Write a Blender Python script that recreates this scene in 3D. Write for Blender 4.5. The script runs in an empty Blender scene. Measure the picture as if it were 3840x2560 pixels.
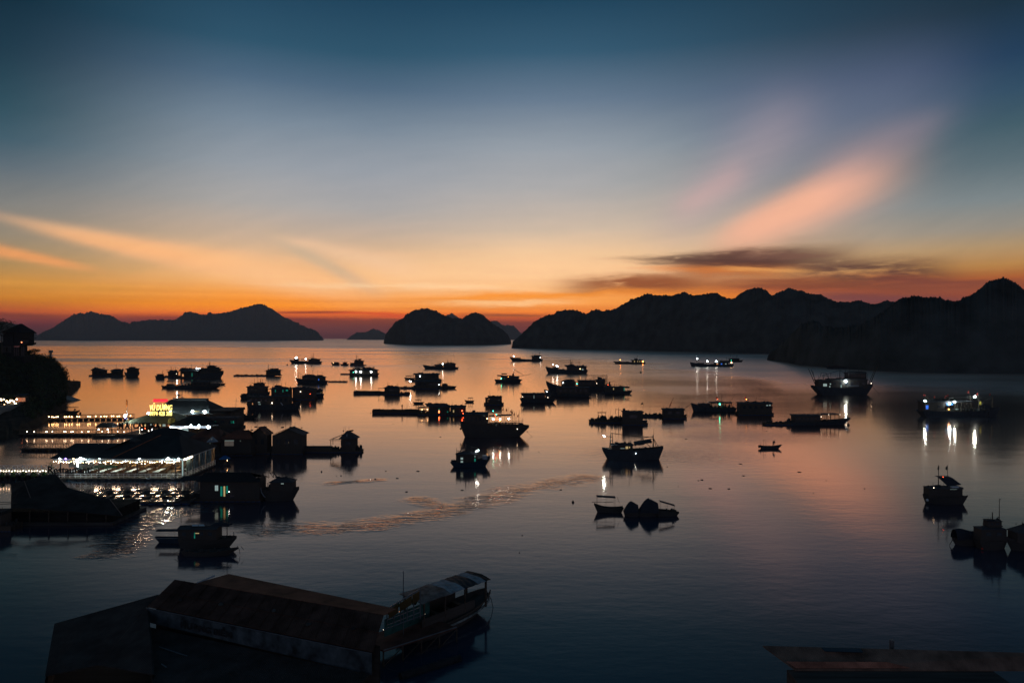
import bpy, math, random
from mathutils import Vector, noise as mn

sc = bpy.context.scene
C = sc.collection
FP = 2560.0          # focal length in pixels of a 3840 wide frame
HZ = 1266.0          # image row of the true horizon
CH = 22.0            # camera height above the water, metres
HAZE = 6.5e-5        # density of the evening haze
random.seed(7)
R = random.Random(11)

# ------------------------------------------------------------------ camera
cam_d = bpy.data.cameras.new('camera')
cam_d.sensor_width = 36.0
cam_d.lens = 24.0
cam_d.clip_start = 0.5
cam_d.clip_end = 90000.0
cam = bpy.data.objects.new('camera', cam_d)
C.objects.link(cam)
cam.location = (0, 0, CH)
cam.rotation_euler = (math.radians(90) - math.atan((1280 - HZ) / FP), 0, 0)
sc.camera = cam
sc.view_settings.view_transform = 'Standard'
sc.view_settings.look = 'None'
sc.view_settings.gamma = 1.0
sc.view_settings.exposure = 0.0
sc.cycles.max_bounces = 6
sc.cycles.diffuse_bounces = 2
sc.cycles.glossy_bounces = 3
sc.cycles.transparent_max_bounces = 4
sc.cycles.sample_clamp_indirect = 8.0
sc.cycles.use_denoising = True
sc.cycles.use_adaptive_sampling = False

def lin(c):
    return tuple(((v / 255.0) / 12.92 if v / 255.0 <= 0.04045 else ((v / 255.0 + 0.055) / 1.055) ** 2.4) for v in c[:3]) + (1.0,)

# ------------------------------------------------------------------ node helpers
class NT:
    def __init__(s, tree):
        s.t = tree; s.n = tree.nodes; s.l = tree.links
    def put(s, sock, v):
        if isinstance(v, bpy.types.NodeSocket): s.l.new(v, sock)
        elif v is not None: sock.default_value = v
    def m(s, op, a, b=None, c=None, clamp=False):
        k = s.n.new('ShaderNodeMath'); k.operation = op; k.use_clamp = clamp
        s.put(k.inputs[0], a)
        if b is not None: s.put(k.inputs[1], b)
        if c is not None: s.put(k.inputs[2], c)
        return k.outputs[0]
    def mix(s, f, a, b, blend='MIX'):
        k = s.n.new('ShaderNodeMix'); k.data_type = 'RGBA'; k.blend_type = blend
        s.put(k.inputs[0], f); s.put(k.inputs[6], a); s.put(k.inputs[7], b)
        return k.outputs[2]
    def rng(s, v, a, b, c=0.0, d=1.0, smooth=True):
        k = s.n.new('ShaderNodeMapRange'); k.interpolation_type = 'SMOOTHSTEP' if smooth else 'LINEAR'
        s.put(k.inputs[0], v)
        for i, q in enumerate((a, b, c, d)): s.put(k.inputs[i + 1], q)
        return k.outputs[0]
    def vec(s, x, y, z=0.0):
        k = s.n.new('ShaderNodeCombineXYZ')
        s.put(k.inputs[0], x); s.put(k.inputs[1], y); s.put(k.inputs[2], z)
        return k.outputs[0]
    def noise(s, v, scale=1.0, detail=3.0, rough=0.5):
        k = s.n.new('ShaderNodeTexNoise')
        s.put(k.inputs['Vector'], v); k.inputs['Scale'].default_value = scale
        k.inputs['Detail'].default_value = detail; k.inputs['Roughness'].default_value = rough
        return k.outputs['Fac']
    def ramp(s, v, stops, interp='EASE'):
        k = s.n.new('ShaderNodeValToRGB'); s.put(k.inputs[0], v)
        k.color_ramp.interpolation = interp
        e = k.color_ramp.elements
        while len(e) > 1: e.remove(e[-1])
        e[0].position = stops[0][0]; e[0].color = stops[0][1]
        for p, c in stops[1:]:
            q = e.new(p); q.color = c
        return k.outputs[0]

# ------------------------------------------------------------------ world: dusk sky
def dir_of(px, py):
    a = math.atan((px - 1920) / FP)
    return a, math.atan((HZ - py) / FP * math.cos(a))

w = bpy.data.worlds.new('World'); sc.world = w; w.use_nodes = True
w.node_tree.nodes.clear()
T = NT(w.node_tree)
tc = T.n.new('ShaderNodeTexCoord')
sp = T.n.new('ShaderNodeSeparateXYZ'); T.l.new(tc.outputs['Generated'], sp.inputs[0])
dx, dy, dz = sp.outputs
AZ = T.m('ARCTAN2', dx, dy)
EL = T.m('ARCSINE', dz)
EMAX = 0.52
def column(px, stops):
    pts = []
    for py, c in stops:
        _, e = dir_of(px, py)
        pts.append((max(0.0, e / EMAX), lin(c)))
    pts.sort()
    return T.ramp(T.m('DIVIDE', EL, EMAX, clamp=True), [(0.0, pts[0][1])] + pts[0:] if pts[0][0] > 0.001 else pts, 'LINEAR')
colL = column(30, [(0, (20, 46, 62)), (200, (30, 58, 74)), (400, (46, 78, 92)), (520, (64, 92, 106)), (620, (92, 107, 117)), (760, (128, 128, 125)),
                   (880, (146, 134, 116)), (980, (166, 136, 92)), (1060, (202, 142, 68)), (1115, (200, 128, 52)), (1165, (178, 88, 42)), (1195, (132, 62, 46)), (1225, (92, 50, 46)), (1262, (62, 44, 47))])
colC = column(1330, [(0, (33, 68, 92)), (200, (48, 85, 108)), (330, (80, 105, 128)), (480, (118, 135, 151)), (640, (147, 155, 163)), (780, (172, 167, 162)),
                     (900, (202, 174, 148)), (980, (226, 182, 138)), (1050, (248, 184, 118)), (1100, (246, 165, 84)), (1150, (240, 143, 52)), (1178, (226, 104, 40)), (1196, (128, 62, 52)), (1225, (104, 60, 62)), (1262, (84, 58, 66))])
colM = column(2030, [(0, (32, 68, 92)), (200, (54, 90, 114)), (380, (102, 122, 143)), (560, (146, 156, 165)), (700, (173, 171, 168)), (860, (212, 188, 164)),
                     (950, (242, 200, 156)), (1030, (252, 200, 150)), (1085, (250, 172, 88)), (1130, (248, 158, 66)), (1170, (236, 122, 44)), (1192, (190, 84, 46)), (1210, (120, 62, 58)), (1262, (88, 58, 66))])
colR = column(3810, [(0, (29, 50, 66)), (200, (36, 63, 90)), (330, (50, 78, 100)), (460, (66, 92, 104)), (600, (92, 110, 118)), (740, (124, 134, 137)),
                     (850, (150, 142, 130)), (920, (176, 146, 108)), (990, (182, 132, 76)), (1040, (168, 92, 52)), (1100, (122, 66, 58)), (1180, (80, 50, 58)), (1262, (62, 46, 56))])
colB = T.ramp(T.m('DIVIDE', EL, EMAX, clamp=True), [(0.0, lin((108, 105, 122))), (0.15, lin((120, 116, 136))), (0.5, lin((78, 96, 118))), (1.0, lin((32, 56, 78)))], 'EASE')
aL, aC, aM, aR = [dir_of(x, HZ)[0] for x in (30, 1330, 2030, 3810)]
sky = T.mix(T.rng(AZ, aL * 1.05, dir_of(980, HZ)[0]), colL, colC)
sky = T.mix(T.rng(AZ, aC, aM), sky, colM)
sky = T.mix(T.rng(AZ, aM, aR), sky, colR)
# wispy displacement used by every cloud
nv = T.vec(T.m('MULTIPLY', AZ, 5.0), T.m('MULTIPLY', EL, 42.0))
n1 = T.noise(nv, 1.0, 5.0, 0.55)
n2 = T.noise(T.vec(T.m('MULTIPLY', AZ, 16.0), T.m('MULTIPLY', EL, 130.0), 3.3), 1.0, 4.0, 0.6)
n3 = T.noise(T.vec(T.m('MULTIPLY', AZ, 24.0), T.m('MULTIPLY', EL, 110.0), 8.1), 1.0, 6.0, 0.62)
wob = T.m('ADD', T.m('MULTIPLY', T.m('SUBTRACT', n1, 0.5), 0.026), T.m('MULTIPLY', T.m('SUBTRACT', n2, 0.5), 0.012))
ELw = T.m('ADD', EL, wob)
def streak(p0, p1, w0, w1, color, fac, warp=True, power=2.0, tex=0.0):
    """soft band of cloud between two sky directions; half widths w0 and w1 (in 1/2560 rad)"""
    global sky
    a0, e0 = dir_of(*p0); a1, e1 = dir_of(*p1)
    L = math.hypot(a1 - a0, e1 - e0); ux, uy = (a1 - a0) / L, (e1 - e0) / L
    mx, my = (a0 + a1) / 2, (e0 + e1) / 2
    x = T.m('SUBTRACT', AZ, mx); y = T.m('SUBTRACT', ELw if warp else EL, my)
    t = T.m('DIVIDE', T.m('ADD', T.m('MULTIPLY', x, ux), T.m('MULTIPLY', y, uy)), L / 2)
    n = T.m('ADD', T.m('MULTIPLY', x, -uy), T.m('MULTIPLY', y, ux))
    wd = T.rng(t, -1.0, 1.0, w0 / FP, w1 / FP, smooth=False)
    q = T.m('POWER', T.m('ABSOLUTE', T.m('DIVIDE', n, wd)), power)
    s = T.m('ADD', q, T.m('POWER', T.m('ABSOLUTE', t), 4.0))
    mk = T.m('MULTIPLY', T.m('EXPONENT', T.m('MULTIPLY', s, -1.0)), fac)
    if tex: mk = T.m('MULTIPLY', mk, T.rng(T.m('ADD', T.m('MULTIPLY', n1, 0.55), T.m('MULTIPLY', n3, 0.45)), 0.5 - tex * 1.3, 0.5 - tex * 0.1))
    sky = T.mix(mk, sky, lin(color))
# peach glow over the set sun, high violet veil, fanning rays, dark bars of cloud
streak((1250, 1040), (2500, 1030), 80, 80, (255, 204, 152), 0.75, False)
streak((600, 1110), (2700, 1120), 26, 26, (250, 150, 50), 0.35)
streak((900, 690), (2500, 640), 170, 170, (166, 168, 178), 0.28, False)
streak((2650, 560), (3600, 300), 190, 150, (122, 126, 154), 0.34, False)
streak((2480, 880), (3010, 420), 95, 115, (190, 165, 168), 0.36, False)
streak((2540, 790), (2790, 640), 40, 50, (212, 170, 166), 0.40, False)
streak((2660, 985), (3380, 610), 62, 88, (240, 178, 150), 0.50, False)
streak((2700, 905), (3250, 655), 52, 72, (248, 182, 150), 0.88, False, 2.4)
streak((3050, 660), (3540, 440), 100, 45, (172, 148, 158), 0.30, False)
streak((60, 826), (1330, 1084), 16, 66, (250, 190, 138), 0.85, False, 2.2)
streak((180, 870), (900, 1000), 17, 38, (252, 180, 120), 0.60, False, 2.2)
streak((700, 960), (1300, 1090), 40, 22, (252, 196, 140), 0.4, False)
streak((1020, 880), (1400, 1085), 26, 24, (196, 174, 148), 0.6, False, 2.4)
streak((1060, 895), (1560, 1010), 16, 45, (246, 200, 160), 0.60, False)
streak((-260, 890), (330, 1005), 24, 13, (240, 160, 98), 0.80, False, 2.4)
streak((-200, 1035), (500, 1090), 14, 14, (214, 150, 70), 0.40, False)
streak((1600, 1120), (2500, 1090), 10, 16, (250, 146, 40), 0.75)
streak((1000, 1060), (2000, 1085), 9, 9, (255, 222, 180), 0.35)
streak((1650, 1140), (2150, 1135), 9, 9, (255, 214, 160), 0.55)
streak((350, 1150), (1350, 1140), 22, 26, (250, 146, 40), 0.45)
streak((2300, 1090), (3050, 1120), 30, 34, (248, 140, 44), 0.70)
streak((1000, 1172), (1330, 1170), 4, 5, (140, 62, 44), 0.9, False)
streak((1740, 1182), (2060, 1178), 9, 10, (150, 84, 60), 0.9)
streak((1240, 1184), (1560, 1188), 7, 7, (214, 84, 34), 0.8)
streak((-250, 1178), (250, 1188), 16, 5, (112, 60, 58), 0.8, False)
streak((2620, 1070), (3800, 1096), 42, 26, (168, 84, 58), 0.85, tex=0.3)
streak((2900, 1118), (3600, 1130), 22, 22, (112, 66, 70), 0.85)
streak((2120, 1072), (2690, 1050), 28, 38, (146, 82, 52), 0.97, power=2.6, tex=0.18)
streak((2520, 1010), (2930, 988), 16, 52, (158, 92, 56), 0.85, power=2.6, tex=0.2)
streak((2360, 974), (3180, 972), 8, 66, (88, 60, 54), 0.98, power=2.4, tex=0.16)
streak((2380, 1000), (3000, 1014), 8, 20, (226, 130, 60), 0.55)
streak((2760, 960), (3150, 952), 8, 12, (120, 84, 72), 0.7)
streak((2980, 1014), (3560, 1042), 30, 60, (92, 64, 58), 0.97, power=2.6, tex=0.16)
streak((3300, 1070), (3900, 1082), 26, 18, (140, 78, 60), 0.85)
streak((2700, 1058), (3300, 1078), 14, 20, (120, 70, 54), 0.75, tex=0.2)
streak((3230, 1062), (3800, 1056), 9, 8, (124, 70, 58), 0.8)
streak((2700, 1000), (3040, 1018), 8, 10, (246, 176, 100), 0.5)
# fine fibres drawn out along the wind
fb = T.noise(T.vec(T.m('ADD', T.m('MULTIPLY', AZ, 7.0), T.m('MULTIPLY', EL, 9.0)), T.m('SUBTRACT', T.m('MULTIPLY', EL, 60.0), T.m('MULTIPLY', T.m('MULTIPLY', AZ, T.m('ABSOLUTE', AZ)), 26.0)), 5.0), 1.0, 6.0, 0.62)
sky = T.mix(T.m('MULTIPLY', T.rng(EL, 0.02, 0.10), T.rng(EL, 0.5, 0.18)), sky, T.mix(1.0, sky, T.ramp(fb, [(0.3, (0.955, 0.965, 0.975, 1)), (0.7, (1.05, 1.035, 1.025, 1))], 'LINEAR'), 'MULTIPLY'))
# soft banding near the horizon
band = T.noise(T.vec(T.m('MULTIPLY', AZ, 2.5), T.m('MULTIPLY', EL, 150.0), 9.0), 1.0, 4.0, 0.6)
low = T.rng(EL, 0.015, 0.13, 1.0, 0.0)
sky = T.mix(T.m('MULTIPLY', low, 0.55), sky, T.mix(1.0, sky, T.ramp(band, [(0.25, (0.72, 0.62, 0.56, 1)), (0.75, (1.2, 1.16, 1.12, 1))], 'LINEAR'), 'MULTIPLY'))
sky = T.mix(T.rng(T.m('ABSOLUTE', AZ), 0.9, 2.0), sky, colB)
sky = T.mix(T.rng(EL, -0.004, -0.06), sky, lin((20, 26, 32)))
# the sky above the haze is brighter than it looks through it
tr = T.m('EXPONENT', T.m('MULTIPLY', T.m('MINIMUM', T.m('DIVIDE', 398.0, T.m('MAXIMUM', T.m('SINE', EL), 0.002)), 15400.0), -HAZE))
ins = T.m('SUBTRACT', 1.0, tr)
sky = T.mix(1.0, sky, T.mix(ins, (0, 0, 0, 1), (0.045, 0.045, 0.055, 1)), 'SUBTRACT')
gain = T.m('DIVIDE', 1.0, tr)
sky = T.mix(1.0, sky, T.vec(gain, gain, gain), 'MULTIPLY')
sky = T.mix(1.0, sky, (0.004, 0.006, 0.01, 1), 'LIGHTEN')
bg = T.n.new('ShaderNodeBackground'); T.put(bg.inputs[0], sky); bg.inputs[1].default_value = 1.0
out = T.n.new('ShaderNodeOutputWorld'); T.l.new(bg.outputs[0], out.inputs[0])
w.cycles.sampling_method = 'MANUAL'; w.cycles.sample_map_resolution = 1024

# ------------------------------------------------------------------ helpers
def at(px, py, z=0.0):
    """point at height z seen at this place of the photograph"""
    d = (CH - z) * FP / (py - HZ)
    return Vector(((px - 1920) / FP * d, d, z))

MATS = {}
def mat(name, col, rough=0.8, var=0.25, scale=3.0, metal=0.0, emit=None, estr=0.0, kind='noise', spec=0.12):
    if name in MATS: return MATS[name]
    m = bpy.data.materials.new(name); m.use_nodes = True
    N = NT(m.node_tree)
    b = [q for q in N.n if q.type == 'BSDF_PRINCIPLED'][0]
    b.inputs['Roughness'].default_value = rough
    b.inputs['Metallic'].default_value = metal
    b.inputs['Specular IOR Level'].default_value = spec
    t = N.n.new('ShaderNodeTexCoord')
    src = t.outputs['Object']
    if kind == 'planks':
        mp = N.n.new('ShaderNodeMapping'); N.l.new(src, mp.inputs[0]); mp.inputs['Scale'].default_value = (0.3, 5.0, 5.0); src = mp.outputs[0]
    if kind == 'corrugated':
        wv = N.n.new('ShaderNodeTexWave'); N.l.new(src, wv.inputs[0]); wv.inputs['Scale'].default_value = 2.6; wv.inputs['Distortion'].default_value = 0.2
        bp = N.n.new('ShaderNodeBump'); bp.inputs['Strength'].default_value = 0.5; bp.inputs['Distance'].default_value = 0.04
        N.l.new(wv.outputs['Fac'], bp.inputs['Height']); N.l.new(bp.outputs[0], b.inputs['Normal'])
    f = N.noise(src, scale, 4.0, 0.6)
    lo = tuple(c * (1 - var * 1.6) for c in col) + (1,); hi = tuple(min(1, c * (1 + var * 1.6)) for c in col) + (1,)
    N.put(b.inputs['Base Color'], N.ramp(f, [(0.3, lo), (0.7, hi)], 'LINEAR'))
    if emit:
        b.inputs['Emission Color'].default_value = tuple(emit) + (1,); b.inputs['Emission Strength'].default_value = estr
        if estr < 3: m.cycles.emission_sampling = 'NONE'
    MATS[name] = m
    return m

class MB:
    """collects shapes; build() links them as ONE mesh object"""
    def __init__(s): s.v = []; s.f = []
    def add(s, vs, fs):
        o = len(s.v); s.v += [tuple(q) for q in vs]; s.f += [tuple(i + o for i in f) for f in fs]; return s
    def box(s, x0, x1, y0, y1, z0, z1):
        vs = [(x, y, z) for z in (z0, z1) for y in (y0, y1) for x in (x0, x1)]
        return s.add(vs, [(0, 2, 3, 1), (4, 5, 7, 6), (0, 1, 5, 4), (2, 6, 7, 3), (0, 4, 6, 2), (1, 3, 7, 5)])
    def bar(s, p, q, r=0.5, n=5, r2=None):
        p = Vector(p); q = Vector(q); d = q - p
        if d.length < 1e-6: return s
        d.normalize(); a = d.orthogonal().normalized(); b = d.cross(a); r2 = r if r2 is None else r2
        vs = [p + (a * math.cos(k * 6.2832 / n) + b * math.sin(k * 6.2832 / n)) * r for k in range(n)]
        vs += [q + (a * math.cos(k * 6.2832 / n) + b * math.sin(k * 6.2832 / n)) * r2 for k in range(n)]
        return s.add(vs, [(k, (k + 1) % n, n + (k + 1) % n, n + k) for k in range(n)] + [tuple(range(n))[::-1], tuple(range(n, 2 * n))])
    def path(s, pts, r=0.5, n=5):
        for a, b in zip(pts, pts[1:]): s.bar(a, b, r, n)
        return s
    def prism(s, poly, y0, y1):
        """outline in x,z pushed from y0 to y1"""
        n = len(poly)
        return s.add([(x, y0, z) for x, z in poly] + [(x, y1, z) for x, z in poly],
                     [tuple(range(n)), tuple(range(n, 2 * n))[::-1]] + [(k, n + k, n + (k + 1) % n, (k + 1) % n) for k in range(n)])
    def ball(s, c, r, nu=8, nv=5, sz=1.0, wob=0.0, sx=1.0, sy=1.0):
        vs = []; 
        for j in range(nv + 1):
            th = math.pi * j / nv
            for i in range(nu):
                ph = 6.2832 * i / nu; k = 1 + (R.uniform(-wob, wob) if wob else 0)
                vs.append((c[0] + r * sx * k * math.sin(th) * math.cos(ph), c[1] + r * sy * k * math.sin(th) * math.sin(ph), c[2] + r * sz * k * math.cos(th)))
        fs = [(j * nu + i, (j + 1) * nu + i, (j + 1) * nu + (i + 1) % nu, j * nu + (i + 1) % nu) for j in range(nv) for i in range(nu)]
        return s.add(vs, fs)
    def cyl(s, c, r, z0, z1, n=8, r2=None):
        return s.bar((c[0], c[1], z0), (c[0], c[1], z1), r, n, r2)
    def build(s, name, m, parent=None, smooth=False, kind=None):
        me = bpy.data.meshes.new(name); me.from_pydata(s.v, [], s.f); me.validate()
        me.materials.append(m)
        if smooth:
            for p in me.polygons: p.use_smooth = True
        o = bpy.data.objects.new(name, me); C.objects.link(o)
        if parent is not None: o.parent = parent
        if kind: o['kind'] = kind
        return o

def tag(o, label, cat, group=None):
    o['label'] = label; o['category'] = cat
    if group: o['group'] = group
    return o

# ------------------------------------------------------------------ water
def water():
    m = bpy.data.materials.new('sea_water'); m.use_nodes = True
    N = NT(m.node_tree); N.n.clear()
    g = N.n.new('ShaderNodeNewGeometry'); s = N.n.new('ShaderNodeSeparateXYZ'); N.l.new(g.outputs['Position'], s.inputs[0])
    x, y = s.outputs[0], s.outputs[1]
    # large calm and ruffled areas
    cat = N.noise(N.vec(N.m('MULTIPLY', x, 0.0022), N.m('MULTIPLY', y, 0.006)), 1.0, 4.0, 0.55)
    cat2 = N.noise(N.vec(N.m('MULTIPLY', x, 0.010), N.m('MULTIPLY', y, 0.016), 4.0), 1.0, 3.0, 0.55)
    far = N.rng(N.m('ADD', y, N.m('MULTIPLY', N.m('SUBTRACT', cat, 0.5), 1500.0)), 560.0, 1150.0)
    strk = N.noise(N.vec(N.m('MULTIPLY', x, 0.0016), N.m('MULTIPLY', y, 0.011), 31.0), 1.0, 4.0, 0.6)
    ruf = N.m('MULTIPLY', N.rng(strk, 0.54, 0.60), N.rng(y, 420.0, 700.0))
    def patch(px, py, rx, ry, lo=0.35, hi=0.62):
        c = at(px, py); d = c.y
        u = N.m('DIVIDE', N.m('SUBTRACT', x, c.x), rx * d / FP)
        yn, yf = at(px, py + ry).y, at(px, max(py - ry, HZ + 6)).y
        v = N.m('DIVIDE', N.m('SUBTRACT', y, (yn + yf) / 2), (yf - yn) / 2)
        r = N.m('ADD', N.m('MULTIPLY', u, u), N.m('MULTIPLY', v, v))
        e = N.m('EXPONENT', N.m('MULTIPLY', r, -1.0))
        return N.m('MULTIPLY', e, N.rng(cat2, lo, hi))
    pr = patch(2720, 1400, 420, 42)
    for a in [(3050, 1400, 300, 26), (2600, 1470, 300, 24), (2450, 1690, 300, 46), (2660, 1620, 330, 40), (3500, 1420, 500, 50)]:
        pr = N.m('MAXIMUM', pr, patch(*a))
    k = N.m('DIVIDE', x, y)
    g4 = lambda v: (v, v, v, 1)
    lim = N.ramp(N.m('DIVIDE', N.m('ADD', k, 0.75), 1.5), [(0.0, g4(1.9)), (0.233, g4(1.7)), (0.433, g4(1.05)), (0.6, g4(0.66)), (0.7, g4(0.46)), (0.767, g4(0.30)), (1.0, g4(0.25))], 'LINEAR')
    yk = N.m('ADD', N.m('MULTIPLY', y, 0.001), N.m('MULTIPLY', N.m('MULTIPLY', N.m('SUBTRACT', cat, 0.5), 0.7), lim))
    rel = N.m('DIVIDE', yk, lim)
    vfar = N.rng(rel, 0.86, 1.12)
    rough = N.m('ADD', N.rng(y, 190.0, 430.0, 0.105, 0.175), N.m('MULTIPLY', vfar, 0.14))
    rough = N.m('ADD', rough, N.m('MULTIPLY', ruf, 0.16))
    rough = N.m('ADD', rough, N.m('MULTIPLY', pr, 0.12))
    # ripples
    rip = N.noise(N.vec(N.m('MULTIPLY', x, 0.55), N.m('MULTIPLY', y, 1.1)), 1.0, 3.0, 0.55)
    swl = N.noise(N.vec(N.m('MULTIPLY', x, 0.06), N.m('MULTIPLY', y, 0.16), 7.0), 1.0, 2.0, 0.5)
    rip2 = N.noise(N.vec(N.m('MULTIPLY', x, 0.4), N.m('MULTIPLY', y, 1.5), 2.0), 1.0, 2.0, 0.5)
    # churned wake lines, seen as broken orange and white light
    def wake(pts, wid):
        best = None
        for (a, b) in zip(pts, pts[1:]):
            p, q = at(*a), at(*b); dx_, dy_ = q.x - p.x, q.y - p.y; L = math.hypot(dx_, dy_)
            ux, uy = dx_ / L, dy_ / L
            X = N.m('SUBTRACT', x, p.x); Y = N.m('SUBTRACT', y, p.y)
            t = N.m('ADD', N.m('MULTIPLY', X, ux), N.m('MULTIPLY', Y, uy))
            tt = N.m('SUBTRACT', t, N.m('MINIMUM', N.m('MAXIMUM', t, 0.0), L))
            n = N.m('ADD', N.m('MULTIPLY', X, -uy), N.m('MULTIPLY', Y, ux))
            dd = N.m('SQRT', N.m('ADD', N.m('MULTIPLY', tt, tt), N.m('MULTIPLY', n, n)))
            best = dd if best is None else N.m('MINIMUM', best, dd)
        wn = N.noise(N.vec(N.m('MULTIPLY', x, 0.13), N.m('MULTIPLY', y, 0.20), 11.0), 1.0, 5.0, 0.7)
        dd = N.m('ADD', best, N.m('MULTIPLY', N.m('SUBTRACT', wn, 0.5), wid * 4.5))
        fl = N.noise(N.vec(N.m('MULTIPLY', x, 0.30), N.m('MULTIPLY', y, 0.95), 17.0), 1.0, 3.0, 0.6)
        return N.m('SUBTRACT', 1.0, N.m('MULTIPLY', N.m('SUBTRACT', 1.0, N.rng(dd, -wid * 0.6, wid * 1.9)), N.rng(fl, 0.36, 0.54)))
    wk = N.m('MAXIMUM', N.m('SUBTRACT', 1.0, wake([(1000, 1985), (1250, 1978), (1420, 1965), (1610, 1932), (1800, 1888), (1900, 1862)], 2.2)), N.m('SUBTRACT', 1.0, wake([(1800, 1880), (1960, 1838), (2200, 1792)], 2.2)))
    wk = N.m('MAXIMUM', wk, N.m('SUBTRACT', 1.0, wake([(1565, 1872), (1640, 1898), (1720, 1920)], 1.4)))
    wk2 = N.m('SUBTRACT', 1.0, wake([(440, 2060), (470, 2000), (560, 1940), (760, 1905)], 1.8))
    wk3 = N.m('SUBTRACT', 1.0, wake([(1250, 1812), (1420, 1800)], 0.9))
    rough = N.m('ADD', rough, N.m('MULTIPLY', N.m('MAXIMUM', wk, wk3), 0.10))
    h = N.m('ADD', N.m('MULTIPLY', rip, N.rng(y, 120.0, 330.0, 0.010, 0.0022)), N.m('MULTIPLY', swl, 0.026))
    h = N.m('ADD', h, N.m('MULTIPLY', N.m('MULTIPLY', rip2, 0.11), N.m('MAXIMUM', N.m('MAXIMUM', wk, wk3), N.m('MULTIPLY', wk2, 2.6))))
    h = N.m('ADD', h, N.m('MULTIPLY', N.m('MULTIPLY', rip, 0.12), pr))
    bp = N.n.new('ShaderNodeBump'); bp.inputs['Strength'].default_value = 1.0; bp.inputs['Distance'].default_value = 1.0
    N.put(bp.inputs['Height'], h)
    fr = N.n.new('ShaderNodeFresnel'); fr.inputs[0].default_value = 1.33; N.l.new(bp.outputs[0], fr.inputs['Normal'])
    gl = N.n.new('ShaderNodeBsdfAnisotropic'); gl.distribution = 'MULTI_GGX'; N.put(gl.inputs['Roughness'], rough); N.l.new(bp.outputs[0], gl.inputs['Normal'])
    gl.inputs['Color'].default_value = (1.0, 0.77, 0.63, 1)
    df = N.n.new('ShaderNodeBsdfDiffuse'); df.inputs[0].default_value = (0.014, 0.040, 0.072, 1)
    mx = N.n.new('ShaderNodeMixShader'); N.l.new(N.m('SUBTRACT', 1.0, N.m('POWER', N.m('SUBTRACT', 1.0, fr.outputs[0]), 2.15)), mx.inputs[0]); N.l.new(df.outputs[0], mx.inputs[1]); N.l.new(gl.outputs[0], mx.inputs[2])
    o = N.n.new('ShaderNodeOutputMaterial'); N.l.new(mx.outputs[0], o.inputs[0])
    b = MB(); S = 15000.0
    b.add([(-S, -400, 0), (S, -400, 0), (S, S, 0), (-S, S, 0)], [(0, 1, 2, 3)])
    ob = b.build('water', m); ob['kind'] = 'structure'; ob['label'] = 'calm dark bay water reflecting the orange dusk sky'
water()

# ------------------------------------------------------------------ islands and hills
hill_mat = mat('hill_forest', (0.062, 0.067, 0.06), 1.0, 0.25, 0.05, spec=0.0)
def lerp_tab(tab, x):
    if x <= tab[0][0]: return tab[0][1]
    for (a, p), (b, q) in zip(tab, tab[1:]):
        if x <= b: return p + (q - p) * (x - a) / (b - a)
    return tab[-1][1]
def hill(label, ridge, base, step=3.0, depth_k=1.6, tree=1.0, rows=22, peak=0.45, dmin=8.0):
    """mound whose crest is seen along `ridge` and whose shore along `base` (photo pixels)"""
    x0, x1 = ridge[0][0], ridge[-1][0]; n = max(8, int((x1 - x0) / step))
    vs = []; fs = []
    for i in range(n + 1):
        px = x0 + (x1 - x0) * i / n
        ry = lerp_tab(ridge, px); by = lerp_tab(base, px)
        yf = CH * FP / (by - HZ); ray = (px - 1920) / FP
        hp = max(0.0, by - ry); Hm = hp * yf / FP
        jag = mn.noise(Vector((px * 0.055, 1.3, by))) * 3.0 + abs(mn.noise(Vector((px * 0.13, 7.3, by)))) * 6.5 + abs(mn.noise(Vector((px * 0.31, 3.3, by)))) * 6.0 - 4.0
        hp = max(0.0, hp + jag * tree * min(1, hp / 12.0))
        dep = dmin + Hm * depth_k
        prof = []
        for j in range(rows + 1):
            t = j / rows
            if t < peak: f = math.sin(t / peak * math.pi / 2) ** 0.62
            else: f = math.cos((t - peak) / (1 - peak) * math.pi / 2) ** 0.8
            y = yf + dep * t
            nz = 1 + 0.10 * mn.noise(Vector((ray * yf * 0.012, y * 0.012, 2))) + 0.05 * mn.noise(Vector((ray * yf * 0.05, y * 0.05, 5)))
            prof.append((y, f * nz if 0 < j < rows else 0.0))
        # scale the profile so that its highest line of sight meets the crest
        tgt = (HZ - (by - hp)) / FP
        lo, hi = 0.0, Hm * 4 + 60
        for _ in range(26):
            k = (lo + hi) / 2
            a = max((k * f - CH) / y for y, f in prof[1:-1])
            if a < tgt: lo = k
            else: hi = k
        if hp <= 0.01: k = 0.0
        for y, f in prof: vs.append((ray * y, y, k * f - 0.3))
    m_ = rows + 1
    for i in range(n):
        for j in range(rows): fs.append((i * m_ + j, (i + 1) * m_ + j, (i + 1) * m_ + j + 1, i * m_ + j + 1))
    b = MB(); b.add(vs, fs)
    o = b.build('hill', hill_mat); o['kind'] = 'structure'; o['label'] = label
    return o

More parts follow.
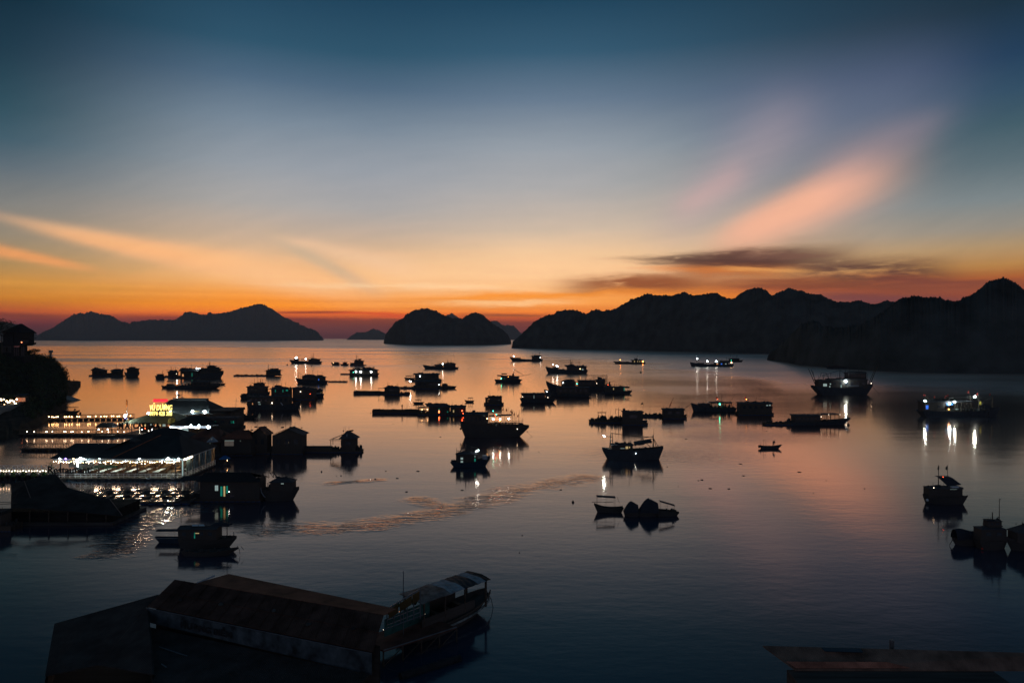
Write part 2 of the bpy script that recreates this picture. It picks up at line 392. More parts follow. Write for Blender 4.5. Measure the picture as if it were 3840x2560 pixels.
hill('low dark headland at the far left behind the villa', [(-420, 1150), (-250, 1165), (-80, 1188), (0, 1203), (30, 1207), (60, 1212), (89, 1221), (119, 1234), (134, 1246), (143, 1255), (160, 1273)], [(-420, 1276), (160, 1276.5)])
hill('long black island with a pointed peak across the bay', [(120, 1273), (146, 1252), (167, 1240), (194, 1228), (223, 1210), (253, 1192), (277, 1176), (286, 1178), (301, 1171), (316, 1174), (340, 1166), (357, 1170), (381, 1177), (411, 1179), (429, 1188), (444, 1197), (453, 1204), (471, 1207), (483, 1211), (500, 1204), (536, 1200), (560, 1196), (596, 1198), (631, 1196), (649, 1198), (665, 1190), (683, 1179), (695, 1169), (710, 1166), (741, 1175), (775, 1178), (785, 1168), (795, 1176), (851, 1170), (890, 1157), (934, 1146), (970, 1136), (995, 1144), (1028, 1160), (1061, 1185), (1105, 1204), (1150, 1225), (1183, 1236), (1205, 1257), (1214, 1273)], [(120, 1276), (1214, 1276)])
hill('small low islet between the two big islands', [(1300, 1272), (1317, 1255), (1336, 1245), (1373, 1243), (1401, 1231), (1424, 1237), (1445, 1251), (1480, 1272)], [(1300, 1273.5), (1480, 1273.5)], step=2)
hill('hazy far karst island seen in the gap', [(1600, 1180), (1640, 1184), (1668, 1181), (1691, 1175), (1712, 1184), (1740, 1200), (1800, 1215), (1841, 1202), (1864, 1201), (1888, 1218), (1925, 1220), (1944, 1237), (1958, 1248), (1980, 1264), (1990, 1272)], [(1600, 1274), (1990, 1274)], step=2)
hill('double humped karst island in the middle of the bay', [(1438, 1286), (1441, 1268), (1446, 1253), (1467, 1225), (1481, 1206), (1509, 1190), (1537, 1169), (1560, 1159), (1602, 1155), (1630, 1164), (1654, 1174), (1668, 1182), (1700, 1190), (1724, 1192), (1738, 1190), (1761, 1174), (1782, 1167), (1808, 1176), (1831, 1197), (1855, 1216), (1883, 1232), (1906, 1255), (1916, 1276), (1918, 1288)], [(1438, 1288), (1520, 1292.5), (1700, 1294), (1850, 1292.5), (1918, 1290)], step=2)
hill('long forested karst ridge closing the bay to the right', [(1918, 1303), (1923, 1280), (1951, 1254), (1980, 1226), (1998, 1207), (2022, 1193), (2050, 1180), (2078, 1174), (2087, 1165), (2125, 1160), (2162, 1161), (2185, 1170), (2199, 1174), (2227, 1160), (2237, 1157), (2255, 1163), (2293, 1160), (2316, 1149), (2349, 1132), (2368, 1120), (2396, 1111), (2419, 1102), (2438, 1099), (2452, 1105), (2489, 1104), (2527, 1105), (2545, 1097), (2569, 1094), (2592, 1103), (2630, 1105), (2653, 1097), (2686, 1095), (2704, 1107), (2737, 1118), (2756, 1116), (2765, 1104), (2789, 1090), (2817, 1080), (2850, 1075), (2873, 1085), (2893, 1106), (2928, 1091), (2955, 1079), (2981, 1082), (3008, 1088), (3034, 1099), (3079, 1101), (3101, 1117), (3136, 1128), (3180, 1130), (3198, 1126), (3220, 1122), (3242, 1128), (3264, 1137), (3295, 1135), (3326, 1124), (3353, 1128), (3400, 1150), (3500, 1190)], [(1918, 1305), (2100, 1308), (2400, 1314), (2900, 1327), (3500, 1330)], step=2.5)
hill('near wooded hill filling the right edge', [(2876, 1345), (2880, 1327), (2910, 1305), (2946, 1274), (2972, 1243), (2999, 1217), (3043, 1199), (3065, 1199), (3087, 1217), (3127, 1226), (3176, 1221), (3224, 1212), (3260, 1195), (3295, 1177), (3331, 1153), (3370, 1117), (3410, 1108), (3428, 1106), (3476, 1113), (3525, 1111), (3565, 1126), (3596, 1122), (3622, 1108), (3649, 1097), (3675, 1077), (3698, 1057), (3729, 1044), (3760, 1040), (3786, 1046), (3813, 1060), (3839, 1080), (3950, 1110), (4100, 1090), (4400, 1160)], [(2876, 1350), (2950, 1360), (3000, 1370), (3150, 1382), (3300, 1392), (3500, 1398), (3840, 1402), (4400, 1402)], step=2.5, tree=1.5)

# ------------------------------------------------------------------ materials of the things
wood = mat('weathered_wood', (0.085, 0.062, 0.045), 0.85, 0.3, 0.6, kind='planks')
dwood = mat('dark_tarred_wood', (0.065, 0.056, 0.05), 0.8, 0.3, 0.5, kind='planks')
hullm = mat('hull_paint_dark', (0.05, 0.055, 0.062), 0.6, 0.3, 0.3)
hullb = mat('hull_paint_blue', (0.025, 0.042, 0.065), 0.55, 0.3, 0.3)
hullw = mat('hull_paint_pale', (0.30, 0.31, 0.32), 0.5, 0.25, 0.3)
wallm = mat('house_boards', (0.075, 0.06, 0.05), 0.9, 0.3, 0.5, kind='planks')
wallg = mat('house_boards_green', (0.05, 0.11, 0.09), 0.8, 0.3, 0.4, kind='planks')
roofm = mat('roof_cement_sheet', (0.07, 0.068, 0.07), 0.8, 0.3, 0.4, kind='corrugated')
roofr = mat('roof_rust_sheet', (0.13, 0.055, 0.038), 0.75, 0.35, 0.35, kind='corrugated')
roofd = mat('roof_dark_sheet', (0.022, 0.024, 0.025), 0.7, 0.3, 0.4, kind='corrugated')
metal = mat('grey_steel', (0.16, 0.165, 0.17), 0.45, 0.2, 1.0, metal=0.4)
rope = mat('dark_rope', (0.05, 0.045, 0.04), 0.9)
drum = mat('blue_plastic_drum', (0.03, 0.06, 0.13), 0.5)
netm = mat('heaped_nets', (0.06, 0.06, 0.055), 1.0, 0.4, 1.2)
tarp = mat('tarpaulin', (0.03, 0.034, 0.042), 0.7, 0.3, 0.4)
tarpb = mat('blue_tarpaulin', (0.03, 0.13, 0.34), 0.6, 0.2, 0.4)
redm = mat('red_cloth', (0.42, 0.05, 0.035), 0.8, 0.2, 0.4)
concr = mat('concrete', (0.24, 0.235, 0.22), 0.9, 0.2, 0.5)
white = mat('white_paint', (0.62, 0.63, 0.62), 0.6, 0.1, 0.5)
glass = mat('dark_glass', (0.03, 0.04, 0.05), 0.12, 0.1, 1.0, spec=0.6)
rubber = mat('black_rubber', (0.025, 0.025, 0.027), 0.8)
skin = mat('skin_and_clothes', (0.07, 0.06, 0.06), 0.9)
def lampm(n, c, st): return mat(n, tuple(min(0.9, v) for v in c), 0.5, 0.0, 1.0, emit=c, estr=st)
LW = lampm('lamp_cool_white', (0.80, 0.95, 1.0), 34.0)
LB = lampm('floodlight_cool_white', (0.74, 0.95, 1.0), 260.0)
LY = lampm('lamp_warm', (1.0, 0.62, 0.28), 16.0)
LV = lampm('bulb_soft_white', (1.0, 0.82, 0.6), 8.0)
LG = lampm('lamp_green', (0.05, 0.9, 0.55), 14.0)
LR = lampm('lamp_red', (1.0, 0.10, 0.03), 14.0)
LO = lampm('lamp_orange', (1.0, 0.35, 0.06), 22.0)
LP = lampm('lamp_violet', (0.3, 0.15, 1.0), 14.0)
GG = lampm('lit_pane_green', (0.03, 0.62, 0.40), 0.24)
GW = lampm('lit_pane_pale', (0.62, 0.80, 0.72), 0.34)
GY = lampm('lit_pane_yellow', (1.0, 0.70, 0.30), 0.42)
GO = lampm('lit_pane_orange', (1.0, 0.42, 0.16), 0.7)
GB = lampm('lit_pane_blue', (0.05, 0.20, 0.9), 0.8)
NY = lampm('neon_yellow', (1.0, 0.74, 0.20), 2.6)
NR = lampm('neon_red', (1.0, 0.03, 0.06), 1.9)

class Th:
    """a thing: an Empty on the water (or ground) that parents its parts.
    unit 'px': child units are photograph pixels at that distance; else metres"""
    def __init__(s, name, label, cat, px=0, py=0, group=None, rot=0.0, unit='px', loc=None, z=0.0):
        p = Vector(loc) if loc else at(px, py, z)
        s.p = p; s.s = p.y / FP if unit == 'px' else 1.0
        s.o = bpy.data.objects.new(name, None); C.objects.link(s.o)
        s.o.location = p; s.o.rotation_euler = (0, 0, rot); s.o.scale = (s.s,) * 3
        s.o.empty_display_size = 1.0
        tag(s.o, label, cat, group)
    def part(s, name, mb, m, parent=None, label=None, smooth=False, kind=None):
        o = mb.build(name, m, parent or s.o, smooth, kind)
        if label: o['label'] = label
        return o
    # ---- kits
    def hull(s, x0, x1, zs, zm, zb, beam, bow=1, rb=None, rs=None, m=None, y=0.0, n=18, name='hull', rail=True):
        L = x1 - x0; rb = L * 0.10 if rb is None else rb; rs = L * 0.04 if rs is None else rs
        xs, xb = (x0, x1) if bow > 0 else (x1, x0); d = 1 if bow > 0 else -1
        vs = []; G = []
        for i in range(n + 1):
            t = i / n
            xg = xs + (xb - xs) * t
            xw = (xs + rs * d) + ((xb - rb * d) - (xs + rs * d)) * t
            z = zm + (zs - zm) * (1 - t) ** 3 * (1.0) + (zb - zm) * t ** 3.2
            b = beam / 2 * min(1.0, 0.72 + t * 1.1) * max(0.0, 1 - t ** 4.2) ** 0.75 + 0.25
            bw = b * (0.86 - 0.35 * t ** 2)
            ring = [(xg, -b * 0.86, z * 0.80), (xg, -b * 0.92, z), (xg, -b, z), (xw + (xg - xw) * 0.45, -(bw * 0.5 + b * 0.5), z * 0.45), (xw, -bw, 0), (xw, 0, -2),
                    (xw, bw, 0), (xw + (xg - xw) * 0.45, (bw * 0.5 + b * 0.5), z * 0.45), (xg, b, z), (xg, b * 0.92, z), (xg, b * 0.86, z * 0.80)]
            vs += [(a, q + y, c) for a, q, c in ring]; G.append((xg, -b + y, z, b))
        k = 11; fs = []
        for i in range(n):
            for j in range(k): fs.append((i * k + j, (i + 1) * k + j, (i + 1) * k + (j + 1) % k, i * k + (j + 1) % k))
        fs += [tuple(range(k)), tuple(range(n * k, n * k + k))[::-1]]
        b = MB(); b.add(vs, fs)
        h = s.part(name, b, m or hullm)
        if rail:
            r_ = MB()
            for sd in (0, 1):
                pts = [(g[0], g[1] + sd * 2 * g[3], g[2] + 0.4) for g in G]
                r_.path(pts, 0.55, 4)
            s.part('gunwale', r_, wood, h)
        return h
    def cabin(s, x0, x1, z0, ze, zr, depth, roof='gable', over=2.5, wm=None, rm=None, y=0.0, wins=(), name='cabin', slits=0, rx=None, solid=True):
        y0, y1 = y - depth / 2, y + depth / 2; th = 1.1 if s.s != 1.0 else 0.08; pw_ = 0.8 if s.s != 1.0 else 0.06
        c = None
        if solid:
            b = MB(); b.box(x0, x1, y0, y1, z0, ze)
            c = s.part(name, b, wm or wallm)
        else:
            b = MB()
            k = max(2, int((x1 - x0) / 28) + 1)
            for i in range(k):
                xx = x0 + pw_ + (x1 - x0 - 2 * pw_) * i / (k - 1)
                for yy in (y0 + pw_ * 1.2, y1 - pw_ * 1.2): b.box(xx - pw_, xx + pw_, yy - pw_, yy + pw_, z0, ze)
            b.box(x0, x1, y0, y0 + pw_, ze - 2 * pw_, ze); b.box(x0, x1, y1 - pw_, y1, ze - 2 * pw_, ze)
            c = s.part('frame', b, wood)
        r_ = MB(); X0, X1, Y0, Y1 = x0 - over, x1 + over, y0 - over, y1 + over
        def slab(pts):  # quads with thickness downwards
            n_ = len(pts); r_.add(list(pts) + [(a, q, c_ - th) for a, q, c_ in pts], [tuple(range(n_)), tuple(range(n_, 2 * n_))[::-1]] + [(i, n_ + i, n_ + (i + 1) % n_, (i + 1) % n_) for i in range(n_)])
        ym = (Y0 + Y1) / 2; ra, rb = rx or (X0, X1); e = ze + 0.15 + th
        if roof == 'gable':
            slab([(X0, Y0, e), (X1, Y0, e), (rb, ym, zr), (ra, ym, zr)]); slab([(ra, ym, zr), (rb, ym, zr), (X1, Y1, e), (X0, Y1, e)])
            if solid:
                for gx in (x0 + .3, x1 - .3): s.part('gable_end', MB().add([(gx, y0, ze), (gx, y1, ze), (gx, ym, zr - th)], [(0, 1, 2)]), wm or wallm, c)
        elif roof == 'front':      # ridge runs away from the viewer, triangle faces us
            xm = (X0 + X1) / 2 if rx is None else rx[0]
            slab([(X0, Y0, e), (xm, Y0, zr), (xm, Y1, zr), (X0, Y1, e)]); slab([(xm, Y0, zr), (X1, Y0, e), (X1, Y1, e), (xm, Y1, zr)])
            if solid: s.part('gable_end', MB().add([(x0, y0 + .3, ze), (x1, y0 + .3, ze), (xm, y0 + .3, zr - th)], [(0, 1, 2)]), wm or wallm, c)
        elif roof == 'hip':
            if rx is None: q = min((X1 - X0) * 0.35, (Y1 - Y0) / 2); ra, rb = X0 + q, X1 - q
            slab([(X0, Y0, e), (X1, Y0, e), (rb, ym, zr), (ra, ym, zr)]); slab([(ra, ym, zr), (rb, ym, zr), (X1, Y1, e), (X0, Y1, e)])
            slab([(X0, Y1, e), (X0, Y0, e), (ra, ym, zr)]); slab([(X1, Y0, e), (X1, Y1, e), (rb, ym, zr)])
        elif roof == 'shed':       # high on the left
            slab([(X0, Y0, zr), (X1, Y0, e), (X1, Y1, e), (X0, Y1, zr)])
        elif roof == 'shedr':
            slab([(X0, Y0, e), (X1, Y0, zr), (X1, Y1, zr), (X0, Y1, e)])
        else:
            r_.box(X0, X1, Y0, Y1, ze + 0.1, zr)
        s.part('roof', r_, rm or roofm)
        if s.s != 1.0 and solid and (x1 - x0) > 24:
            q = random.Random(int(x1 * 7 + z0 * 3 + x0)); a_ = MB()
            for _ in range(q.choice((2, 3, 4))):
                xx = q.uniform(x0 + 3, x1 - 3); hh = q.uniform(5, 20); a_ = MB().bar((xx, y, ze), (xx + q.uniform(-1.5, 1.5), y, zr + hh), 0.5, 4); s.part('roof_pole', a_, wood)
            g_ = MB()
            for _ in range(8):
                xx = q.uniform(x0 + 4, x1 - 4); yy = y - depth * 0.1; k_ = q.uniform(1.4, 4.2)
                g_.ball((xx, yy, zr - 0.6), k_, 6, 4, 0.7, 0.25) if q.random() < 0.5 else g_.box(xx - k_, xx + k_, yy - k_, yy + k_, zr - 1.5, zr + k_ * 0.7)
            s.part('roof_load', g_, netm, kind='stuff')
        for wn in wins: s.win(*wn, y=y0, parent=c)
        for i in range(slits):
            xx = x0 + (x1 - x0) * (i + 0.7) / (slits + 0.4)
            s.win(xx, z0 + (ze - z0) * 0.62, (x1 - x0) / (slits * 2.6), (ze - z0) * 0.3, glass, y=y0, parent=c)
        return c
    def win(s, x, z, w_, h_, m, y=0.0, parent=None, name='window'):
        f = MB(); t = 0.5
        f.box(x - w_ / 2 - t, x + w_ / 2 + t, y - 0.5, y - 0.05, z - h_ / 2 - t, z - h_ / 2); f.box(x - w_ / 2 - t, x + w_ / 2 + t, y - 0.5, y - 0.05, z + h_ / 2, z + h_ / 2 + t)
        f.box(x - w_ / 2 - t, x - w_ / 2, y - 0.5, y - 0.05, z - h_ / 2, z + h_ / 2); f.box(x + w_ / 2, x + w_ / 2 + t, y - 0.5, y - 0.05, z - h_ / 2, z + h_ / 2)
        f.box(x - 0.18, x + 0.18, y - 0.42, y - 0.05, z - h_ / 2, z + h_ / 2)
        fo = s.part(name, f, dwood)
        if parent: fo.parent = parent
        s.part('pane', MB().box(x - w_ / 2, x + w_ / 2, y - 0.25, y - 0.08, z - h_ / 2, z + h_ / 2), m, fo if not parent else parent)
    def lamp(s, x, z, m=None, r=2.2, y=-6.0, name='lamp'):
        s.part(name, MB().ball((x, y, z), r * (0.74 if s.s != 1.0 else 1.0), 8, 6), m or LW, smooth=True)
    def mast(s, x, z0, z1, r=0.7, y=0.0, name='mast', x1=None):
        s.part(name, MB().bar((x, y, z0), (x if x1 is None else x1, y, z1), r * 1.3, 6, r * 0.8), wood)
    def rig(s, segs, r=0.35, name='rigging', m=None, y=0.0):
        b = MB()
        for (a, c), (d, e) in segs: b.bar((a, y, c), (d, y, e), r * 1.5, 4)
        s.part(name, b, m or rope)
    def flag(s, x, z, w_=5, h_=9, m=None, y=0.0, pole=8):
        p = s.part('flagpole', MB().bar((x, y, z - pole), (x, y, z + h_ * 0.6), 0.45, 5), wood)
        b = MB(); n = 5; vs = []
        for i in range(n + 1):
            t = i / n
            for k in (0, 1): vs.append((x - w_ * t, y + math.sin(t * 5) * 0.9, z + (h_ / 2 if k else -h_ / 2) * (1 - 0.45 * t) - t * 2.5))
        vs += [(a, q + 0.25, c) for a, q, c in vs]; o = 2 * (n + 1)
        fs = [(2 * i, 2 * i + 2, 2 * i + 3, 2 * i + 1) for i in range(n)] + [(o + 2 * i, o + 2 * i + 1, o + 2 * i + 3, o + 2 * i + 2) for i in range(n)]
        b.add(vs, fs); s.part('flag', b, m or redm, p)
    def gear(s, x0, x1, z, h, depth, n=12, name='deck_gear', m=None, y=0.0, seed=1):
        q = random.Random(seed * 131 + int(x1)); b = MB()
        for i in range(n):
            x = q.uniform(x0, x1); yy = y + q.uniform(-depth / 2, depth / 2); hh = h * q.uniform(0.3, 1.0); w_ = q.uniform(1.5, 4.5); k = q.random()
            if k < 0.4: b.box(x - w_, x + w_, yy - w_ * 0.7, yy + w_ * 0.7, z, z + hh * 0.7)
            elif k < 0.65: b.cyl((x, yy), w_ * 0.7, z, z + hh * 0.8, 7)
            elif k < 0.88: b.ball((x, yy, z), w_ * 1.3, 7, 4, 0.55 * hh / max(1.0, w_), 0.25)
            else: b.bar((x, yy, z), (x + q.uniform(-5, 5), yy, z + hh * 1.6), 0.4, 4)
        s.part(name, b, m or netm, kind='stuff')
    def raft(s, x0, x1, z=4.0, depth=26.0, n=None, y=0.0, gear=4.0, seed=2, rail=False):
        b = MB(); L = x1 - x0
        for yy in (y - depth / 2, y - depth / 6, y + depth / 6, y + depth / 2): b.box(x0, x1, yy - 1.3, yy + 1.3, min(0.8, z - 1.4), z + 0.2)
        k = max(2, int(L / 14))
        for i in range(k + 1):
            xx = x0 + 1.2 + (L - 2.4) * i / k; b.box(xx - 1.1, xx + 1.1, y - depth / 2 - 2, y + depth / 2 + 2, z + 0.25, z + 1.2)
        s.part('walkway_frame', b, wood)
        n = n or max(3, int(L / 13))
        for i in range(n):
            xx = x0 + L * (i + 0.5) / n; h_ = L / n * 0.42
            s.part('float_drum', MB().bar((xx - h_, y - depth / 2 + 0.5, 0.6), (xx + h_, y - depth / 2 - 0.8, 0.4), 1.9, 8), drum)
        if gear: s.gear(x0 + 2, x1 - 2, z + 0.6, gear, depth * 0.8, max(4, int(L / 6)), 'stacked_gear', y=y, seed=seed)
        if rail:
            r_ = MB(); r_.bar((x0, y - depth / 2, z + 9), (x1, y - depth / 2, z + 9), 0.4, 4)
            for i in range(int(L / 12) + 1): r_.bar((x0 + i * 12, y - depth / 2, z), (x0 + i * 12, y - depth / 2, z + 9), 0.4, 4)
            s.part('railing', r_, wood)
    def awning(s, x0, x1, z0, z1, zt, depth, m=None, y=0.0, tilt=0.0, curve=1.5):
        f = MB()
        for xx in (x0 + 1, (x0 + x1) / 2, x1 - 1):
            for yy in (y - depth / 2 + 0.5, y + depth / 2 - 0.5):
                f.bar((xx, yy, z0), (xx, yy, zt + tilt * (xx - x0) / (x1 - x0) - 0.4), 0.42, 5)
        f.bar((x0, y - depth / 2, zt - 0.5), (x1, y - depth / 2, zt + tilt - 0.5), 0.4, 4)
        fr_ = s.part('awning_frame', f, wood)
        n = 8; vs = []
        for i in range(n + 1):
            t = i / n; x = x0 - 1 + (x1 - x0 + 2) * t
            for k in range(5):
                u = k / 4; vs.append((x, y + (u - 0.5) * (depth + 2), zt + tilt * t + curve * math.sin(u * math.pi) - 0.4 * abs(math.sin(t * 9.4))))
        m_ = len(vs); vs += [(a, q, c - 0.7) for a, q, c in vs]
        fs = [(i * 5 + k, (i + 1) * 5 + k, (i + 1) * 5 + k + 1, i * 5 + k + 1) for i in range(n) for k in range(4)]
        fs += [tuple(m_ + v for v in f_[::-1]) for f_ in fs]
        fs += [(i * 5, i * 5 + m_, (i + 1) * 5 + m_, (i + 1) * 5) for i in range(n)] + [(i * 5 + 4, (i + 1) * 5 + 4, (i + 1) * 5 + 4 + m_, i * 5 + 4 + m_) for i in range(n)]
        fs += [(k, k + 1, k + 1 + m_, k + m_) for k in range(4)] + [(n * 5 + k, n * 5 + k + m_, n * 5 + k + 1 + m_, n * 5 + k + 1) for k in range(4)]
        s.part('awning', MB().add(vs, fs), m or tarp, fr_)

# people: one continuous skinned body
def person(label, loc, h=1.65, yaw=0.0, sit=False, group=None):
    k = h / 1.7
    hip = 0.92 if not sit else 0.45
    V = [(0, 0, hip), (0, 0, hip + 0.25), (0, 0, hip + 0.48), (0, 0.0, hip + 0.58), (0, -0.01, hip + 0.70),
         (-0.19, 0, hip + 0.46), (-0.25, -0.05, hip + 0.2), (-0.22, -0.2, hip + 0.02), (0.19, 0, hip + 0.46), (0.25, -0.05, hip + 0.2), (0.22, -0.2, hip + 0.02)]
    Ra = [0.14, 0.12, 0.14, 0.055, 0.105, 0.06, 0.045, 0.035, 0.06, 0.045, 0.035]
    E = [(0, 1), (1, 2), (2, 3), (3, 4), (2, 5), (5, 6), (6, 7), (2, 8), (8, 9), (9, 10)]
    for sx in (-1, 1):
        a = len(V)
        if sit: V += [(sx * 0.09, -0.42, hip + 0.02), (sx * 0.10, -0.42, 0.06), (sx * 0.10, -0.55, 0.03)]
        else: V += [(sx * 0.10, 0.0, 0.48), (sx * 0.10, 0.02, 0.07), (sx * 0.10, -0.12, 0.03)]
        Ra += [0.07, 0.045, 0.04]; E += [(0, a), (a, a + 1), (a + 1, a + 2)]
    me = bpy.data.meshes.new('person'); me.from_pydata([tuple(c * k for c in v) for v in V], E, []); me.update()
    o = bpy.data.objects.new('person', me); C.objects.link(o); me.materials.append(skin)
    md = o.modifiers.new('Skin', 'SKIN')
    if not me.skin_vertices:
        bpy.context.view_layer.objects.active = o
    sv = me.skin_vertices[0].data if me.skin_vertices else None
    if sv:
        for i, r_ in enumerate(Ra): sv[i].radius = (r_ * k, r_ * k)
        sv[0].use_root = True
    o.modifiers.new('Sub', 'SUBSURF').levels = 1
    o.location = loc; o.rotation_euler = (0, 0, yaw)
    tag(o, label, 'person', group)
    return o

def text_mesh(txt, size, ext, m, name='lettering', shear=0.0, bold=0.0, align='CENTER'):
    cu = bpy.data.curves.new(name, 'FONT'); cu.body = txt; cu.size = size; cu.extrude = ext; cu.align_x = align
    cu.shear = shear; cu.offset = bold; cu.resolution_u = 3
    t = bpy.data.objects.new(name, cu); C.objects.link(t)
    bpy.context.view_layer.update()
    dg = bpy.context.evaluated_depsgraph_get()
    me = bpy.data.meshes.new_from_object(t.evaluated_get(dg))
    bpy.data.objects.remove(t)
    me.name = name; me.materials.clear(); me.materials.append(m)
    o = bpy.data.objects.new(name, me); C.objects.link(o)
    o.rotation_euler = (math.radians(90), 0, 0)
    return o, me

def fit_text(o, me, x, y, z, w_, h_):
    """place upright text so that its box is centred on x and stands on z with width and height"""
    xs = [v.co.x for v in me.vertices]; ys = [v.co.y for v in me.vertices]
    a, b, c, d = min(xs), max(xs), min(ys), max(ys)
    sx, sy = w_ / (b - a), h_ / (d - c)
    for v in me.vertices:
        v.co.x = (v.co.x - (a + b) / 2) * sx; v.co.y = (v.co.y - c) * sy
    o.location = (x, y, z)

# ================================================================== boats and floating houses, far to near
G_FISH = 'fishing boats moored in the bay'; G_HOUSE = 'floating houses in the bay'; G_BUOY = 'mooring buoys on the water'

# --- far row
t = Th('fishing_boat', 'far boat with two bright white lamp bars left of centre, near the long island', 'fishing boat', 1146, 1363, G_FISH)
t.hull(-60, 60, 7, 6, 14, 22, -1, 8, 4)
t.cabin(-42, -28, 9, 16, 18.5, 14, 'flat', 2)
t.cabin(12, 52, 6, 15, 18, 16, 'gable', 3, slits=2)
t.awning(-14, 14, 6, 0, 16, 14)
t.gear(-30, 8, 6, 5, 12, 10, seed=3); t.mast(29, 16, 40, 0.7)
t.lamp(-36, 22, LW, 2.6); t.lamp(-31, 22, LW, 2.6); t.lamp(2, 17, LW, 2.8); t.lamp(18, 16, LY, 1.8); t.lamp(29, 15, LY, 2.0); t.lamp(43, 11, LW, 1.6)

t = Th('fishing_boat', 'small far boat with a humped canopy, left end of a three piece raft', 'fishing boat', 1258, 1369, G_FISH)
t.hull(-16, 16, 5, 5, 11, 10, -1, 4, 2); t.cabin(-8, 12, 4, 9, 12, 8, 'hip', 2); t.lamp(-6, 9, LY, 0.9)
t = Th('fishing_boat', 'little far boat with a mast between canopy boat and hut raft', 'fishing boat', 1293, 1370, G_FISH)
t.hull(-16, 16, 5, 4, 6, 10, 1, 3, 2); t.cabin(-6, 7, 4, 11, 12.5, 8, 'flat', 2); t.mast(0, 12, 20, 0.5)
t = Th('houseboat', 'far boxy hut with a signboard on its roof on a raft', 'houseboat', 1344, 1371, G_HOUSE)
t.raft(-30, 26, 3, 16, gear=3); t.cabin(-14, 18, 4, 18, 20.5, 14, 'shed', 4, slits=2); t.cabin(-29, -16, 3, 9, 11, 12, 'flat', 1)
t.mast(-8, 18, 42, 0.6); t.part('signboard', MB().box(0, 12, -1, 0, 22.5, 26), dwood)

t = Th('fishing_boat', 'far boat with bow lamp and a long open deck, nearest to the middle island', 'fishing boat', 1974, 1354, G_FISH)
t.hull(-62, 62, 7, 5, 16, 20, -1, 9, 4); t.cabin(20, 54, 6, 18, 20.5, 14, 'gable', 3, slits=3); t.cabin(-42, -22, 7, 11, 13, 10, 'flat', 1)
t.part('awning', MB().box(8, 24, -6, 6, 17.5, 18.4), tarp); t.mast(24, 18, 31, 0.6); t.mast(34, 18, 30, 0.4)
t.gear(-20, 16, 5, 3.5, 10, 12, seed=5); t.lamp(-47, 19, LW, 2.0); t.lamp(52, 14, LW, 1.8)

t = Th('fishing_boat', 'low far boat strung with hut, deck cargo and two white lamps, centre left', 'fishing boat', 1654, 1383, G_FISH)
t.hull(-68, 66, 6, 6, 15, 24, -1, 8, 4); t.cabin(10, 54, 7, 20, 23, 16, 'shed', 2, slits=3); t.cabin(-22, 6, 6, 13, 17, 14, 'gable', 3)
t.gear(-52, -24, 6, 9, 14, 12, seed=6); t.mast(24, 22, 36, 0.7); t.mast(-34, 8, 20, 0.5)
t.lamp(7, 19, LW, 2.0); t.lamp(50, 13, LW, 2.6); t.lamp(17, 14, LV, 1.4); t.lamp(37, 12, LV, 1.4)

t = Th('fishing_boat', 'far boat with an orange lamp at its right end before the forested ridge', 'fishing boat', 2360, 1364, G_FISH)
t.hull(-59, 60, 6, 5, 9, 20, -1, 8, 5); t.cabin(10, 46, 5, 13, 15.5, 14, 'gable', 4, wins=[(18, 9, 3, 6, GY), (30, 9, 2.4, 5, GY), (38, 9, 2.4, 5, GY)])
t.cabin(22, 30, 15, 19, 20.5, 8, 'flat', 1); t.mast(26, 20, 27, 0.5); t.gear(-52, 0, 5, 6, 12, 14, seed=7)
t.lamp(-35, 15, LO, 1.9); t.lamp(49, 9, LO, 2.8); t.lamp(39, 8, LW, 1.5); t.lamp(25, 8, LV, 1.2)

t = Th('fishing_boat', 'wide far boat with four white lamps casting long streaks before the ridge', 'fishing boat', 2669, 1375, G_FISH)
t.hull(-81, 81, 10, 7, 17, 26, -1, 5, 5); t.cabin(10, 60, 7, 15, 18, 18, 'gable', 3, wins=[(18, 11, 6, 4, GO), (34, 11, 5, 4, GB), (50, 11, 5, 4, GW)])
t.cabin(-50, -30, 8, 13, 15, 12, 'flat', 2); t.mast(-56, 10, 33, 0.6); t.mast(-18, 8, 24, 0.6); t.gear(-30, 8, 7, 6, 16, 12, seed=8)
t.lamp(-56, 31, LW, 3.0); t.lamp(-18, 21, LW, 3.2); t.lamp(15, 21, LW, 3.4); t.lamp(30, 14, LV, 1.8); t.lamp(72, 16, LY, 2.6)
t = Th('fishing_boat', 'unlit far boat half hidden behind the four lamp boat', 'fishing boat', 2745, 1357, G_FISH)
t.hull(-48, 42, 5, 4, 7, 20, 1, 6, 4); t.cabin(-10, 26, 4, 10, 12, 12, 'flat', 2, slits=3); t.mast(-10, 9, 18, 0.5); t.lamp(-4, 6, LG, 0.9)
t = Th('barge', 'dark unlit barge close under the right hand hill', 'barge', 3175, 1383)
t.hull(-78, 60, 9, 7, 9, 22, -1, 6, 4); t.cabin(-70, -30, 7, 12, 13.5, 14, 'flat', 1); t.cabin(10, 40, 7, 13, 15, 14, 'flat', 1, slits=2); t.gear(-28, 56, 6, 5, 12, 14, seed=9); t.lamp(38, 8, LW, 1.2)

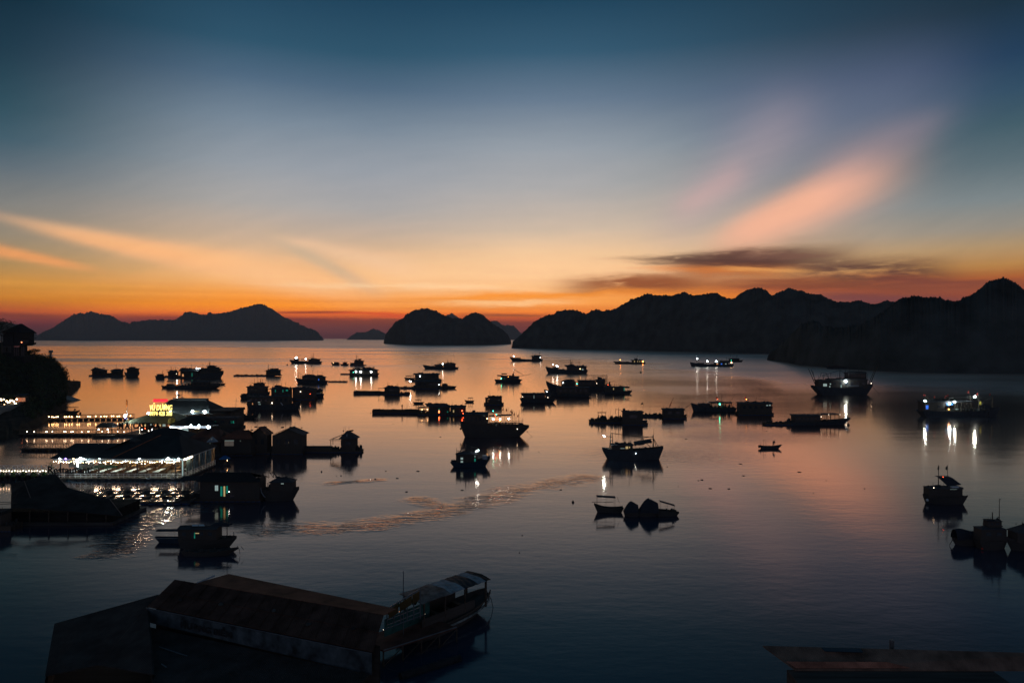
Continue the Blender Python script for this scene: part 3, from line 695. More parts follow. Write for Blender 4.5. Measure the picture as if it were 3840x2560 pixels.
# --- second row
t = Th('floating_house', 'cream gabled floating hut, leftmost of the three in front of the headland', 'floating house', 371, 1410, G_HOUSE)
t.raft(-30, 32, 4, 26, gear=3, seed=11); t.cabin(-20, 24, 4, 21, 30, 22, 'front', 4, slits=2, rx=(-14, 0)); t.part('water_tank', MB().cyl((-14, 0), 2.6, 27, 34, 8), drum)
t = Th('floating_house', 'small floating hut with one bright window, middle of the three by the headland', 'floating house', 436, 1411, G_HOUSE)
t.raft(-32, 30, 4, 24, gear=4, seed=12); t.cabin(-14, 20, 4, 20, 26, 20, 'gable', 3, slits=1); t.cabin(-30, -15, 4, 11, 13, 16, 'flat', 1); t.part('water_tank', MB().ball((24, 0, 26), 3.2), drum)
t.mast(24, 4, 24, 0.8, name='tank_post'); t.lamp(13, 17, LW, 1.5)
t = Th('fishing_boat', 'tall blunt moored boat, rightmost of the three by the headland', 'fishing boat', 496, 1412, G_FISH)
t.hull(-26, 27, 18, 12, 14, 26, 1, 6, 8); t.cabin(-16, 20, 12, 28, 31, 18, 'flat', 3, slits=3); t.cabin(-8, 8, 31, 35, 36.5, 12, 'flat', 2); t.gear(10, 24, 14, 10, 14, 6, seed=13); t.lamp(10, 25, LV, 1.1)

t = Th('fishing_boat', 'small boat with a short mast at the left of the crowded cluster', 'fishing boat', 602, 1420, G_FISH)
t.hull(-18, 18, 12, 9, 9, 16, 1, 4, 3); t.cabin(-10, 8, 9, 16, 18, 12, 'flat', 2); t.mast(8, 16, 31, 0.7); t.gear(-14, 14, 9, 9, 10, 7, seed=14)
t = Th('floating_house', 'small flat roofed hut raft in the crowded cluster', 'floating house', 650, 1414, G_HOUSE)
t.raft(-30, 26, 4, 26, gear=6, seed=15); t.cabin(-16, 14, 4, 19, 25, 18, 'hip', 3, slits=1); t.mast(-20, 8, 26, 0.5); t.part('awning', MB().box(-26, -12, -4, 4, 26, 27), tarp)
t.lamp(14, 13, LV, 1.3)
t = Th('floating_house', 'wide gabled floating house with green lit doorway in the crowded cluster', 'floating house', 708, 1418, G_HOUSE)
t.raft(-38, 46, 4, 30, gear=5, seed=16); t.cabin(-26, 40, 4, 27, 37, 26, 'gable', 5, wins=[(-16, 12, 6, 9, GO), (18, 14, 3, 13, GG)]); t.lamp(0, 12, LR, 0.9)
t = Th('trawler', 'big trawler with a row of white lamps on its left in the crowded cluster', 'trawler', 788, 1418, G_FISH)
t.hull(-50, 50, 18, 20, 26, 30, 1, 10, 6); t.cabin(-36, 36, 20, 34, 37, 22, 'flat', 3, slits=5); t.cabin(-8, 18, 37, 44, 46.5, 16, 'flat', 3); t.cabin(20, 32, 36, 40, 42, 12, 'flat', 2)
t.gear(-30, 46, 20, 13, 20, 12, seed=17); t.lamp(-47, 37, LW, 3.0); t.lamp(-41, 36, LW, 3.0); t.lamp(-34, 35, LW, 3.2); t.lamp(-24, 31, LW, 1.6)
t = Th('sampan', 'small canopied boat in front of the crowded cluster', 'sampan', 634, 1455, G_FISH)
t.hull(-30, 28, 7, 6, 9, 14, -1, 5, 3); t.awning(-6, 18, 6, 0, 25, 12, curve=2.5); t.cabin(-8, 20, 6, 12, 14, 10, 'flat', 1); t.gear(-24, -8, 6, 5, 8, 5, seed=18)
t = Th('barge', 'long dark barge heaped with gear in front of the crowded cluster', 'barge', 744, 1456, G_FISH)
t.hull(-84, 82, 11, 9, 9, 34, 1, 14, 4); t.gear(-78, 50, 9, 20, 26, 40, seed=19); t.cabin(-20, 40, 8, 24, 29, 20, 'gable', 3, slits=3); t.cabin(50, 74, 8, 17, 19, 14, 'flat', 2)
t.lamp(-78, 30, LW, 2.2); t.lamp(-78, 20, LW, 2.2); t.lamp(8, 18, GW, 2.2); t.lamp(-48, 22, GW, 1.2); t.lamp(-56, 17, GW, 1.2)
t = Th('sampan', 'low slim sampan at the right edge of the crowded cluster', 'sampan', 822, 1443, G_FISH)
t.hull(-22, 24, 4, 3.5, 6, 8, 1, 5, 2); t.awning(-10, 10, 3, 0, 10, 7)

t = Th('floating_house', 'box shaped hut at the right end of a long thin raft, left centre', 'floating house', 969, 1410, G_HOUSE)
t.raft(-89, 64, 3.5, 20, gear=4, seed=20); t.part('deck', MB().box(20, 84, -12, 12, 2, 5), wood); t.cabin(32, 80, 5, 20, 27, 22, 'hip', 5, slits=1, rx=(46, 70))

t = Th('fishing_boat', 'boat with two joined roofs and a blue lit window trailing floats', 'fishing boat', 1172, 1437, G_FISH)
t.hull(-63, 56, 9, 10, 20, 30, -1, 8, 4); t.cabin(-36, 14, 9, 25, 33, 24, 'hip', 3, rx=(-26, 4), slits=2); t.cabin(14, 46, 9, 22, 29, 22, 'hip', 3, wins=[(26, 15, 3, 6, GB)])
t.mast(-52, 14, 43, 0.8); t.mast(-46, 14, 34, 0.5); t.rig([((-52, 42), (-36, 28))]); t.lamp(12, 22, LW, 2.6); t.lamp(36, 20, LV, 1.4)
t = Th('float_line', 'string of low floats trailing right from the blue windowed boat', 'raft', 1268, 1432)
t.raft(-36, 34, 3, 12, gear=2.5, seed=21)

t = Th('fishing_boat', 'cluttered boat with three dazzling white lamps under its roof edge', 'fishing boat', 1366, 1409, G_FISH)
t.hull(-56, 56, 8, 7, 10, 34, 1, 5, 4, m=hullm); t.cabin(-52, -8, 7, 20, 23, 24, 'flat', 4, slits=2); t.cabin(-8, 48, 7, 20, 31, 26, 'hip', 4, rx=(0, 24))
t.gear(-40, 20, 24, 10, 14, 20, 'roof_gear', seed=22); t.part('hoop', MB().path([(14 + 8 * math.cos(a * 0.3), 0, 28 + 7 * math.sin(a * 0.3)) for a in range(0, 11)], 0.6, 4), wood)
t.mast(-20, 22, 38, 0.6); t.mast(-6, 28, 42, 0.4); t.rig([((-6, 42), (8, 42)), ((8, 42), (8, 28))])
t.lamp(-28, 17, LW, 3.4, -14); t.lamp(-10, 16, LW, 3.6, -15); t.lamp(29, 16, LW, 3.0, -15); t.lamp(-38, 14, LG, 1.1, -13)
t = Th('float_line', 'short low raft sticking out left of the three lamp boat', 'raft', 1294, 1404)
t.raft(-16, 17, 3, 10, gear=2, seed=23)

t = Th('sampan', 'slender sampan with a flat canopy behind the two storey house', 'sampan', 1536, 1422, G_FISH)
t.hull(-20, 20, 5, 4, 7, 9, -1, 4, 2); t.awning(-14, 4, 4, 0, 13, 7)
for i_, dx_ in enumerate((9, 15)):
    p_ = at(1536 + dx_, 1422); person(('person standing nearer the bow' if i_ == 0 else 'person standing nearer the house') + ' in the slender sampan', (p_.x, p_.y, 0.9), 1.6, 0.4)
t = Th('floating_house', 'tall back house with a low ridged roof in the centre left pair', 'floating house', 1600, 1430, G_HOUSE)
t.raft(-54, 54, 5, 34, gear=5, seed=24); t.cabin(-42, 44, 5, 26, 31, 30, 'gable', 6, slits=3); t.lamp(-23, 21, LW, 1.8, -17); t.gear(44, 54, 6, 8, 12, 5, seed=25)
t = Th('floating_house', 'wide front house with cluttered porch in the centre left pair', 'floating house', 1604, 1457, G_HOUSE)
t.raft(-56, 56, 5, 34, gear=8, seed=26); t.cabin(-44, 46, 5, 26, 34, 30, 'gable', 4, slits=4); t.gear(-50, 50, 5, 13, 40, 26, seed=27)
t.rig([((-62, 28), (-34, 28)), ((-60, 28), (-60, 5)), ((-34, 28), (-34, 5))]); t.lamp(-62, 28, LW, 2.6, -18); t.lamp(-66, 30, LW, 1.3, -18); t.lamp(44, 16, LW, 1.0, -18)
t = Th('raft', 'low cluttered raft reaching left from the centre left pair', 'raft', 1526, 1456)
t.raft(-24, 22, 5, 16, gear=6, seed=28)
t = Th('fishing_boat', 'low canopied boat tied to the right of the centre left pair', 'fishing boat', 1684, 1456, G_FISH)
t.hull(-28, 28, 7, 6, 8, 14, 1, 6, 3); t.cabin(-26, -6, 6, 13, 19, 11, 'hip', 2); t.gear(-4, 22, 6, 6, 9, 8, seed=29); t.mast(-26, 8, 30, 0.4)

t = Th('raft', 'long narrow raft running left to the hut under the left centre lamp streaks', 'raft', 1385, 1476)
t.raft(-57, 56, 8, 24, gear=4, seed=30, n=10); t.hull(-57, 40, 10, 9, 12, 16, -1, 2, 3, m=dwood)
t = Th('floating_house', 'box hut with open porch at the end of the long narrow raft', 'floating house', 1470, 1479, G_HOUSE)
t.raft(-30, 66, 6, 30, gear=7, seed=31); t.cabin(-26, 28, 6, 25, 32, 26, 'hip', 3, rx=(-18, 22), slits=1); t.part('porch_roof', MB().box(-52, -28, -8, 8, 22.6, 23.6), roofd); t.mast(-50, 6, 23, 0.5, name='porch_post'); t.mast(36, 8, 24, 0.4)

t = Th('floating_house', 'lone box house with a side annex, centre of the bay', 'floating house', 1852, 1517, G_HOUSE)
t.raft(-37, 37, 6, 30, gear=5, seed=32); t.cabin(-22, 30, 6, 30, 33, 26, 'shed', 2, slits=2); t.cabin(-32, -23, 6, 25, 27, 18, 'flat', 1); t.lamp(-18, 22, GO, 1.6, -14)
t = Th('sampan', 'tiny canopied rowing boat drifting left of the lone box house', 'sampan', 1760, 1508, G_FISH)
t.hull(-18, 18, 6, 5, 8, 10, -1, 5, 3); t.awning(-4, 12, 5, 0, 17, 8); 
t = Th('fishing_boat', 'fishing boat with a wavy canopy and a long boom pointing right', 'fishing boat', 1906, 1433, G_FISH)
t.hull(-51, 52, 10, 8, 10, 26, 1, 8, 5); t.cabin(-26, 40, 8, 20, 23, 18, 'flat', 2, slits=3); t.awning(-40, 0, 9, 0, 25, 18, curve=3.5, tilt=-4); t.awning(-24, -6, 27, 0, 31, 10, curve=3)
t.mast(21, 22, 51, 0.9); t.mast(-24, 25, 38, 0.5); t.rig([((34, 20), (85, 31)), ((21, 48), (60, 25))], 0.5); t.part('net_bundle', MB().ball((18, 0, 27), 4, 8, 6, 1.6, 0.2), netm); t.lamp(-26, 14, LG, 2.0, -11); t.lamp(-14, 15, GG, 1.6, -11); t.lamp(0, 20, LO, 1.0, -11); t.gear(20, 48, 9, 9, 14, 8, seed=33)
t = Th('fishing_boat', 'long roofed boat with bow to the right just below the trawler group', 'fishing boat', 2016, 1508, G_FISH)
t.hull(-66, 70, 15, 12, 17, 34, 1, 12, 6); t.cabin(-60, 28, 12, 31, 34.5, 26, 'flat', 3, slits=5, wins=[(-14, 22, 2.4, 11, GW)]); t.gear(28, 56, 13, 8, 16, 10, seed=34); t.lamp(38, 19, LV, 1.5, -12); t.lamp(-56, 22, LV, 1.2, -14); t.mast(-2, 32, 36, 0.6); t.cabin(36, 48, 13, 22, 24, 12, 'flat', 1)

# the group left of the wide open water
t = Th('fishing_boat', 'high bowed boat with a tall thin mast and long stern cabin, upper centre right', 'fishing boat', 2126, 1399, G_FISH)
t.hull(-80, 78, 12, 10, 25, 32, -1, 9, 5); t.cabin(0, 72, 10, 24, 28, 24, 'gable', 3, slits=4, wins=[(58, 14, 5, 8, GW)]); t.cabin(-6, 28, 24, 28, 30.5, 16, 'flat', 3)
t.cabin(-52, -32, 12, 22, 24, 14, 'flat', 2); t.gear(-46, 0, 10, 12, 20, 20, seed=35); t.mast(14, 28, 53, 1.0); t.mast(46, 26, 45, 0.8); t.mast(67, 24, 34, 0.4); t.flag(46, 43, 3, 4)
t.lamp(-52, 33, LW, 2.0, -5); t.lamp(-40, 29, LW, 1.6, -5); t.lamp(-36, 26, LW, 2.6, -7); t.lamp(48, 17, LY, 1.5, -13)
t = Th('trawler', 'trawler with strung net frame and boom, middle of the dense centre right group', 'trawler', 2222, 1462, G_FISH)
t.hull(-66, 70, 14, 14, 18, 34, 1, 10, 5); t.cabin(-54, 10, 14, 34, 37, 26, 'flat', 3, slits=4, wins=[(-58, 24, 5, 6, GG)]); t.cabin(14, 46, 14, 36, 40, 24, 'flat', 2, slits=2); t.cabin(20, 34, 40, 46, 48, 14, 'flat', 1)
t.mast(-50, 36, 58, 1.0); t.mast(-28, 36, 58, 0.8, x1=-20); t.mast(54, 16, 58, 1.3); t.mast(49, 18, 54, 0.7); t.mast(6, 36, 58, 0.5)
t.rig([((-20, 57), (54, 56)), ((-20, 52), (54, 50)), ((-50, 57), (-20, 57)), ((-30, 38), (54, 57)), ((54, 28), (85, 34)), ((54, 40), (34, 48))] + [((-18 + 7 * i, 57), (-18 + 7 * i, 52)) for i in range(10)], 0.45)
t.gear(-40, 66, 16, 22, 26, 30, seed=36); t.lamp(56, 20, LR, 1.8, -14); t.lamp(14, 26, LV, 1.2, -14)
t = Th('fishing_boat', 'boat with a sweeping pale bow left of the strung net trawler', 'fishing boat', 2116, 1474, G_FISH)
t.hull(-68, 60, 20, 22, 46, 38, -1, 14, 5); t.cabin(-10, 42, 22, 42, 50, 26, 'hip', 3, rx=(0, 30), slits=2); t.mast(-50, 38, 64, 0.9); t.rig([((-60, 58), (-12, 52))], 0.4)
t.cabin(-38, -32, 50, 52, 53, 4, 'flat', 1, solid=False); t.lamp(-5, 40, LW, 1.6, -14); t.lamp(46, 36, LG, 1.8, -14)
t = Th('houseboat', 'long low box houseboat in front of the strung net trawler', 'houseboat', 2130, 1486, G_HOUSE)
t.hull(-90, 86, 10, 10, 26, 40, -1, 6, 12); t.cabin(-42, 78, 8, 33, 37, 34, 'gable', 2, slits=6); t.lamp(-80, 18, LW, 1.2, -10); t.gear(-76, -44, 10, 10, 20, 10, seed=37)
t = Th('houseboat', 'flat roofed houseboat with a green window at the right end of the dense group', 'houseboat', 2325, 1476, G_HOUSE)
t.hull(-64, 46, 8, 7, 12, 30, 1, 8, 4); t.cabin(-56, 16, 7, 24, 27.5, 24, 'flat', 2, wins=[(-26, 19, 3, 7, GY), (14, 18, 3.4, 11, GG)]); t.part('porch_roof', MB().box(16, 34, -13, 13, 22, 27), roofd); t.mast(30, 8, 22, 0.5, name='porch_post'); t.gear(16, 40, 8, 7, 14, 9, seed=38); t.rig([((-60, 33), (10, 34)), ((-20, 28), (-20, 37))], 0.35)

# the long jetty like raft, centre left
t = Th('raft', 'very long low raft with a fisherman on it, left of the twin lit houses', 'raft', 1500, 1549)
t.raft(-102, 72, 12, 26, gear=5, seed=39, n=15); t.hull(-102, 60, 14, 12, 15, 24, -1, 2, 3, m=dwood); t.mast(26, 14, 36, 0.4); t.mast(58, 12, 56, 0.5, x1=68)
p_ = at(1508, 1547); person('lone fisherman standing on the very long low raft', (p_.x, p_.y, 0.85), 1.65, 0.3)
t = Th('floating_house', 'ridged house with a red and green doorway at the end of the very long raft', 'floating house', 1628, 1554, G_HOUSE)
t.raft(-62, 62, 7, 36, gear=9, seed=40); t.cabin(-60, -18, 7, 26, 32, 26, 'shedr', 2, solid=False); t.cabin(-18, 58, 7, 30, 42, 32, 'gable', 4, rx=(-36, 44), wins=[(20, 20, 4, 7, GG), (20, 12, 4, 8, LR), (52, 12, 4, 4, GG)])
t.cabin(-24, -10, 38, 43, 44.5, 8, 'flat', 0); t.gear(-58, -18, 8, 14, 24, 18, seed=41)
for i_, (a_, b_) in enumerate([(-50, 22), (-44, 20), (-36, 22), (-30, 19), (-24, 21), (-46, 12), (-30, 11)]): t.lamp(a_, b_, (GO, LY, GW)[i_ % 3], 1.5, -12)
t = Th('floating_house', 'small gabled house with two red lamps beside the high bowed boat', 'floating house', 1718, 1556, G_HOUSE)
t.raft(-30, 30, 7, 30, gear=4, seed=42); t.cabin(-28, 28, 7, 30, 37, 28, 'gable', 2, wins=[(-16, 16, 4, 9, GY)]); t.lamp(16, 18, LR, 2.4, -16); t.lamp(20, 8, LR, 1.6, -16)
t = Th('sampan', 'low dark sampan passing behind the roof of the ridged house', 'sampan', 1571, 1514, G_FISH)
t.hull(-22, 20, 6, 5, 7, 12, 1, 6, 4); t.awning(-12, 8, 5, 0, 15, 8)

# --- the big wooden fishing boat
t = Th('fishing_boat', 'largest high bowed wooden fishing boat, covered with flags and coloured lamps', 'fishing boat', 1856, 1636, G_FISH)
t.hull(-128, 128, 52, 44, 42, 64, 1, 34, 16, m=dwood, n=26); t.cabin(-112, -28, 46, 84, 92, 46, 'gable', 4, slits=5, wins=[(-12, 70, 3, 4, GW)]); t.cabin(-84, -74, 90, 96, 98, 10, 'flat', 1)
t.mast(-26, 48, 112, 1.6); t.awning(-22, 62, 46, 0, 78, 40, tilt=4, curve=-3); t.part('rail_net', MB().box(-20, 88, -22, -21, 52, 55), netm)
r_ = MB(); r_.bar((-20, -24, 58), (104, -16, 60), 0.7, 4)
for i_ in range(13): r_.bar((-20 + i_ * 10, -23, 44), (-20 + i_ * 10, -23, 60), 0.5, 4)
t.part('railing', r_, wood); t.gear(-20, 96, 44, 14, 36, 34, seed=43); t.gear(96, 106, 42, 14, 14, 8, seed=44)
for a_, b_, c_ in [(-5, 98, 60), (16, 84, 60), (36, 104, 60), (48, 108, 60), (54, 96, 60), (66, 102, 50), (78, 92, 50), (90, 98, 46)]: t.mast(a_, c_, b_, 0.5, x1=a_ + 2, name='pole')
for a_, b_ in [(32, 102), (45, 100), (62, 95), (66, 90), (74, 84), (88, 78)]: t.flag(a_, b_, 4, 12, pole=24)
t.lamp(-6, 96, LG, 2.0, -8); t.lamp(6, 84, LG, 2.0, -8); t.lamp(-40, 80, GW, 1.4, -24); t.lamp(-28, 70, LY, 2.2, -24); t.lamp(-6, 68, LW, 3.6, -24); t.lamp(4, 68, LR, 1.8, -24); t.lamp(10, 68, LR, 1.8, -24)
t.lamp(20, 67, LW, 3.0, -24); t.lamp(18, 62, LO, 2.6, -24); t.lamp(52, 69, LW, 3.4, -22); t.lamp(84, 30, LV, 1.6, -18); t.lamp(2, 81, LR, 1.8, -20)
t.part('mooring_rope', MB().path([(120, 0, 18), (130, 0, 8), (140, 0, 0)], 0.4, 4), rope); t.part('fender', MB().ball((-128, -8, 30), 3.6, 8, 6, 1.2), rubber)
t.rig([((-128, 42), (-136, 42)), ((-26, 110), (30, 82)), ((104, 56), (104, 68))], 0.6)

t = Th('fishing_boat', 'small fishing boat with green lit window, just below the big flagged boat', 'fishing boat', 1766, 1748, G_FISH)
t.hull(-76, 73, 20, 16, 40, 50, 1, 18, 12, m=hullb, n=22); t.cabin(-55, 22, 14, 46, 58, 34, 'hip', 2, rx=(-26, -8), wins=[(-33, 32, 9, 8, GW), (-33, 20, 9, 6, GW), (16, 24, 5, 16, GG)])
t.cabin(24, 70, 18, 30, 34, 20, 'shedr', 1, solid=False); t.mast(-20, 56, 84, 1.8, name='funnel'); t.mast(-54, 44, 70, 0.9); t.mast(-40, 50, 62, 0.8); t.mast(26, 20, 70, 0.8); t.mast(46, 24, 62, 0.6)
t.rig([((-54, 46), (-36, 62)), ((-20, 80), (26, 66))], 0.5); t.gear(24, 66, 18, 14, 26, 14, seed=45); t.gear(-72, -56, 18, 8, 16, 6, seed=46); t.part('roof_lamp', MB().bar((18, -14, 58), (30, -14, 63), 1.3, 6), LW)
t.part('fish_box', MB().box(44, 62, -16, -4, 28, 42), hullw); t.lamp(16, 40, GW, 3.0, -19)

t = Th('fishing_boat', 'fishing boat with a tall stern gantry, raised bow derrick and a bright outboard lamp', 'fishing boat', 2376, 1722, G_FISH)
t.hull(-116, 112, 42, 34, 50, 50, 1, 16, 18, n=24); t.cabin(-82, -6, 34, 54, 58, 36, 'flat', 3, wins=[(-28, 47, 9, 9, GY), (-18, 48, 4, 6, GY), (-44, 44, 16, 1.5, GW)])
t.gear(-80, -10, 58, 9, 26, 26, 'roof_gear', seed=47); t.gear(-6, 72, 38, 9, 24, 24, 'net_heap', seed=94); t.gear(-112, -84, 36, 10, 26, 10, seed=48)
t.mast(-89, 40, 98, 2.0, name='gantry_leg', x1=-85); t.mast(-77, 40, 99, 1.4, name='gantry_leg', x1=-79); t.mast(74, 40, 92, 2.0); t.mast(76, 92, 118, 0.5); t.mast(-16, 58, 118, 0.4)
t.rig([((-86, 98), (-80, 98)), ((-80, 98), (8, 86)), ((8, 86), (74, 84)), ((-110, 87), (-88, 85)), ((70, 38), (32, 80)), ((32, 80), (74, 86)), ((0, 66), (74, 78)), ((76, 78), (96, 42)), ((76, 74), (88, 40)), ((32, 80), (30, 72)), ((-85, 84), (-79, 84)), ((-86, 70), (-78, 70))], 0.95)
t.part('derrick_hook', MB().bar((-16, 0, 58), (-10, 0, 70), 1.0, 5).bar((-10, 0, 70), (-8, 0, 62), 0.8, 5), metal)
b = MB(); vs_ = [(2 + i * 8, y_, 62 + i * 1.6 + (i % 2) * 0.8 - (4 if y_ < 0 else 0)) for i in range(9) for y_ in (-14, 14)]; b.add(vs_ + [(p, q, r_ - 5 - 3 * abs(math.sin(p * 0.31))) for p, q, r_ in vs_], [(2 * i, 2 * i + 2, 2 * i + 3, 2 * i + 1) for i in range(8)] + [(18 + 2 * i, 18 + 2 * i + 1, 18 + 2 * i + 3, 18 + 2 * i + 2) for i in range(8)] + [(2 * i, 18 + 2 * i, 18 + 2 * i + 2, 2 * i + 2) for i in range(8)]); t.part('awning', b, tarp)
t.part('anchor_winch', MB().bar((34, 0, 38), (46, 0, 46), 3, 7), metal); t.lamp(-111, 87, LB, 3.4, -6); t.lamp(2, 34, LG, 1.6, -20); t.lamp(4, 26, LW, 1.2, -24)
t.part('bow_railing', MB().path([(86, -8, 46), (92, -6, 54), (102, -4, 53), (108, 0, 50)], 0.6, 4), wood)

t = Th('rowing_boat', 'small open boat with rod holders carrying one sitting fisher', 'rowing boat', 2890, 1682, G_FISH)
t.hull(-42, 42, 12, 8, 15, 18, 1, 12, 8); t.mast(-27, 10, 33, 0.6, name='rod'); t.mast(-16, 10, 30, 0.4, name='rod', x1=-20); t.mast(-36, 9, 26, 0.4, name='rod'); t.rig([((-27, 33), (-21, 32)), ((-42, 12), (-36, 14))], 0.5)
t.part('outboard_motor', MB().box(-45, -41, -2, 2, 3, 13), rubber)
p_ = at(2903, 1682); person('fisher sitting in the small open boat with rod holders', (p_.x, p_.y, 0.55), 1.6, -0.6, True)

# --- right side groups
t = Th('raft', 'raft overgrown with potted bushes left of the house with the black flag', 'raft', 2270, 1584)
t.raft(-60, 62, 8, 30, gear=14, seed=50, n=11); t.gear(-40, 60, 9, 26, 26, 40, 'plant_pots', seed=51); t.hull(-62, -10, 8, 7, 12, 12, -1, 6, 3); t.awning(-28, 2, 12, 0, 38, 14); t.mast(-12, 12, 62, 0.5); t.mast(50, 20, 56, 1.0); t.rig([((38, 50), (60, 47)), ((38, 50), (38, 30))], 0.5)
t = Th('floating_house', 'dark boxy house with a black flag, centre right', 'floating house', 2370, 1591, G_HOUSE)
t.raft(-40, 56, 7, 40, gear=6, seed=52); t.cabin(-34, 38, 7, 46, 50, 36, 'flat', 3, slits=1); t.gear(-34, 34, 50, 7, 20, 12, 'roof_gear', seed=53); t.flag(42, 79, 9, 7, m=netm, pole=26); t.hull(30, 58, 16, 14, 16, 14, 1, 4, 2); t.cabin(-34, -26, 50, 58, 60, 8, 'flat', 0); t.lamp(-22, 58, GW, 1.0)
t = Th('raft', 'low plank raft joining the black flag house to the small house', 'raft', 2448, 1562)
t.raft(-50, 44, 8, 22, gear=9, seed=54); t.mast(-10, 10, 40, 0.4)
t = Th('floating_house', 'small flat roofed house with a slanting flagpole, right of the black flag house', 'floating house', 2526, 1568, G_HOUSE)
t.raft(-44, 46, 7, 32, gear=6, seed=55); t.cabin(-40, 36, 7, 32, 37, 30, 'flat', 3, slits=2); t.hull(16, 50, 12, 10, 15, 14, 1, 6, 2); t.mast(-18, 37, 80, 0.7, x1=1); t.part('furled_flag', MB().bar((-14, 0, 46), (-7, 0, 61), 2.4, 6, 0.8), redm)
t = Th('fishing_boat', 'boat with a green lamp and a red flag beside the spiky roofed house', 'fishing boat', 2680, 1542, G_FISH)
t.hull(-88, 80, 14, 12, 32, 34, -1, 8, 5); t.cabin(-16, 30, 12, 32, 36, 22, 'flat', 4, solid=False); t.cabin(36, 62, 12, 32, 35, 18, 'flat', 2, solid=False); t.cabin(-60, -20, 12, 26, 29, 22, 'flat', 2, slits=2); t.gear(-70, 70, 12, 20, 24, 34, seed=56)
t.mast(26, 36, 62, 0.6); t.mast(60, 34, 60, 0.5, x1=72); t.rig([((-88, 28), (-108, 14)), ((-86, 30), (-104, 16))], 0.5); t.flag(10, 52, 5, 8, pole=16); t.lamp(16, 28, LG, 3.4, -12); t.lamp(10, 46, LR, 1.2, -4)
t = Th('floating_house', 'long flat roofed house bristling with poles along its roof', 'floating house', 2828, 1554, G_HOUSE)
t.raft(-66, 66, 8, 42, gear=6, seed=57); t.cabin(-58, 60, 8, 42, 48, 38, 'gable', 4, slits=5, wins=[(42, 36, 6, 4, GW), (52, 37, 6, 4, GW)])
for i_ in range(8): t.mast(22 + i_ * 5.4, 44, 54 + (i_ % 3), 0.4, name='roof_pole')
t.mast(70, 12, 46, 0.5); t.flag(-30, 62, 5, 10, pole=18); t.lamp(-30, 58, LO, 1.4, -4); t.part('fender', MB().ball((60, -18, 28), 4), rubber)

t = Th('houseboat', 'long houseboat with an open awning frame over its bow, right side', 'houseboat', 3040, 1592, G_HOUSE)
t.raft(-176, -70, 8, 26, gear=9, seed=58, n=8); t.hull(-80, 150, 12, 12, 26, 44, 1, 24, 4, n=24); t.cabin(-66, 30, 10, 34, 38, 36, 'flat', 4, slits=6); t.cabin(34, 100, 12, 40, 42, 34, 'shedr', 2, solid=False); t.gear(-60, 80, 12, 14, 36, 30, seed=59)
t.gear(-90, -70, 8, 24, 14, 8, seed=60); t.mast(-180, 4, 28, 0.6, name='post'); t.lamp(60, 40, LV, 1.8, -16); t.lamp(32, 32, LV, 1.4, -18); t.lamp(104, 40, LV, 1.2, -14); t.part('net_bundle', MB().ball((140, 0, 24), 6, 8, 6, 1.0, 0.2), netm)
for a_ in (52, 64, 76): t.mast(a_, 12, 46, 0.6, name='post')

t = Th('trawler', 'large trawler with outrigger booms raised at both ends, far right centre', 'trawler', 3164, 1480, G_FISH)
t.hull(-114, 110, 34, 26, 42, 66, 1, 22, 24, n=24); t.cabin(-100, -56, 28, 52, 56, 36, 'flat', 2, wins=[(-78, 38, 14, 10, GW), (-60, 32, 6, 5, GW)]); t.cabin(-58, 78, 26, 56, 60, 44, 'flat', 2, slits=6, wins=[(-20, 32, 3, 13, GW)])
t.cabin(10, 76, 60, 80, 84, 30, 'flat', 2, slits=5); r_ = MB()
for z_ in (72, 80): r_.bar((-84, -16, z_), (10, -16, z_), 0.6, 4)
for i_ in range(15): r_.bar((-84 + i_ * 6.7, -16, 58), (-84 + i_ * 6.7, -16, 80), 0.45, 4)
t.part('deck_railing', r_, metal)
t.mast(-105, 36, 98, 1.1, name='outrigger', x1=-132); t.mast(-100, 38, 96, 0.9, name='outrigger', x1=-122); t.mast(100, 40, 104, 1.1, name='outrigger', x1=125); t.mast(94, 42, 98, 0.9, name='outrigger', x1=118)
t.mast(-14, 60, 92, 1.0); t.mast(6, 60, 92, 0.9); t.mast(84, 44, 86, 0.9); t.mast(88, 44, 80, 0.9); t.rig([((-90, 62), (-84, 82)), ((-84, 82), (-66, 82)), ((-66, 82), (-56, 60)), ((-14, 92), (-80, 72)), ((6, 92), (80, 84)), ((-14, 92), (6, 80)), ((96, 42), (134, 4)), ((-116, 90), (-105, 40))], 0.55)
t.gear(14, 78, 84, 6, 20, 12, 'roof_gear', seed=61); t.gear(-60, 70, 60, 7, 30, 16, 'upper_gear', seed=62); t.lamp(-4, 52, LB, 3.4, -26); t.lamp(-60, 42, GW, 3.0, -22); t.lamp(94, 44, LV, 1.6, -18); t.part('fishing_light_reflector', MB().box(0, 40, -34, -30, 34, 38), hullw)

t = Th('fishing_boat', 'brightly lit fishing boat with red flags at the far right', 'fishing boat', 3598, 1562, G_FISH)
t.hull(-150, 151, 26, 20, 36, 62, 1, 12, 18, n=26); t.cabin(-142, -66, 20, 56, 61, 44, 'flat', 3, wins=[(-134, 38, 9, 14, GB), (-90, 40, 10, 8, glass)]); t.cabin(-62, 40, 20, 56, 60, 40, 'flat', 1, solid=False)
t.part('blue_canopy', MB().add([(-62, -26, 44), (-38, -26, 48), (-38, 0, 60), (-62, 0, 56)], [(0, 1, 2, 3)]).add([(-62, -26, 43), (-38, -26, 47), (-38, 0, 59), (-62, 0, 55)], [(3, 2, 1, 0)]), tarpb)
t.gear(-60, 100, 20, 20, 46, 60, seed=63); t.gear(-130, -10, 61, 6, 34, 20, 'roof_gear', seed=64); t.mast(41, 22, 78, 1.6); t.mast(46, 22, 60, 1.0); t.mast(74, 24, 66, 1.8); t.mast(124, 34, 78, 1.8); t.mast(-48, 60, 72, 0.8)
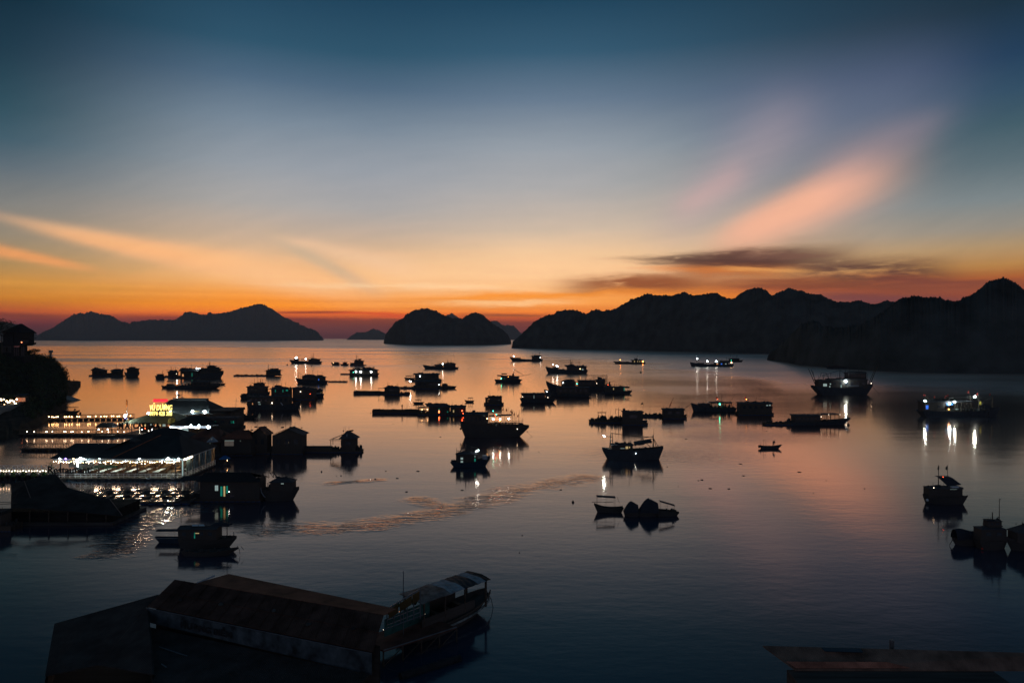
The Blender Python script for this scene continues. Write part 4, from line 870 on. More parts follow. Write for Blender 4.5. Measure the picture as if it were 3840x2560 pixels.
t.rig([((41, 70), (124, 72)), ((-140, 64), (41, 72)), ((74, 66), (124, 36)), ((74, 60), (100, 48)), ((124, 76), (88, 50)), ((20, 46), (38, 34)), ((-60, 68), (41, 76))], 0.7)
t.part('bow_tarp', MB().prism([(86, 26), (88, 48), (112, 40), (114, 30)], -10, 10), tarp); t.part('yellow_float', MB().ball((76, -6, 50), 4, 8, 6, 2.0), LY and mat('yellow_plastic', (0.5, 0.36, 0.05), 0.5))
for a_, b_ in [(-128, 82), (-90, 74), (-50, 74), (-41, 80), (37, 94), (70, 86), (118, 84)]: t.flag(a_, b_, 6, 9, pole=20)
t.lamp(-144, 62, LB, 3.4, -26); t.lamp(-54, 52, LB, 3.2, -28); t.lamp(-34, 58, LB, 3.0, -26); t.lamp(50, 76, LB, 3.6, -12); t.lamp(-52, 30, LO, 2.2, -20); t.lamp(-24, 30, GW, 2.4, -20); t.lamp(-18, 30, GW, 2.0, -20); t.lamp(-62, 22, GW, 1.4, -24); t.lamp(104, 34, GW, 2.2, -8)
for i_ in range(7): t.mast(-56 + i_ * 13, 20, 56, 0.9, name='deck_post', y=-18)

t = Th('fishing_boat', 'small boat with a sloping awning and two pennants, right foreground', 'fishing boat', 3538, 1886, G_FISH)
t.hull(-76, 80, 34, 26, 34, 60, -1, 10, 16, m=dwood, n=20); t.cabin(-10, 62, 24, 56, 62, 36, 'flat', 2, wins=[(28, 58, 26, 6, GW)]); t.cabin(-62, -10, 26, 58, 66, 38, 'hip', 2)
t.part('awning', MB().add([(-24, -12, 98), (28, -12, 97), (56, -20, 74), (4, -20, 70)], [(0, 1, 2, 3)]).add([(-24, -12, 96.5), (28, -12, 95.5), (56, -20, 72.5), (4, -20, 68.5)], [(3, 2, 1, 0)]).add([(-24, 14, 100), (28, 14, 99), (28, -12, 97), (-24, -12, 98)], [(3, 2, 1, 0)]), tarp)
t.mast(-17, 56, 142, 1.2); t.mast(17, 60, 142, 1.0); t.mast(-18, 58, 96, 1.0, name='awning_post'); t.mast(46, 58, 76, 1.0, name='awning_post')
t.flag(-15, 132, 6, 16, m=netm, pole=6); t.flag(17, 132, 8, 16, m=netm, pole=6); t.lamp(-48, 62, LV, 1.6, -22); t.part('fender', MB().ball((-66, -12, 14), 5), white); t.lamp(-6, 100, LR, 1.2, -10); t.gear(60, 76, 26, 10, 20, 6, seed=65)
t.part('fish_box', MB().box(20, 46, -22, -12, 62, 66), white)

t = Th('sampan', 'arched canopy boat with an oar, left of the three at the right edge', 'sampan', 3614, 2042, G_FISH)
t.hull(-42, 52, 30, 24, 26, 44, -1, 12, 8, m=dwood); b = MB(); vs_ = []
for i in range(9):
    for k in range(9): a_ = math.pi * k / 8; vs_.append((-34 + i * 9.6, math.cos(a_) * 20, 22 + math.sin(a_) * (34 + 5 * math.sin(i * 0.6 + 0.4))))
b.add(vs_, [(i * 9 + k, (i + 1) * 9 + k, (i + 1) * 9 + k + 1, i * 9 + k + 1) for i in range(8) for k in range(8)]); t.part('arched_canopy', b, tarp); t.part('oar', MB().bar((-44, -10, 24), (-60, -14, 2), 1.1, 5), wood)
t = Th('fishing_boat', 'boat with a tall mast and piled wheelhouse, middle of the three at the right edge', 'fishing boat', 3722, 2056, G_FISH)
t.hull(-58, 62, 40, 32, 44, 62, 1, 14, 12, m=dwood, n=20); t.cabin(-54, 40, 32, 76, 84, 44, 'hip', 2, slits=2); t.cabin(-24, 28, 82, 104, 108, 26, 'shed', 3, slits=2); t.mast(28, 106, 186, 1.2); t.mast(2, 108, 136, 1.8); t.rig([((28, 184), (34, 184)), ((28, 120), (14, 108))], 0.8); t.gear(-20, 30, 106, 9, 20, 10, 'roof_gear', seed=66); t.part('fender', MB().ball((-52, -24, 6), 4), redm)
t = Th('fishing_boat', 'dark boat cut off by the right edge of the picture', 'fishing boat', 3860, 2062, G_FISH)
t.hull(-86, 100, 42, 34, 50, 66, -1, 20, 14, m=dwood, n=20); t.cabin(-60, 60, 34, 70, 100, 50, 'hip', 3, rx=(-14, 40)); t.mast(-24, 86, 108, 1.0)

# --- group of four boats in open water
t = Th('sampan', 'open boat with a flat awning on thin posts, leftmost of the four tied together', 'sampan', 2280, 1920, G_FISH)
t.hull(-52, 58, 20, 14, 34, 30, -1, 12, 8, m=dwood, rail=True); t.awning(-42, 26, 18, 0, 60, 26, tilt=-4, curve=4); t.rig([((-60, 38), (20, 38))], 0.8); t.gear(-20, 40, 14, 9, 16, 12, seed=67); t.mast(34, 58, 34, 0.6, x1=44, name='strut')
for nm, px_, w_, hh, lb in (('arched_boat', 2367, 56, 46, 'smaller rounded canopy boat, second of the four tied together'), ('arched_boat', 2432, 76, 58, 'larger rounded canopy boat, third of the four tied together')):
    t = Th(nm, lb, 'covered boat', px_, 1934, G_FISH)
    t.hull(-w_ * 0.52, w_ * 0.52, 18, 14, 20, 46, 1 if w_ > 60 else -1, 5, 4, m=dwood); b = MB(); vs_ = []
    for i in range(11):
        tt = i / 10; rr = math.sin(min(1, tt * 1.6 + 0.12) * math.pi / 2) * (1 - 0.35 * max(0, tt - 0.5) * 2)
        for k in range(11): a_ = math.pi * k / 10; vs_.append((-w_ * 0.46 + w_ * 0.92 * tt, math.cos(a_) * 20, 14 + math.sin(a_) * hh * rr * 0.92))
    b.add(vs_, [(i * 11 + k, (i + 1) * 11 + k, (i + 1) * 11 + k + 1, i * 11 + k + 1) for i in range(10) for k in range(10)]); b.add([vs_[k] for k in range(11)], [tuple(range(11))]); b.add([vs_[-1 - k] for k in range(11)], [tuple(range(11))])
    t.part('rounded_canopy', b, tarp, smooth=True)
    if w_ > 60: t.part('canopy_window', MB().ball((4, -14, 14 + hh * 0.86), 6, 8, 5, 0.3), glass)
t = Th('sampan', 'open boat with a sloping awning, rightmost of the four tied together', 'sampan', 2504, 1934, G_FISH)
t.hull(-42, 44, 24, 20, 14, 32, 1, 8, 6, m=dwood); t.awning(-30, 24, 22, 0, 56, 26, tilt=-16, curve=3); t.gear(-30, 30, 20, 10, 18, 14, seed=68)

# --- left centre cluster of houses (px 900-1215, y 1430-1535)
t = Th('fishing_boat', 'low tender at the left end of the left centre cluster', 'fishing boat', 918, 1494, G_FISH)
t.hull(-16, 22, 12, 9, 9, 16, 1, 4, 3); t.cabin(-12, 12, 8, 16, 19, 12, 'hip', 1)
t = Th('trawler', 'tall trawler with three antennas in the left centre cluster', 'trawler', 966, 1498, G_FISH)
t.hull(-36, 46, 26, 24, 30, 34, 1, 8, 12); t.cabin(-34, 34, 26, 46, 50, 28, 'flat', 3, slits=3); t.cabin(-12, 24, 50, 60, 62, 18, 'flat', 3, slits=2); t.gear(-34, -10, 46, 12, 16, 9, 'roof_gear', seed=69)
for a_, b_ in ((-12, 78), (0, 86), (4, 70), (12, 80)): t.mast(a_, 60, b_, 0.5)
t.rig([((-24, 62), (0, 60))], 0.5); t.lamp(9, 47, LV, 1.4, -16)
t = Th('floating_house', 'house with a low tent shaped roof and green windows in the left centre cluster', 'floating house', 1052, 1498, G_HOUSE)
t.raft(-44, 50, 6, 36, gear=8, seed=70); t.cabin(-30, 38, 6, 40, 52, 32, 'gable', 8, rx=(-14, -8), wins=[(-14, 34, 3, 9, GG), (14, 34, 3, 9, GG), (29, 36, 8, 5, GG)]); t.mast(-14, 50, 64, 0.5)
t = Th('floating_house', 'low house with a stepped roof at the right of the left centre cluster', 'floating house', 1140, 1497, G_HOUSE)
t.raft(-44, 46, 6, 36, gear=5, seed=71); t.cabin(-38, 10, 6, 40, 45, 32, 'flat', 3); t.cabin(10, 42, 6, 36, 41, 32, 'flat', 2); t.lamp(-8, 30, LV, 1.8, -18); t.lamp(28, 22, LR, 1.0, -18)
t = Th('fishing_boat', 'small white railed boat closing the right end of the left centre cluster', 'fishing boat', 1198, 1487, G_FISH)
t.hull(-16, 17, 12, 9, 11, 20, 1, 3, 3, m=hullb); t.cabin(-10, 10, 9, 24, 30, 14, 'hip', 2); t.part('deck_rail', MB().box(-9, 8, -11, -10, 12, 14), white); t.lamp(8, 16, GY, 1.5, -9)
t = Th('fishing_boat', 'dark front boat with lit portholes, lower left of the left centre cluster', 'fishing boat', 990, 1534, G_FISH)
t.hull(-66, 50, 20, 18, 22, 44, -1, 8, 6); t.cabin(-56, 46, 18, 46, 50, 38, 'flat', 2, slits=5, wins=[(-36, 22, 3, 6, GO), (-12, 28, 8, 3, GW), (-10, 20, 8, 3, GW)]); t.part('name_board', MB().box(-56, -44, -20.6, -20, 32, 35), hullw); t.gear(-50, 44, 50, 8, 24, 14, 'roof_gear', seed=72)
t = Th('fishing_boat', 'dark front boat with a raked bow, lower right of the left centre cluster', 'fishing boat', 1078, 1535, G_FISH)
t.hull(-50, 50, 20, 18, 34, 44, 1, 10, 5); t.cabin(-46, 10, 18, 50, 56, 36, 'gable', 2, slits=3); t.lamp(-52, 26, LV, 2.6, -18); t.gear(10, 40, 18, 14, 20, 10, seed=73); t.part('side_ladder', MB().bar((-18, -23, 28), (-10, -23, 18), 1.2, 5), white)

# --- row of large houses right of the restaurants
t = Th('floating_house', 'wide low house with a lit strip window and red roof, beside the lit restaurant', 'floating house', 893, 1704, G_HOUSE)
t.raft(-60, 62, 8, 44, gear=6, seed=74); t.cabin(-54, 60, 8, 62, 92, 60, 'gable', 8, rm=roofr, rx=(-8, 40), wins=[(-22, 46, 34, 18, mat('dim_pane', (0.12, 0.1, 0.09), 0.4, emit=(0.6, 0.5, 0.42), estr=0.10))]); t.part('tube_lamp', MB().bar((-38, -31, 57), (-4, -31, 57), 0.8, 5), GW); t.lamp(20, 56, GW, 1.6, -31)
t = Th('floating_house', 'house with a steep pointed gable, left of the pale gabled house', 'floating house', 981, 1698, G_HOUSE)
t.raft(-44, 40, 8, 44, gear=9, seed=75); t.cabin(-30, 28, 8, 70, 98, 50, 'front', 6, rm=roofr, slits=2); t.gear(26, 42, 8, 50, 30, 12, 'stacked_crates', seed=76)
t = Th('floating_house', 'broad gabled house standing on its own dark reflection', 'floating house', 1085, 1698, G_HOUSE)
t.raft(-58, 60, 8, 60, gear=5, seed=77); t.cabin(-54, 56, 8, 70, 96, 60, 'front', 8, slits=3, rx=(4, 0))
t = Th('raft', 'low gangway raft with a net fence between two floating houses', 'raft', 1196, 1695)
t.raft(-52, 52, 16, 24, gear=10, seed=78, n=10, rail=True); t.part('net_fence', MB().box(-50, 50, -13, -12.4, 4, 26), netm)
t = Th('floating_house', 'small house with a peaked roof and open lean to at the right of the row', 'floating house', 1303, 1694, G_HOUSE)
t.raft(-64, 56, 8, 36, gear=12, seed=79); t.cabin(-20, 34, 8, 52, 80, 38, 'hip', 7, rx=(-2, 6), slits=1); t.cabin(-60, -20, 26, 46, 66, 34, 'shedr', 4, solid=False); t.gear(-58, -20, 8, 22, 30, 20, seed=80); t.gear(36, 54, 8, 24, 20, 12, seed=81); t.part('gable_vent', MB().box(2, 5, -25, -24, 60, 70), hullw)

t = Th('floating_house', 'dark wide house with a green lit doorway below the lit restaurant', 'floating house', 838, 1874, G_HOUSE)
t.raft(-160, 150, 10, 60, gear=10, seed=82, n=16); t.cabin(-74, 146, 10, 76, 104, 70, 'gable', 10, rm=roofd, rx=(-70, 96), wins=[(-12, 52, 12, 20, GW), (6, 40, 7, 36, GG), (17, 40, 6, 38, GY), (27, 46, 5, 28, GG), (44, 22, 16, 12, glass)]); t.cabin(-146, -74, 12, 80, 90, 64, 'gable', 6, solid=False, rm=roofd)
t.gear(-60, -16, 104, 12, 30, 10, 'roof_gear', seed=83); t.gear(-150, -20, 12, 22, 50, 34, seed=84); t.mast(-12, 100, 122, 0.6); t.lamp(34, 38, LW, 1.2, -36)
t = Th('fishing_boat', 'dark boat with a ladder rig and pale curved stern, right of the green door house', 'fishing boat', 1054, 1874, G_FISH)
t.hull(-72, 67, 46, 34, 50, 58, 1, 22, 20, m=dwood, n=22); t.cabin(-34, 48, 34, 70, 86, 48, 'hip', 4, rx=(-10, 20), wins=[(12, 66, 10, 3, GW)]); t.gear(-64, -30, 40, 40, 30, 16, seed=85); t.mast(-29, 84, 116, 1.0); t.mast(-47, 80, 112, 0.8); t.rig([((-47, 100), (-24, 104)), ((-47, 108), (-36, 110)), ((-29, 104), (-16, 86)), ((-34, 106), (-20, 88)), ((-44, 104), (-30, 84))], 0.7)
t.part('pale_fender_board', MB().path([(-70, -20, 50), (-66, -24, 34), (-58, -26, 22), (-50, -28, 16)], 1.6, 5), hullw); t.mast(6, 84, 98, 0.8)

# --- tied boats lower left
t = Th('fishing_boat', 'dark cabin boat with two light panels on its roof, lower left foreground', 'fishing boat', 770, 2050, G_FISH)
t.hull(-96, 116, 40, 30, 40, 64, 1, 26, 10, m=dwood, n=22); t.cabin(-92, 50, 28, 72, 80, 52, 'gable', 4, slits=4, wins=[(-30, 50, 4, 22, GG), (-20, 58, 14, 3, GY)]); t.part('roof_panel', MB().add([(-44, -16, 81.5), (-20, -16, 82), (-30, 0, 83.5), (-52, 0, 83)], [(0, 1, 2, 3)]).add([(-44, -16, 80.9), (-20, -16, 81.4), (-30, 0, 82.9), (-52, 0, 82.4)], [(3, 2, 1, 0)]), white); t.part('roof_panel', MB().add([(-18, -16, 82), (4, -16, 82.5), (-8, 0, 84), (-28, 0, 83.5)], [(0, 1, 2, 3)]).add([(-18, -16, 81.4), (4, -16, 81.9), (-8, 0, 83.4), (-28, 0, 82.9)], [(3, 2, 1, 0)]), white)
b = MB(); vs_ = []
for i in range(9):
    for k in range(7): a_ = math.pi * k / 6; vs_.append((22 + i * 8.5, 8 + math.cos(a_) * 14, 76 + math.sin(a_) * 14 * math.sin((i + 1.2) / 10.4 * math.pi) ** 0.5))
b.add(vs_, [(i * 7 + k, (i + 1) * 7 + k, (i + 1) * 7 + k + 1, i * 7 + k + 1) for i in range(8) for k in range(6)]); t.part('bow_canopy', b, tarp); t.mast(80, 36, 116, 1.3); t.mast(66, 80, 96, 1.0); t.part('anchor', MB().path([(100, 0, 38), (106, 0, 46), (103, 0, 56)], 1.4, 5), metal); t.gear(50, 90, 32, 14, 30, 10, seed=86)
t = Th('sampan', 'low open boat lying in front of the cabin boat, lower left foreground', 'sampan', 800, 2082, G_FISH)
t.hull(-120, 92, 20, 14, 30, 40, 1, 40, 16, m=dwood, n=20); t.gear(-110, 60, 14, 18, 26, 24, seed=87); t.part('oar', MB().bar((-118, -14, 26), (-140, -18, 8), 1.0, 5), wood); t.rig([((88, 36), (96, 20)), ((96, 20), (98, 4)), ((102, 34), (112, 20))], 0.6)
t = Th('sampan', 'long canopied sampan moving left beside the cabin boat', 'sampan', 640, 2034, G_FISH)
t.hull(-62, 70, 20, 16, 22, 34, -1, 16, 10, m=hullb, n=18); t.awning(-50, 60, 18, 0, 46, 30, m=tarp, curve=4); t.part('rub_strip', MB().bar((-50, -17, 20), (60, -17, 21), 0.9, 5), hullw)

# --- small boat near the headland and buoys
t = Th('sampan', 'small sampan with a flat roof near the rocky headland', 'sampan', 267, 1551, G_FISH)
t.hull(-32, 32, 12, 8, 13, 16, 1, 12, 10, m=dwood); t.awning(-18, 22, 8, 0, 25, 12, curve=1); t.part('outboard_motor', MB().box(30, 36, -1.5, 1.5, 0, 6), rubber)
p_ = at(280, 1551); person('person sitting under the roof of the small sampan', (p_.x, p_.y, 0.5), 1.6, 0.0, True)
for px_, py_, r_, lb in [(1077, 1369, 3.0, 'dark buoy just left of the far boat with two lamp bars'), (1168, 1374, 2.6, 'dark buoy right under the far boat with two lamp bars'), (2149, 1884, 5.0, 'lone round buoy left of the four boats tied together'),
                         (3182, 1594, 5.0, 'dark buoy off the bow of the long awning houseboat'), (2403, 1397, 3.6, 'round buoy under the orange lamp boat'), (1573, 1376, 1.6, 'tiny buoy left of the low far boat with deck cargo'), (1756, 1385, 1.6, 'tiny buoy right of the low far boat with deck cargo'),
                         (1958, 2008, 2.2, 'small float on the dark open water, lower centre'), (1948, 2073, 2.0, 'lowest small float on the dark open water'), (1205, 1769, 3.0, 'float right of the ladder rig boat'), (1278, 1784, 2.4, 'float below the small peaked roof house')]:
    p_ = at(px_, py_); k_ = p_.y / FP; b = MB(); b.ball((0, 0, 0.35 * r_ * k_), r_ * k_, 10, 7, 0.85); b.cyl((0, 0), r_ * k_ * 0.22, r_ * k_ * 0.9, r_ * k_ * 1.9, 6)
    o = b.build('buoy', rubber, smooth=True); o.location = p_; tag(o, lb, 'buoy', G_BUOY)
b = MB(); q_ = random.Random(5)
for i_ in range(46):
    p_ = at(q_.gauss(1450, 420) if i_ % 3 else q_.uniform(2500, 3300), q_.uniform(1540, 1850)); b.ball((p_.x, p_.y, 0.02), q_.uniform(0.06, 0.16), 6, 4, 0.5, 0.3, q_.uniform(1, 2.5))
o = b.build('floating_debris', netm, kind='stuff'); tag(o, 'scattered specks of weed and debris drifting on the water', 'debris')

# ================================================================== shore, piers and floating restaurants (metres)
def W(px, py, D): return Vector(((px - 1920) / FP * D, D, CH - (py - HZ) / FP * D))   # point of the photo at distance D

def pier(name, label, A, B, deckz, wid, railh, bays, floats, bulbs, bm, brace=True, br=0.085, deckm=None, railm=None, group=None, cat='pier'):
    """floating footbridge from A to B (Vectors on the water)"""
    d = B - A; L = Vector((d.x, d.y)).length; rot = math.atan2(d.y, d.x)
    t = Th(name, label, cat, unit='m', loc=(A.x, A.y, 0), rot=rot, group=group); railm = railm or wood
    t.part('deck', MB().box(0, L, -wid / 2, wid / 2, deckz - 0.14, deckz), deckm or wood)
    for i in range(floats):
        x = L * (i + 0.5) / floats; w_ = L / floats * 0.22
        t.part('float_box', MB().box(x - w_, x + w_, -wid / 2 - 0.1, wid / 2 + 0.1, -0.2, deckz - 0.16), rubber)
    for sd in (-1, 1):
        y = sd * (wid / 2 - 0.06); r_ = MB(); r_.bar((0, y, deckz + railh), (L, y, deckz + railh), 0.045, 5)
        for i in range(bays + 1):
            x = L * i / bays; r_.bar((x, y, deckz), (x, y, deckz + railh), 0.045, 5)
            if brace and i < bays: r_.bar((x, y, deckz + 0.02), (x + L / bays, y, deckz + railh), 0.03, 4) if i % 2 else r_.bar((x, y, deckz + railh), (x + L / bays, y, deckz + 0.02), 0.03, 4)
        t.part('railing', r_, railm)
    for f_ in bulbs:
        t.part('bulb', MB().ball((L * f_, -wid / 2 - 0.02, deckz + railh * 0.55 + 0.05 * math.sin(f_ * 60)), br, 7, 5), bm, smooth=True)
    return t

q_ = random.Random(3)
# --- three dim footbridges and one brilliant one
A, B = at(182, 1577), at(502, 1573)
pier('footbridge', 'farthest footbridge with warm bulbs, reaching from the headland to the neon sign', A, B, 0.52, 1.1, 0.95, 16, 15, [(x - 184) / 318 for x in (189, 200, 207, 215, 222, 247, 254, 264, 273, 293, 301, 333, 341, 362, 381, 394, 402, 421, 428, 443, 450, 473, 492)], LY, br=0.115)
A, B = at(36, 1634), at(500, 1634)
t = pier('footbridge', 'middle footbridge with small lamps and a floating shed on it', A, B, 0.52, 1.2, 0.9, 22, 18, [(x - 36) / 464 for x in (107, 134, 178, 182, 202, 246, 252, 272, 279, 312, 336, 338, 388, 412, 446, 470)], LV, br=0.10)
t = Th('floating_shed', 'dark tarred shed roof with two lamps standing by the middle footbridge', 'shed', unit='m', loc=W(401, 1640, 152.0))
t.o.location.z = 0
t.part('platform', MB().box(-2.4, 2.4, -1.6, 1.6, 0.1, 0.5), wood); t.cabin(-1.7, 1.7, 0.5, 2.0, 3.15, 2.4, 'hip', 0.25, rm=roofd, solid=False, rx=(-1.3, 1.3))
for x_ in (-1.1, 0.9): t.lamp(x_, 1.75, LW, 0.10, -1.3)
pier('footbridge', 'unlit plank footbridge behind the big lit restaurant', at(80, 1690), at(262, 1690), 0.5, 1.0, 0.9, 9, 7, [], LV, brace=True)
A, B = W(-40, 1800, 106.5), W(212, 1800, 106.5); A.z = B.z = 0
t = pier('lit_footbridge', 'brilliantly lit footbridge with a truss railing leading to the big lit restaurant', A, B, 0.75, 1.8, 1.15, 14, 12, [0.02 + i * 0.0415 for i in range(24)], LV, br=0.07, railm=white, deckm=wood)
tr_ = MB()
for i_ in range(12):
    x_ = i_ * 0.9 + 0.2; tr_.bar((x_, -0.84, 0.78), (x_ + 0.45, -0.84, 1.85), 0.03, 4).bar((x_ + 0.9, -0.84, 0.78), (x_ + 0.45, -0.84, 1.85), 0.03, 4)
t.part('truss', tr_, white)
for i_ in range(6):
    x_ = 1.2 + i_ * 1.6; t.part('planter', MB().box(x_ - 0.3, x_ + 0.3, -1.2, -0.95, 0.5, 0.85).ball((x_, -1.1, 1.0), 0.3, 8, 5, 1, 0.3), mat('potted_leaves', (0.05, 0.09, 0.035), 0.9, 0.4, 5.0))

# --- the big lit restaurant
X0, X1, Y0, Y1 = -70.6, -50.7, 105.0, 116.5
t = Th('floating_restaurant', 'big open sided floating restaurant full of tables under rows of bright bulbs', 'restaurant', unit='m', loc=(X0, Y0, 0))
LX, LY_ = X1 - X0, Y1 - Y0
floor_m = mat('restaurant_floor', (0.16, 0.14, 0.11), 0.5, 0.15, 1.2)
t.part('pontoon', MB().box(0.2, LX - 0.2, 0.2, LY_ - 0.2, -0.3, 0.3), dwood); t.part('floor', MB().box(0, LX, 0, LY_, 0.3, 0.42), floor_m)
f_ = MB()
for z_ in (1.05, 0.72): f_.bar((0, 0.05, z_), (LX, 0.05, z_), 0.035, 5)
for i_ in range(25): f_.bar((LX * i_ / 24, 0.05, 0.3), (LX * i_ / 24, 0.05, 1.05), 0.03, 4)
t.part('front_railing', f_, white)
f_ = MB()
for z_ in (1.10, 0.85, 0.6): f_.bar((LX, 0, z_), (LX, LY_, z_), 0.04, 5)
for i_ in range(13): f_.bar((LX, LY_ * i_ / 12, 0.3), (LX, LY_ * i_ / 12, 1.10), 0.03, 4)
t.part('side_railing', f_, white)
for i_ in range(4):
    x_ = 5.9 * i_ + 1.0
    t.part('post', MB().box(x_ - 0.07, x_ + 0.07, 0.1, 0.24, 0.42, 3.5), dwood)
    if i_: t.part('diagonal_brace', MB().bar((x_ - 1.9, 0.17, 1.3), (x_, 0.17, 3.4), 0.045, 5).bar((x_ + 1.9, 0.17, 1.0), (x_, 0.17, 3.4), 0.045, 5), dwood)
t.part('corner_post', MB().box(LX - 0.12, LX + 0.1, -0.05, 0.17, 0.3, 3.4), white)
for i_ in range(6):
    y_ = LY_ * (i_ + 0.5) / 6
    t.part('side_brace', MB().bar((LX, y_ - 0.8, 0.45), (LX, y_, 3.3), 0.04, 5).bar((LX, y_ + 0.8, 0.45), (LX, y_, 3.3), 0.04, 5), dwood)
for i_ in range(4):
    y_ = 2.3 + i_ * 2.3
    t.part('side_tarp', MB().box(LX - 0.12, LX - 0.09, y_ - 1.05, y_ + 1.05, 1.1, 3.15), mat('clear_tarp', (0.20, 0.27, 0.26), 0.5, 0.3, 1.0))
t.part('top_beam', MB().box(0, LX, 0.0, 0.12, 3.12, 3.36), mat('white_fascia', (0.3, 0.34, 0.35), 0.5, 0.1, 1.0)); t.part('side_beam', MB().box(LX - 0.1, LX + 0.02, 0.2, LY_, 3.2, 3.38), white)
t.part('back_wall', MB().box(0.1, LX - 0.1, LY_ - 0.1, LY_, 0.42, 3.3), mat('back_wall_paint', (0.22, 0.13, 0.07), 0.8, 0.2, 0.8)); t.part('pale_screen', MB().box(0.4, 4.4, 3.0, 3.08, 1.5, 2.9), concr)
t.part('blind', MB().box(0.6, 7.5, 4.0, 4.06, 0.42, 1.6), mat('green_blind', (0.03, 0.06, 0.045), 0.8))
# roofs
rf = MB()
def slab3(b, pts, th=0.08):
    n_ = len(pts); b.add(list(pts) + [(a, q, c - th) for a, q, c in pts], [tuple(range(n_)), tuple(range(n_, 2 * n_))[::-1]] + [(i, n_ + i, n_ + (i + 1) % n_, (i + 1) % n_) for i in range(n_)])
E = 3.52; ym = LY_ * 0.5
slab3(rf, [(-0.3, -0.35, E), (11.5, -0.35, E), (11.5, ym, 4.9), (-0.3, ym, 4.9)]); slab3(rf, [(-0.3, ym, 4.9), (11.5, ym, 4.9), (11.5, LY_ + .3, E), (-0.3, LY_ + .3, E)])
t.part('roof', rf, roofd)
rf = MB(); slab3(rf, [(6.0, 2.0, 4.0), (8.3, ym, 5.5), (8.3, ym + 2, 5.5), (6.0, ym + 2, 4.2)]); slab3(rf, [(8.3, ym, 5.5), (9.3, ym, 5.1), (9.3, ym + 2, 5.1), (8.3, ym + 2, 5.5)])
t.part('roof', rf, roofd, label='small raised gable on the ridge')
rf = MB(); a_, b_, zt = 13.6, 16.6, 6.15
slab3(rf, [(9.4, -0.42, E + .02), (LX + .3, -0.42, E + .02), (b_, ym, zt), (a_, ym, zt)]); slab3(rf, [(LX + .3, -0.42, E + .02), (LX + .3, LY_ + .3, E + .02), (b_, ym, zt)]); slab3(rf, [(9.4, LY_ + .3, E + .02), (9.4, -0.42, E + .02), (a_, ym, zt)]); slab3(rf, [(a_, ym, zt), (b_, ym, zt), (LX + .3, LY_ + .3, E + .02), (9.4, LY_ + .3, E + .02)])
hp_ = t.part('roof', rf, roofd, label='taller hipped right half of the roof'); t.part('ridge_cap', MB().bar((9.4, -0.4, E + .1), (a_, ym, zt + .06), 0.07, 5), mat('ridge_tiles', (0.3, 0.10, 0.05), 0.7), hp_)
fr = MB()
for i_ in range(44):
    x_ = -0.2 + i_ * 0.46; h_ = 0.10 + 0.10 * abs(math.sin(i_ * 1.9)); fr.add([(x_, -0.40, E - 0.05), (x_ + 0.46, -0.40, E - 0.05), (x_ + 0.23, -0.42, E - 0.05 - h_)], [(0, 1, 2)])
t.part('eave_fringe', fr, white)
for i_ in range(52): t.part('bulb', MB().ball((0.15 + i_ * 0.378 + q_.uniform(-0.07, 0.07), -0.12, 2.94 + 0.10 * math.sin(i_ * 0.9)), q_.uniform(0.05, 0.075), 7, 5), (LV, LV, LY, LV, LW)[i_ % 5], smooth=True)
for i_ in range(26): t.part('bulb', MB().ball((0.4 + i_ * 0.76 + 0.2 * math.sin(i_ * 2.3), 0.6 + 0.5 * math.sin(i_), 2.66 + 0.12 * math.sin(i_ * 1.7)), 0.066, 7, 5), LV, smooth=True)
t.part('strip_light', MB().box(LX - 0.06, LX + 0.06, -0.1, 0.0, 0.8, 3.1), GW); t.part('tube_light', MB().bar((LX + 0.12, 0.2, 3.2), (LX + 0.12, 2.9, 3.2), 0.08, 6), lampm('tube_warm_white', (1.0, 0.84, 0.6), 14.0))
t.part('tube_light', MB().bar((3.85, -0.2, 2.2), (3.85, -0.2, 3.4), 0.07, 6), lampm('tube_cool_white', (0.8, 0.95, 1.0), 14.0))
for x_, r_, m_ in ((4.5, 0.19, LB), (17.9, 0.16, LB), (13.5, 0.11, LW), (19.5, 0.12, LW), (2.2, 0.10, LP), (7.4, 0.06, LW), (1.3, 0.10, LW), (3.4, 0.08, LY)): t.part('floodlight', MB().ball((x_, -0.5, E - 0.05), r_, 8, 6), m_, smooth=True)
for i_ in range(12): t.part('hidden_fill_tube', MB().bar((1.8 + (i_ % 6) * 3.1, 3.0 + (i_ // 6) * 4.2, 3.25), (3.0 + (i_ % 6) * 3.1, 3.0 + (i_ // 6) * 4.2, 3.25), 0.05, 5), lampm('hidden_fill_glow', (1.0, 0.88, 0.68), 70.0))  # added tubes, unseen under the roof, that brighten the tables
for x_ in (8.6, 14.6, 18.4):
    o = MB().path([(x_ + 0.33 * math.cos(k * 0.5236), -0.05, 0.62 + 0.33 * math.sin(k * 0.5236)) for k in range(13)], 0.07, 6).build('lifebuoy', hullw); o.location = (X0, Y0, 0); tag(o, {8.6: 'lifebuoy on the lit restaurant railing, leftmost of three', 14.6: 'lifebuoy on the lit restaurant railing, middle of three', 18.4: 'lifebuoy on the lit restaurant railing, nearest its right corner'}[x_], 'lifebuoy', 'lifebuoys on the railing')
for i_ in range(16):
    x_ = 0.9 + i_ * 1.2; t.part('float_barrel', MB().bar((x_, 0.05, 0.02), (x_, 1.2, 0.02), 0.26, 8), rubber)
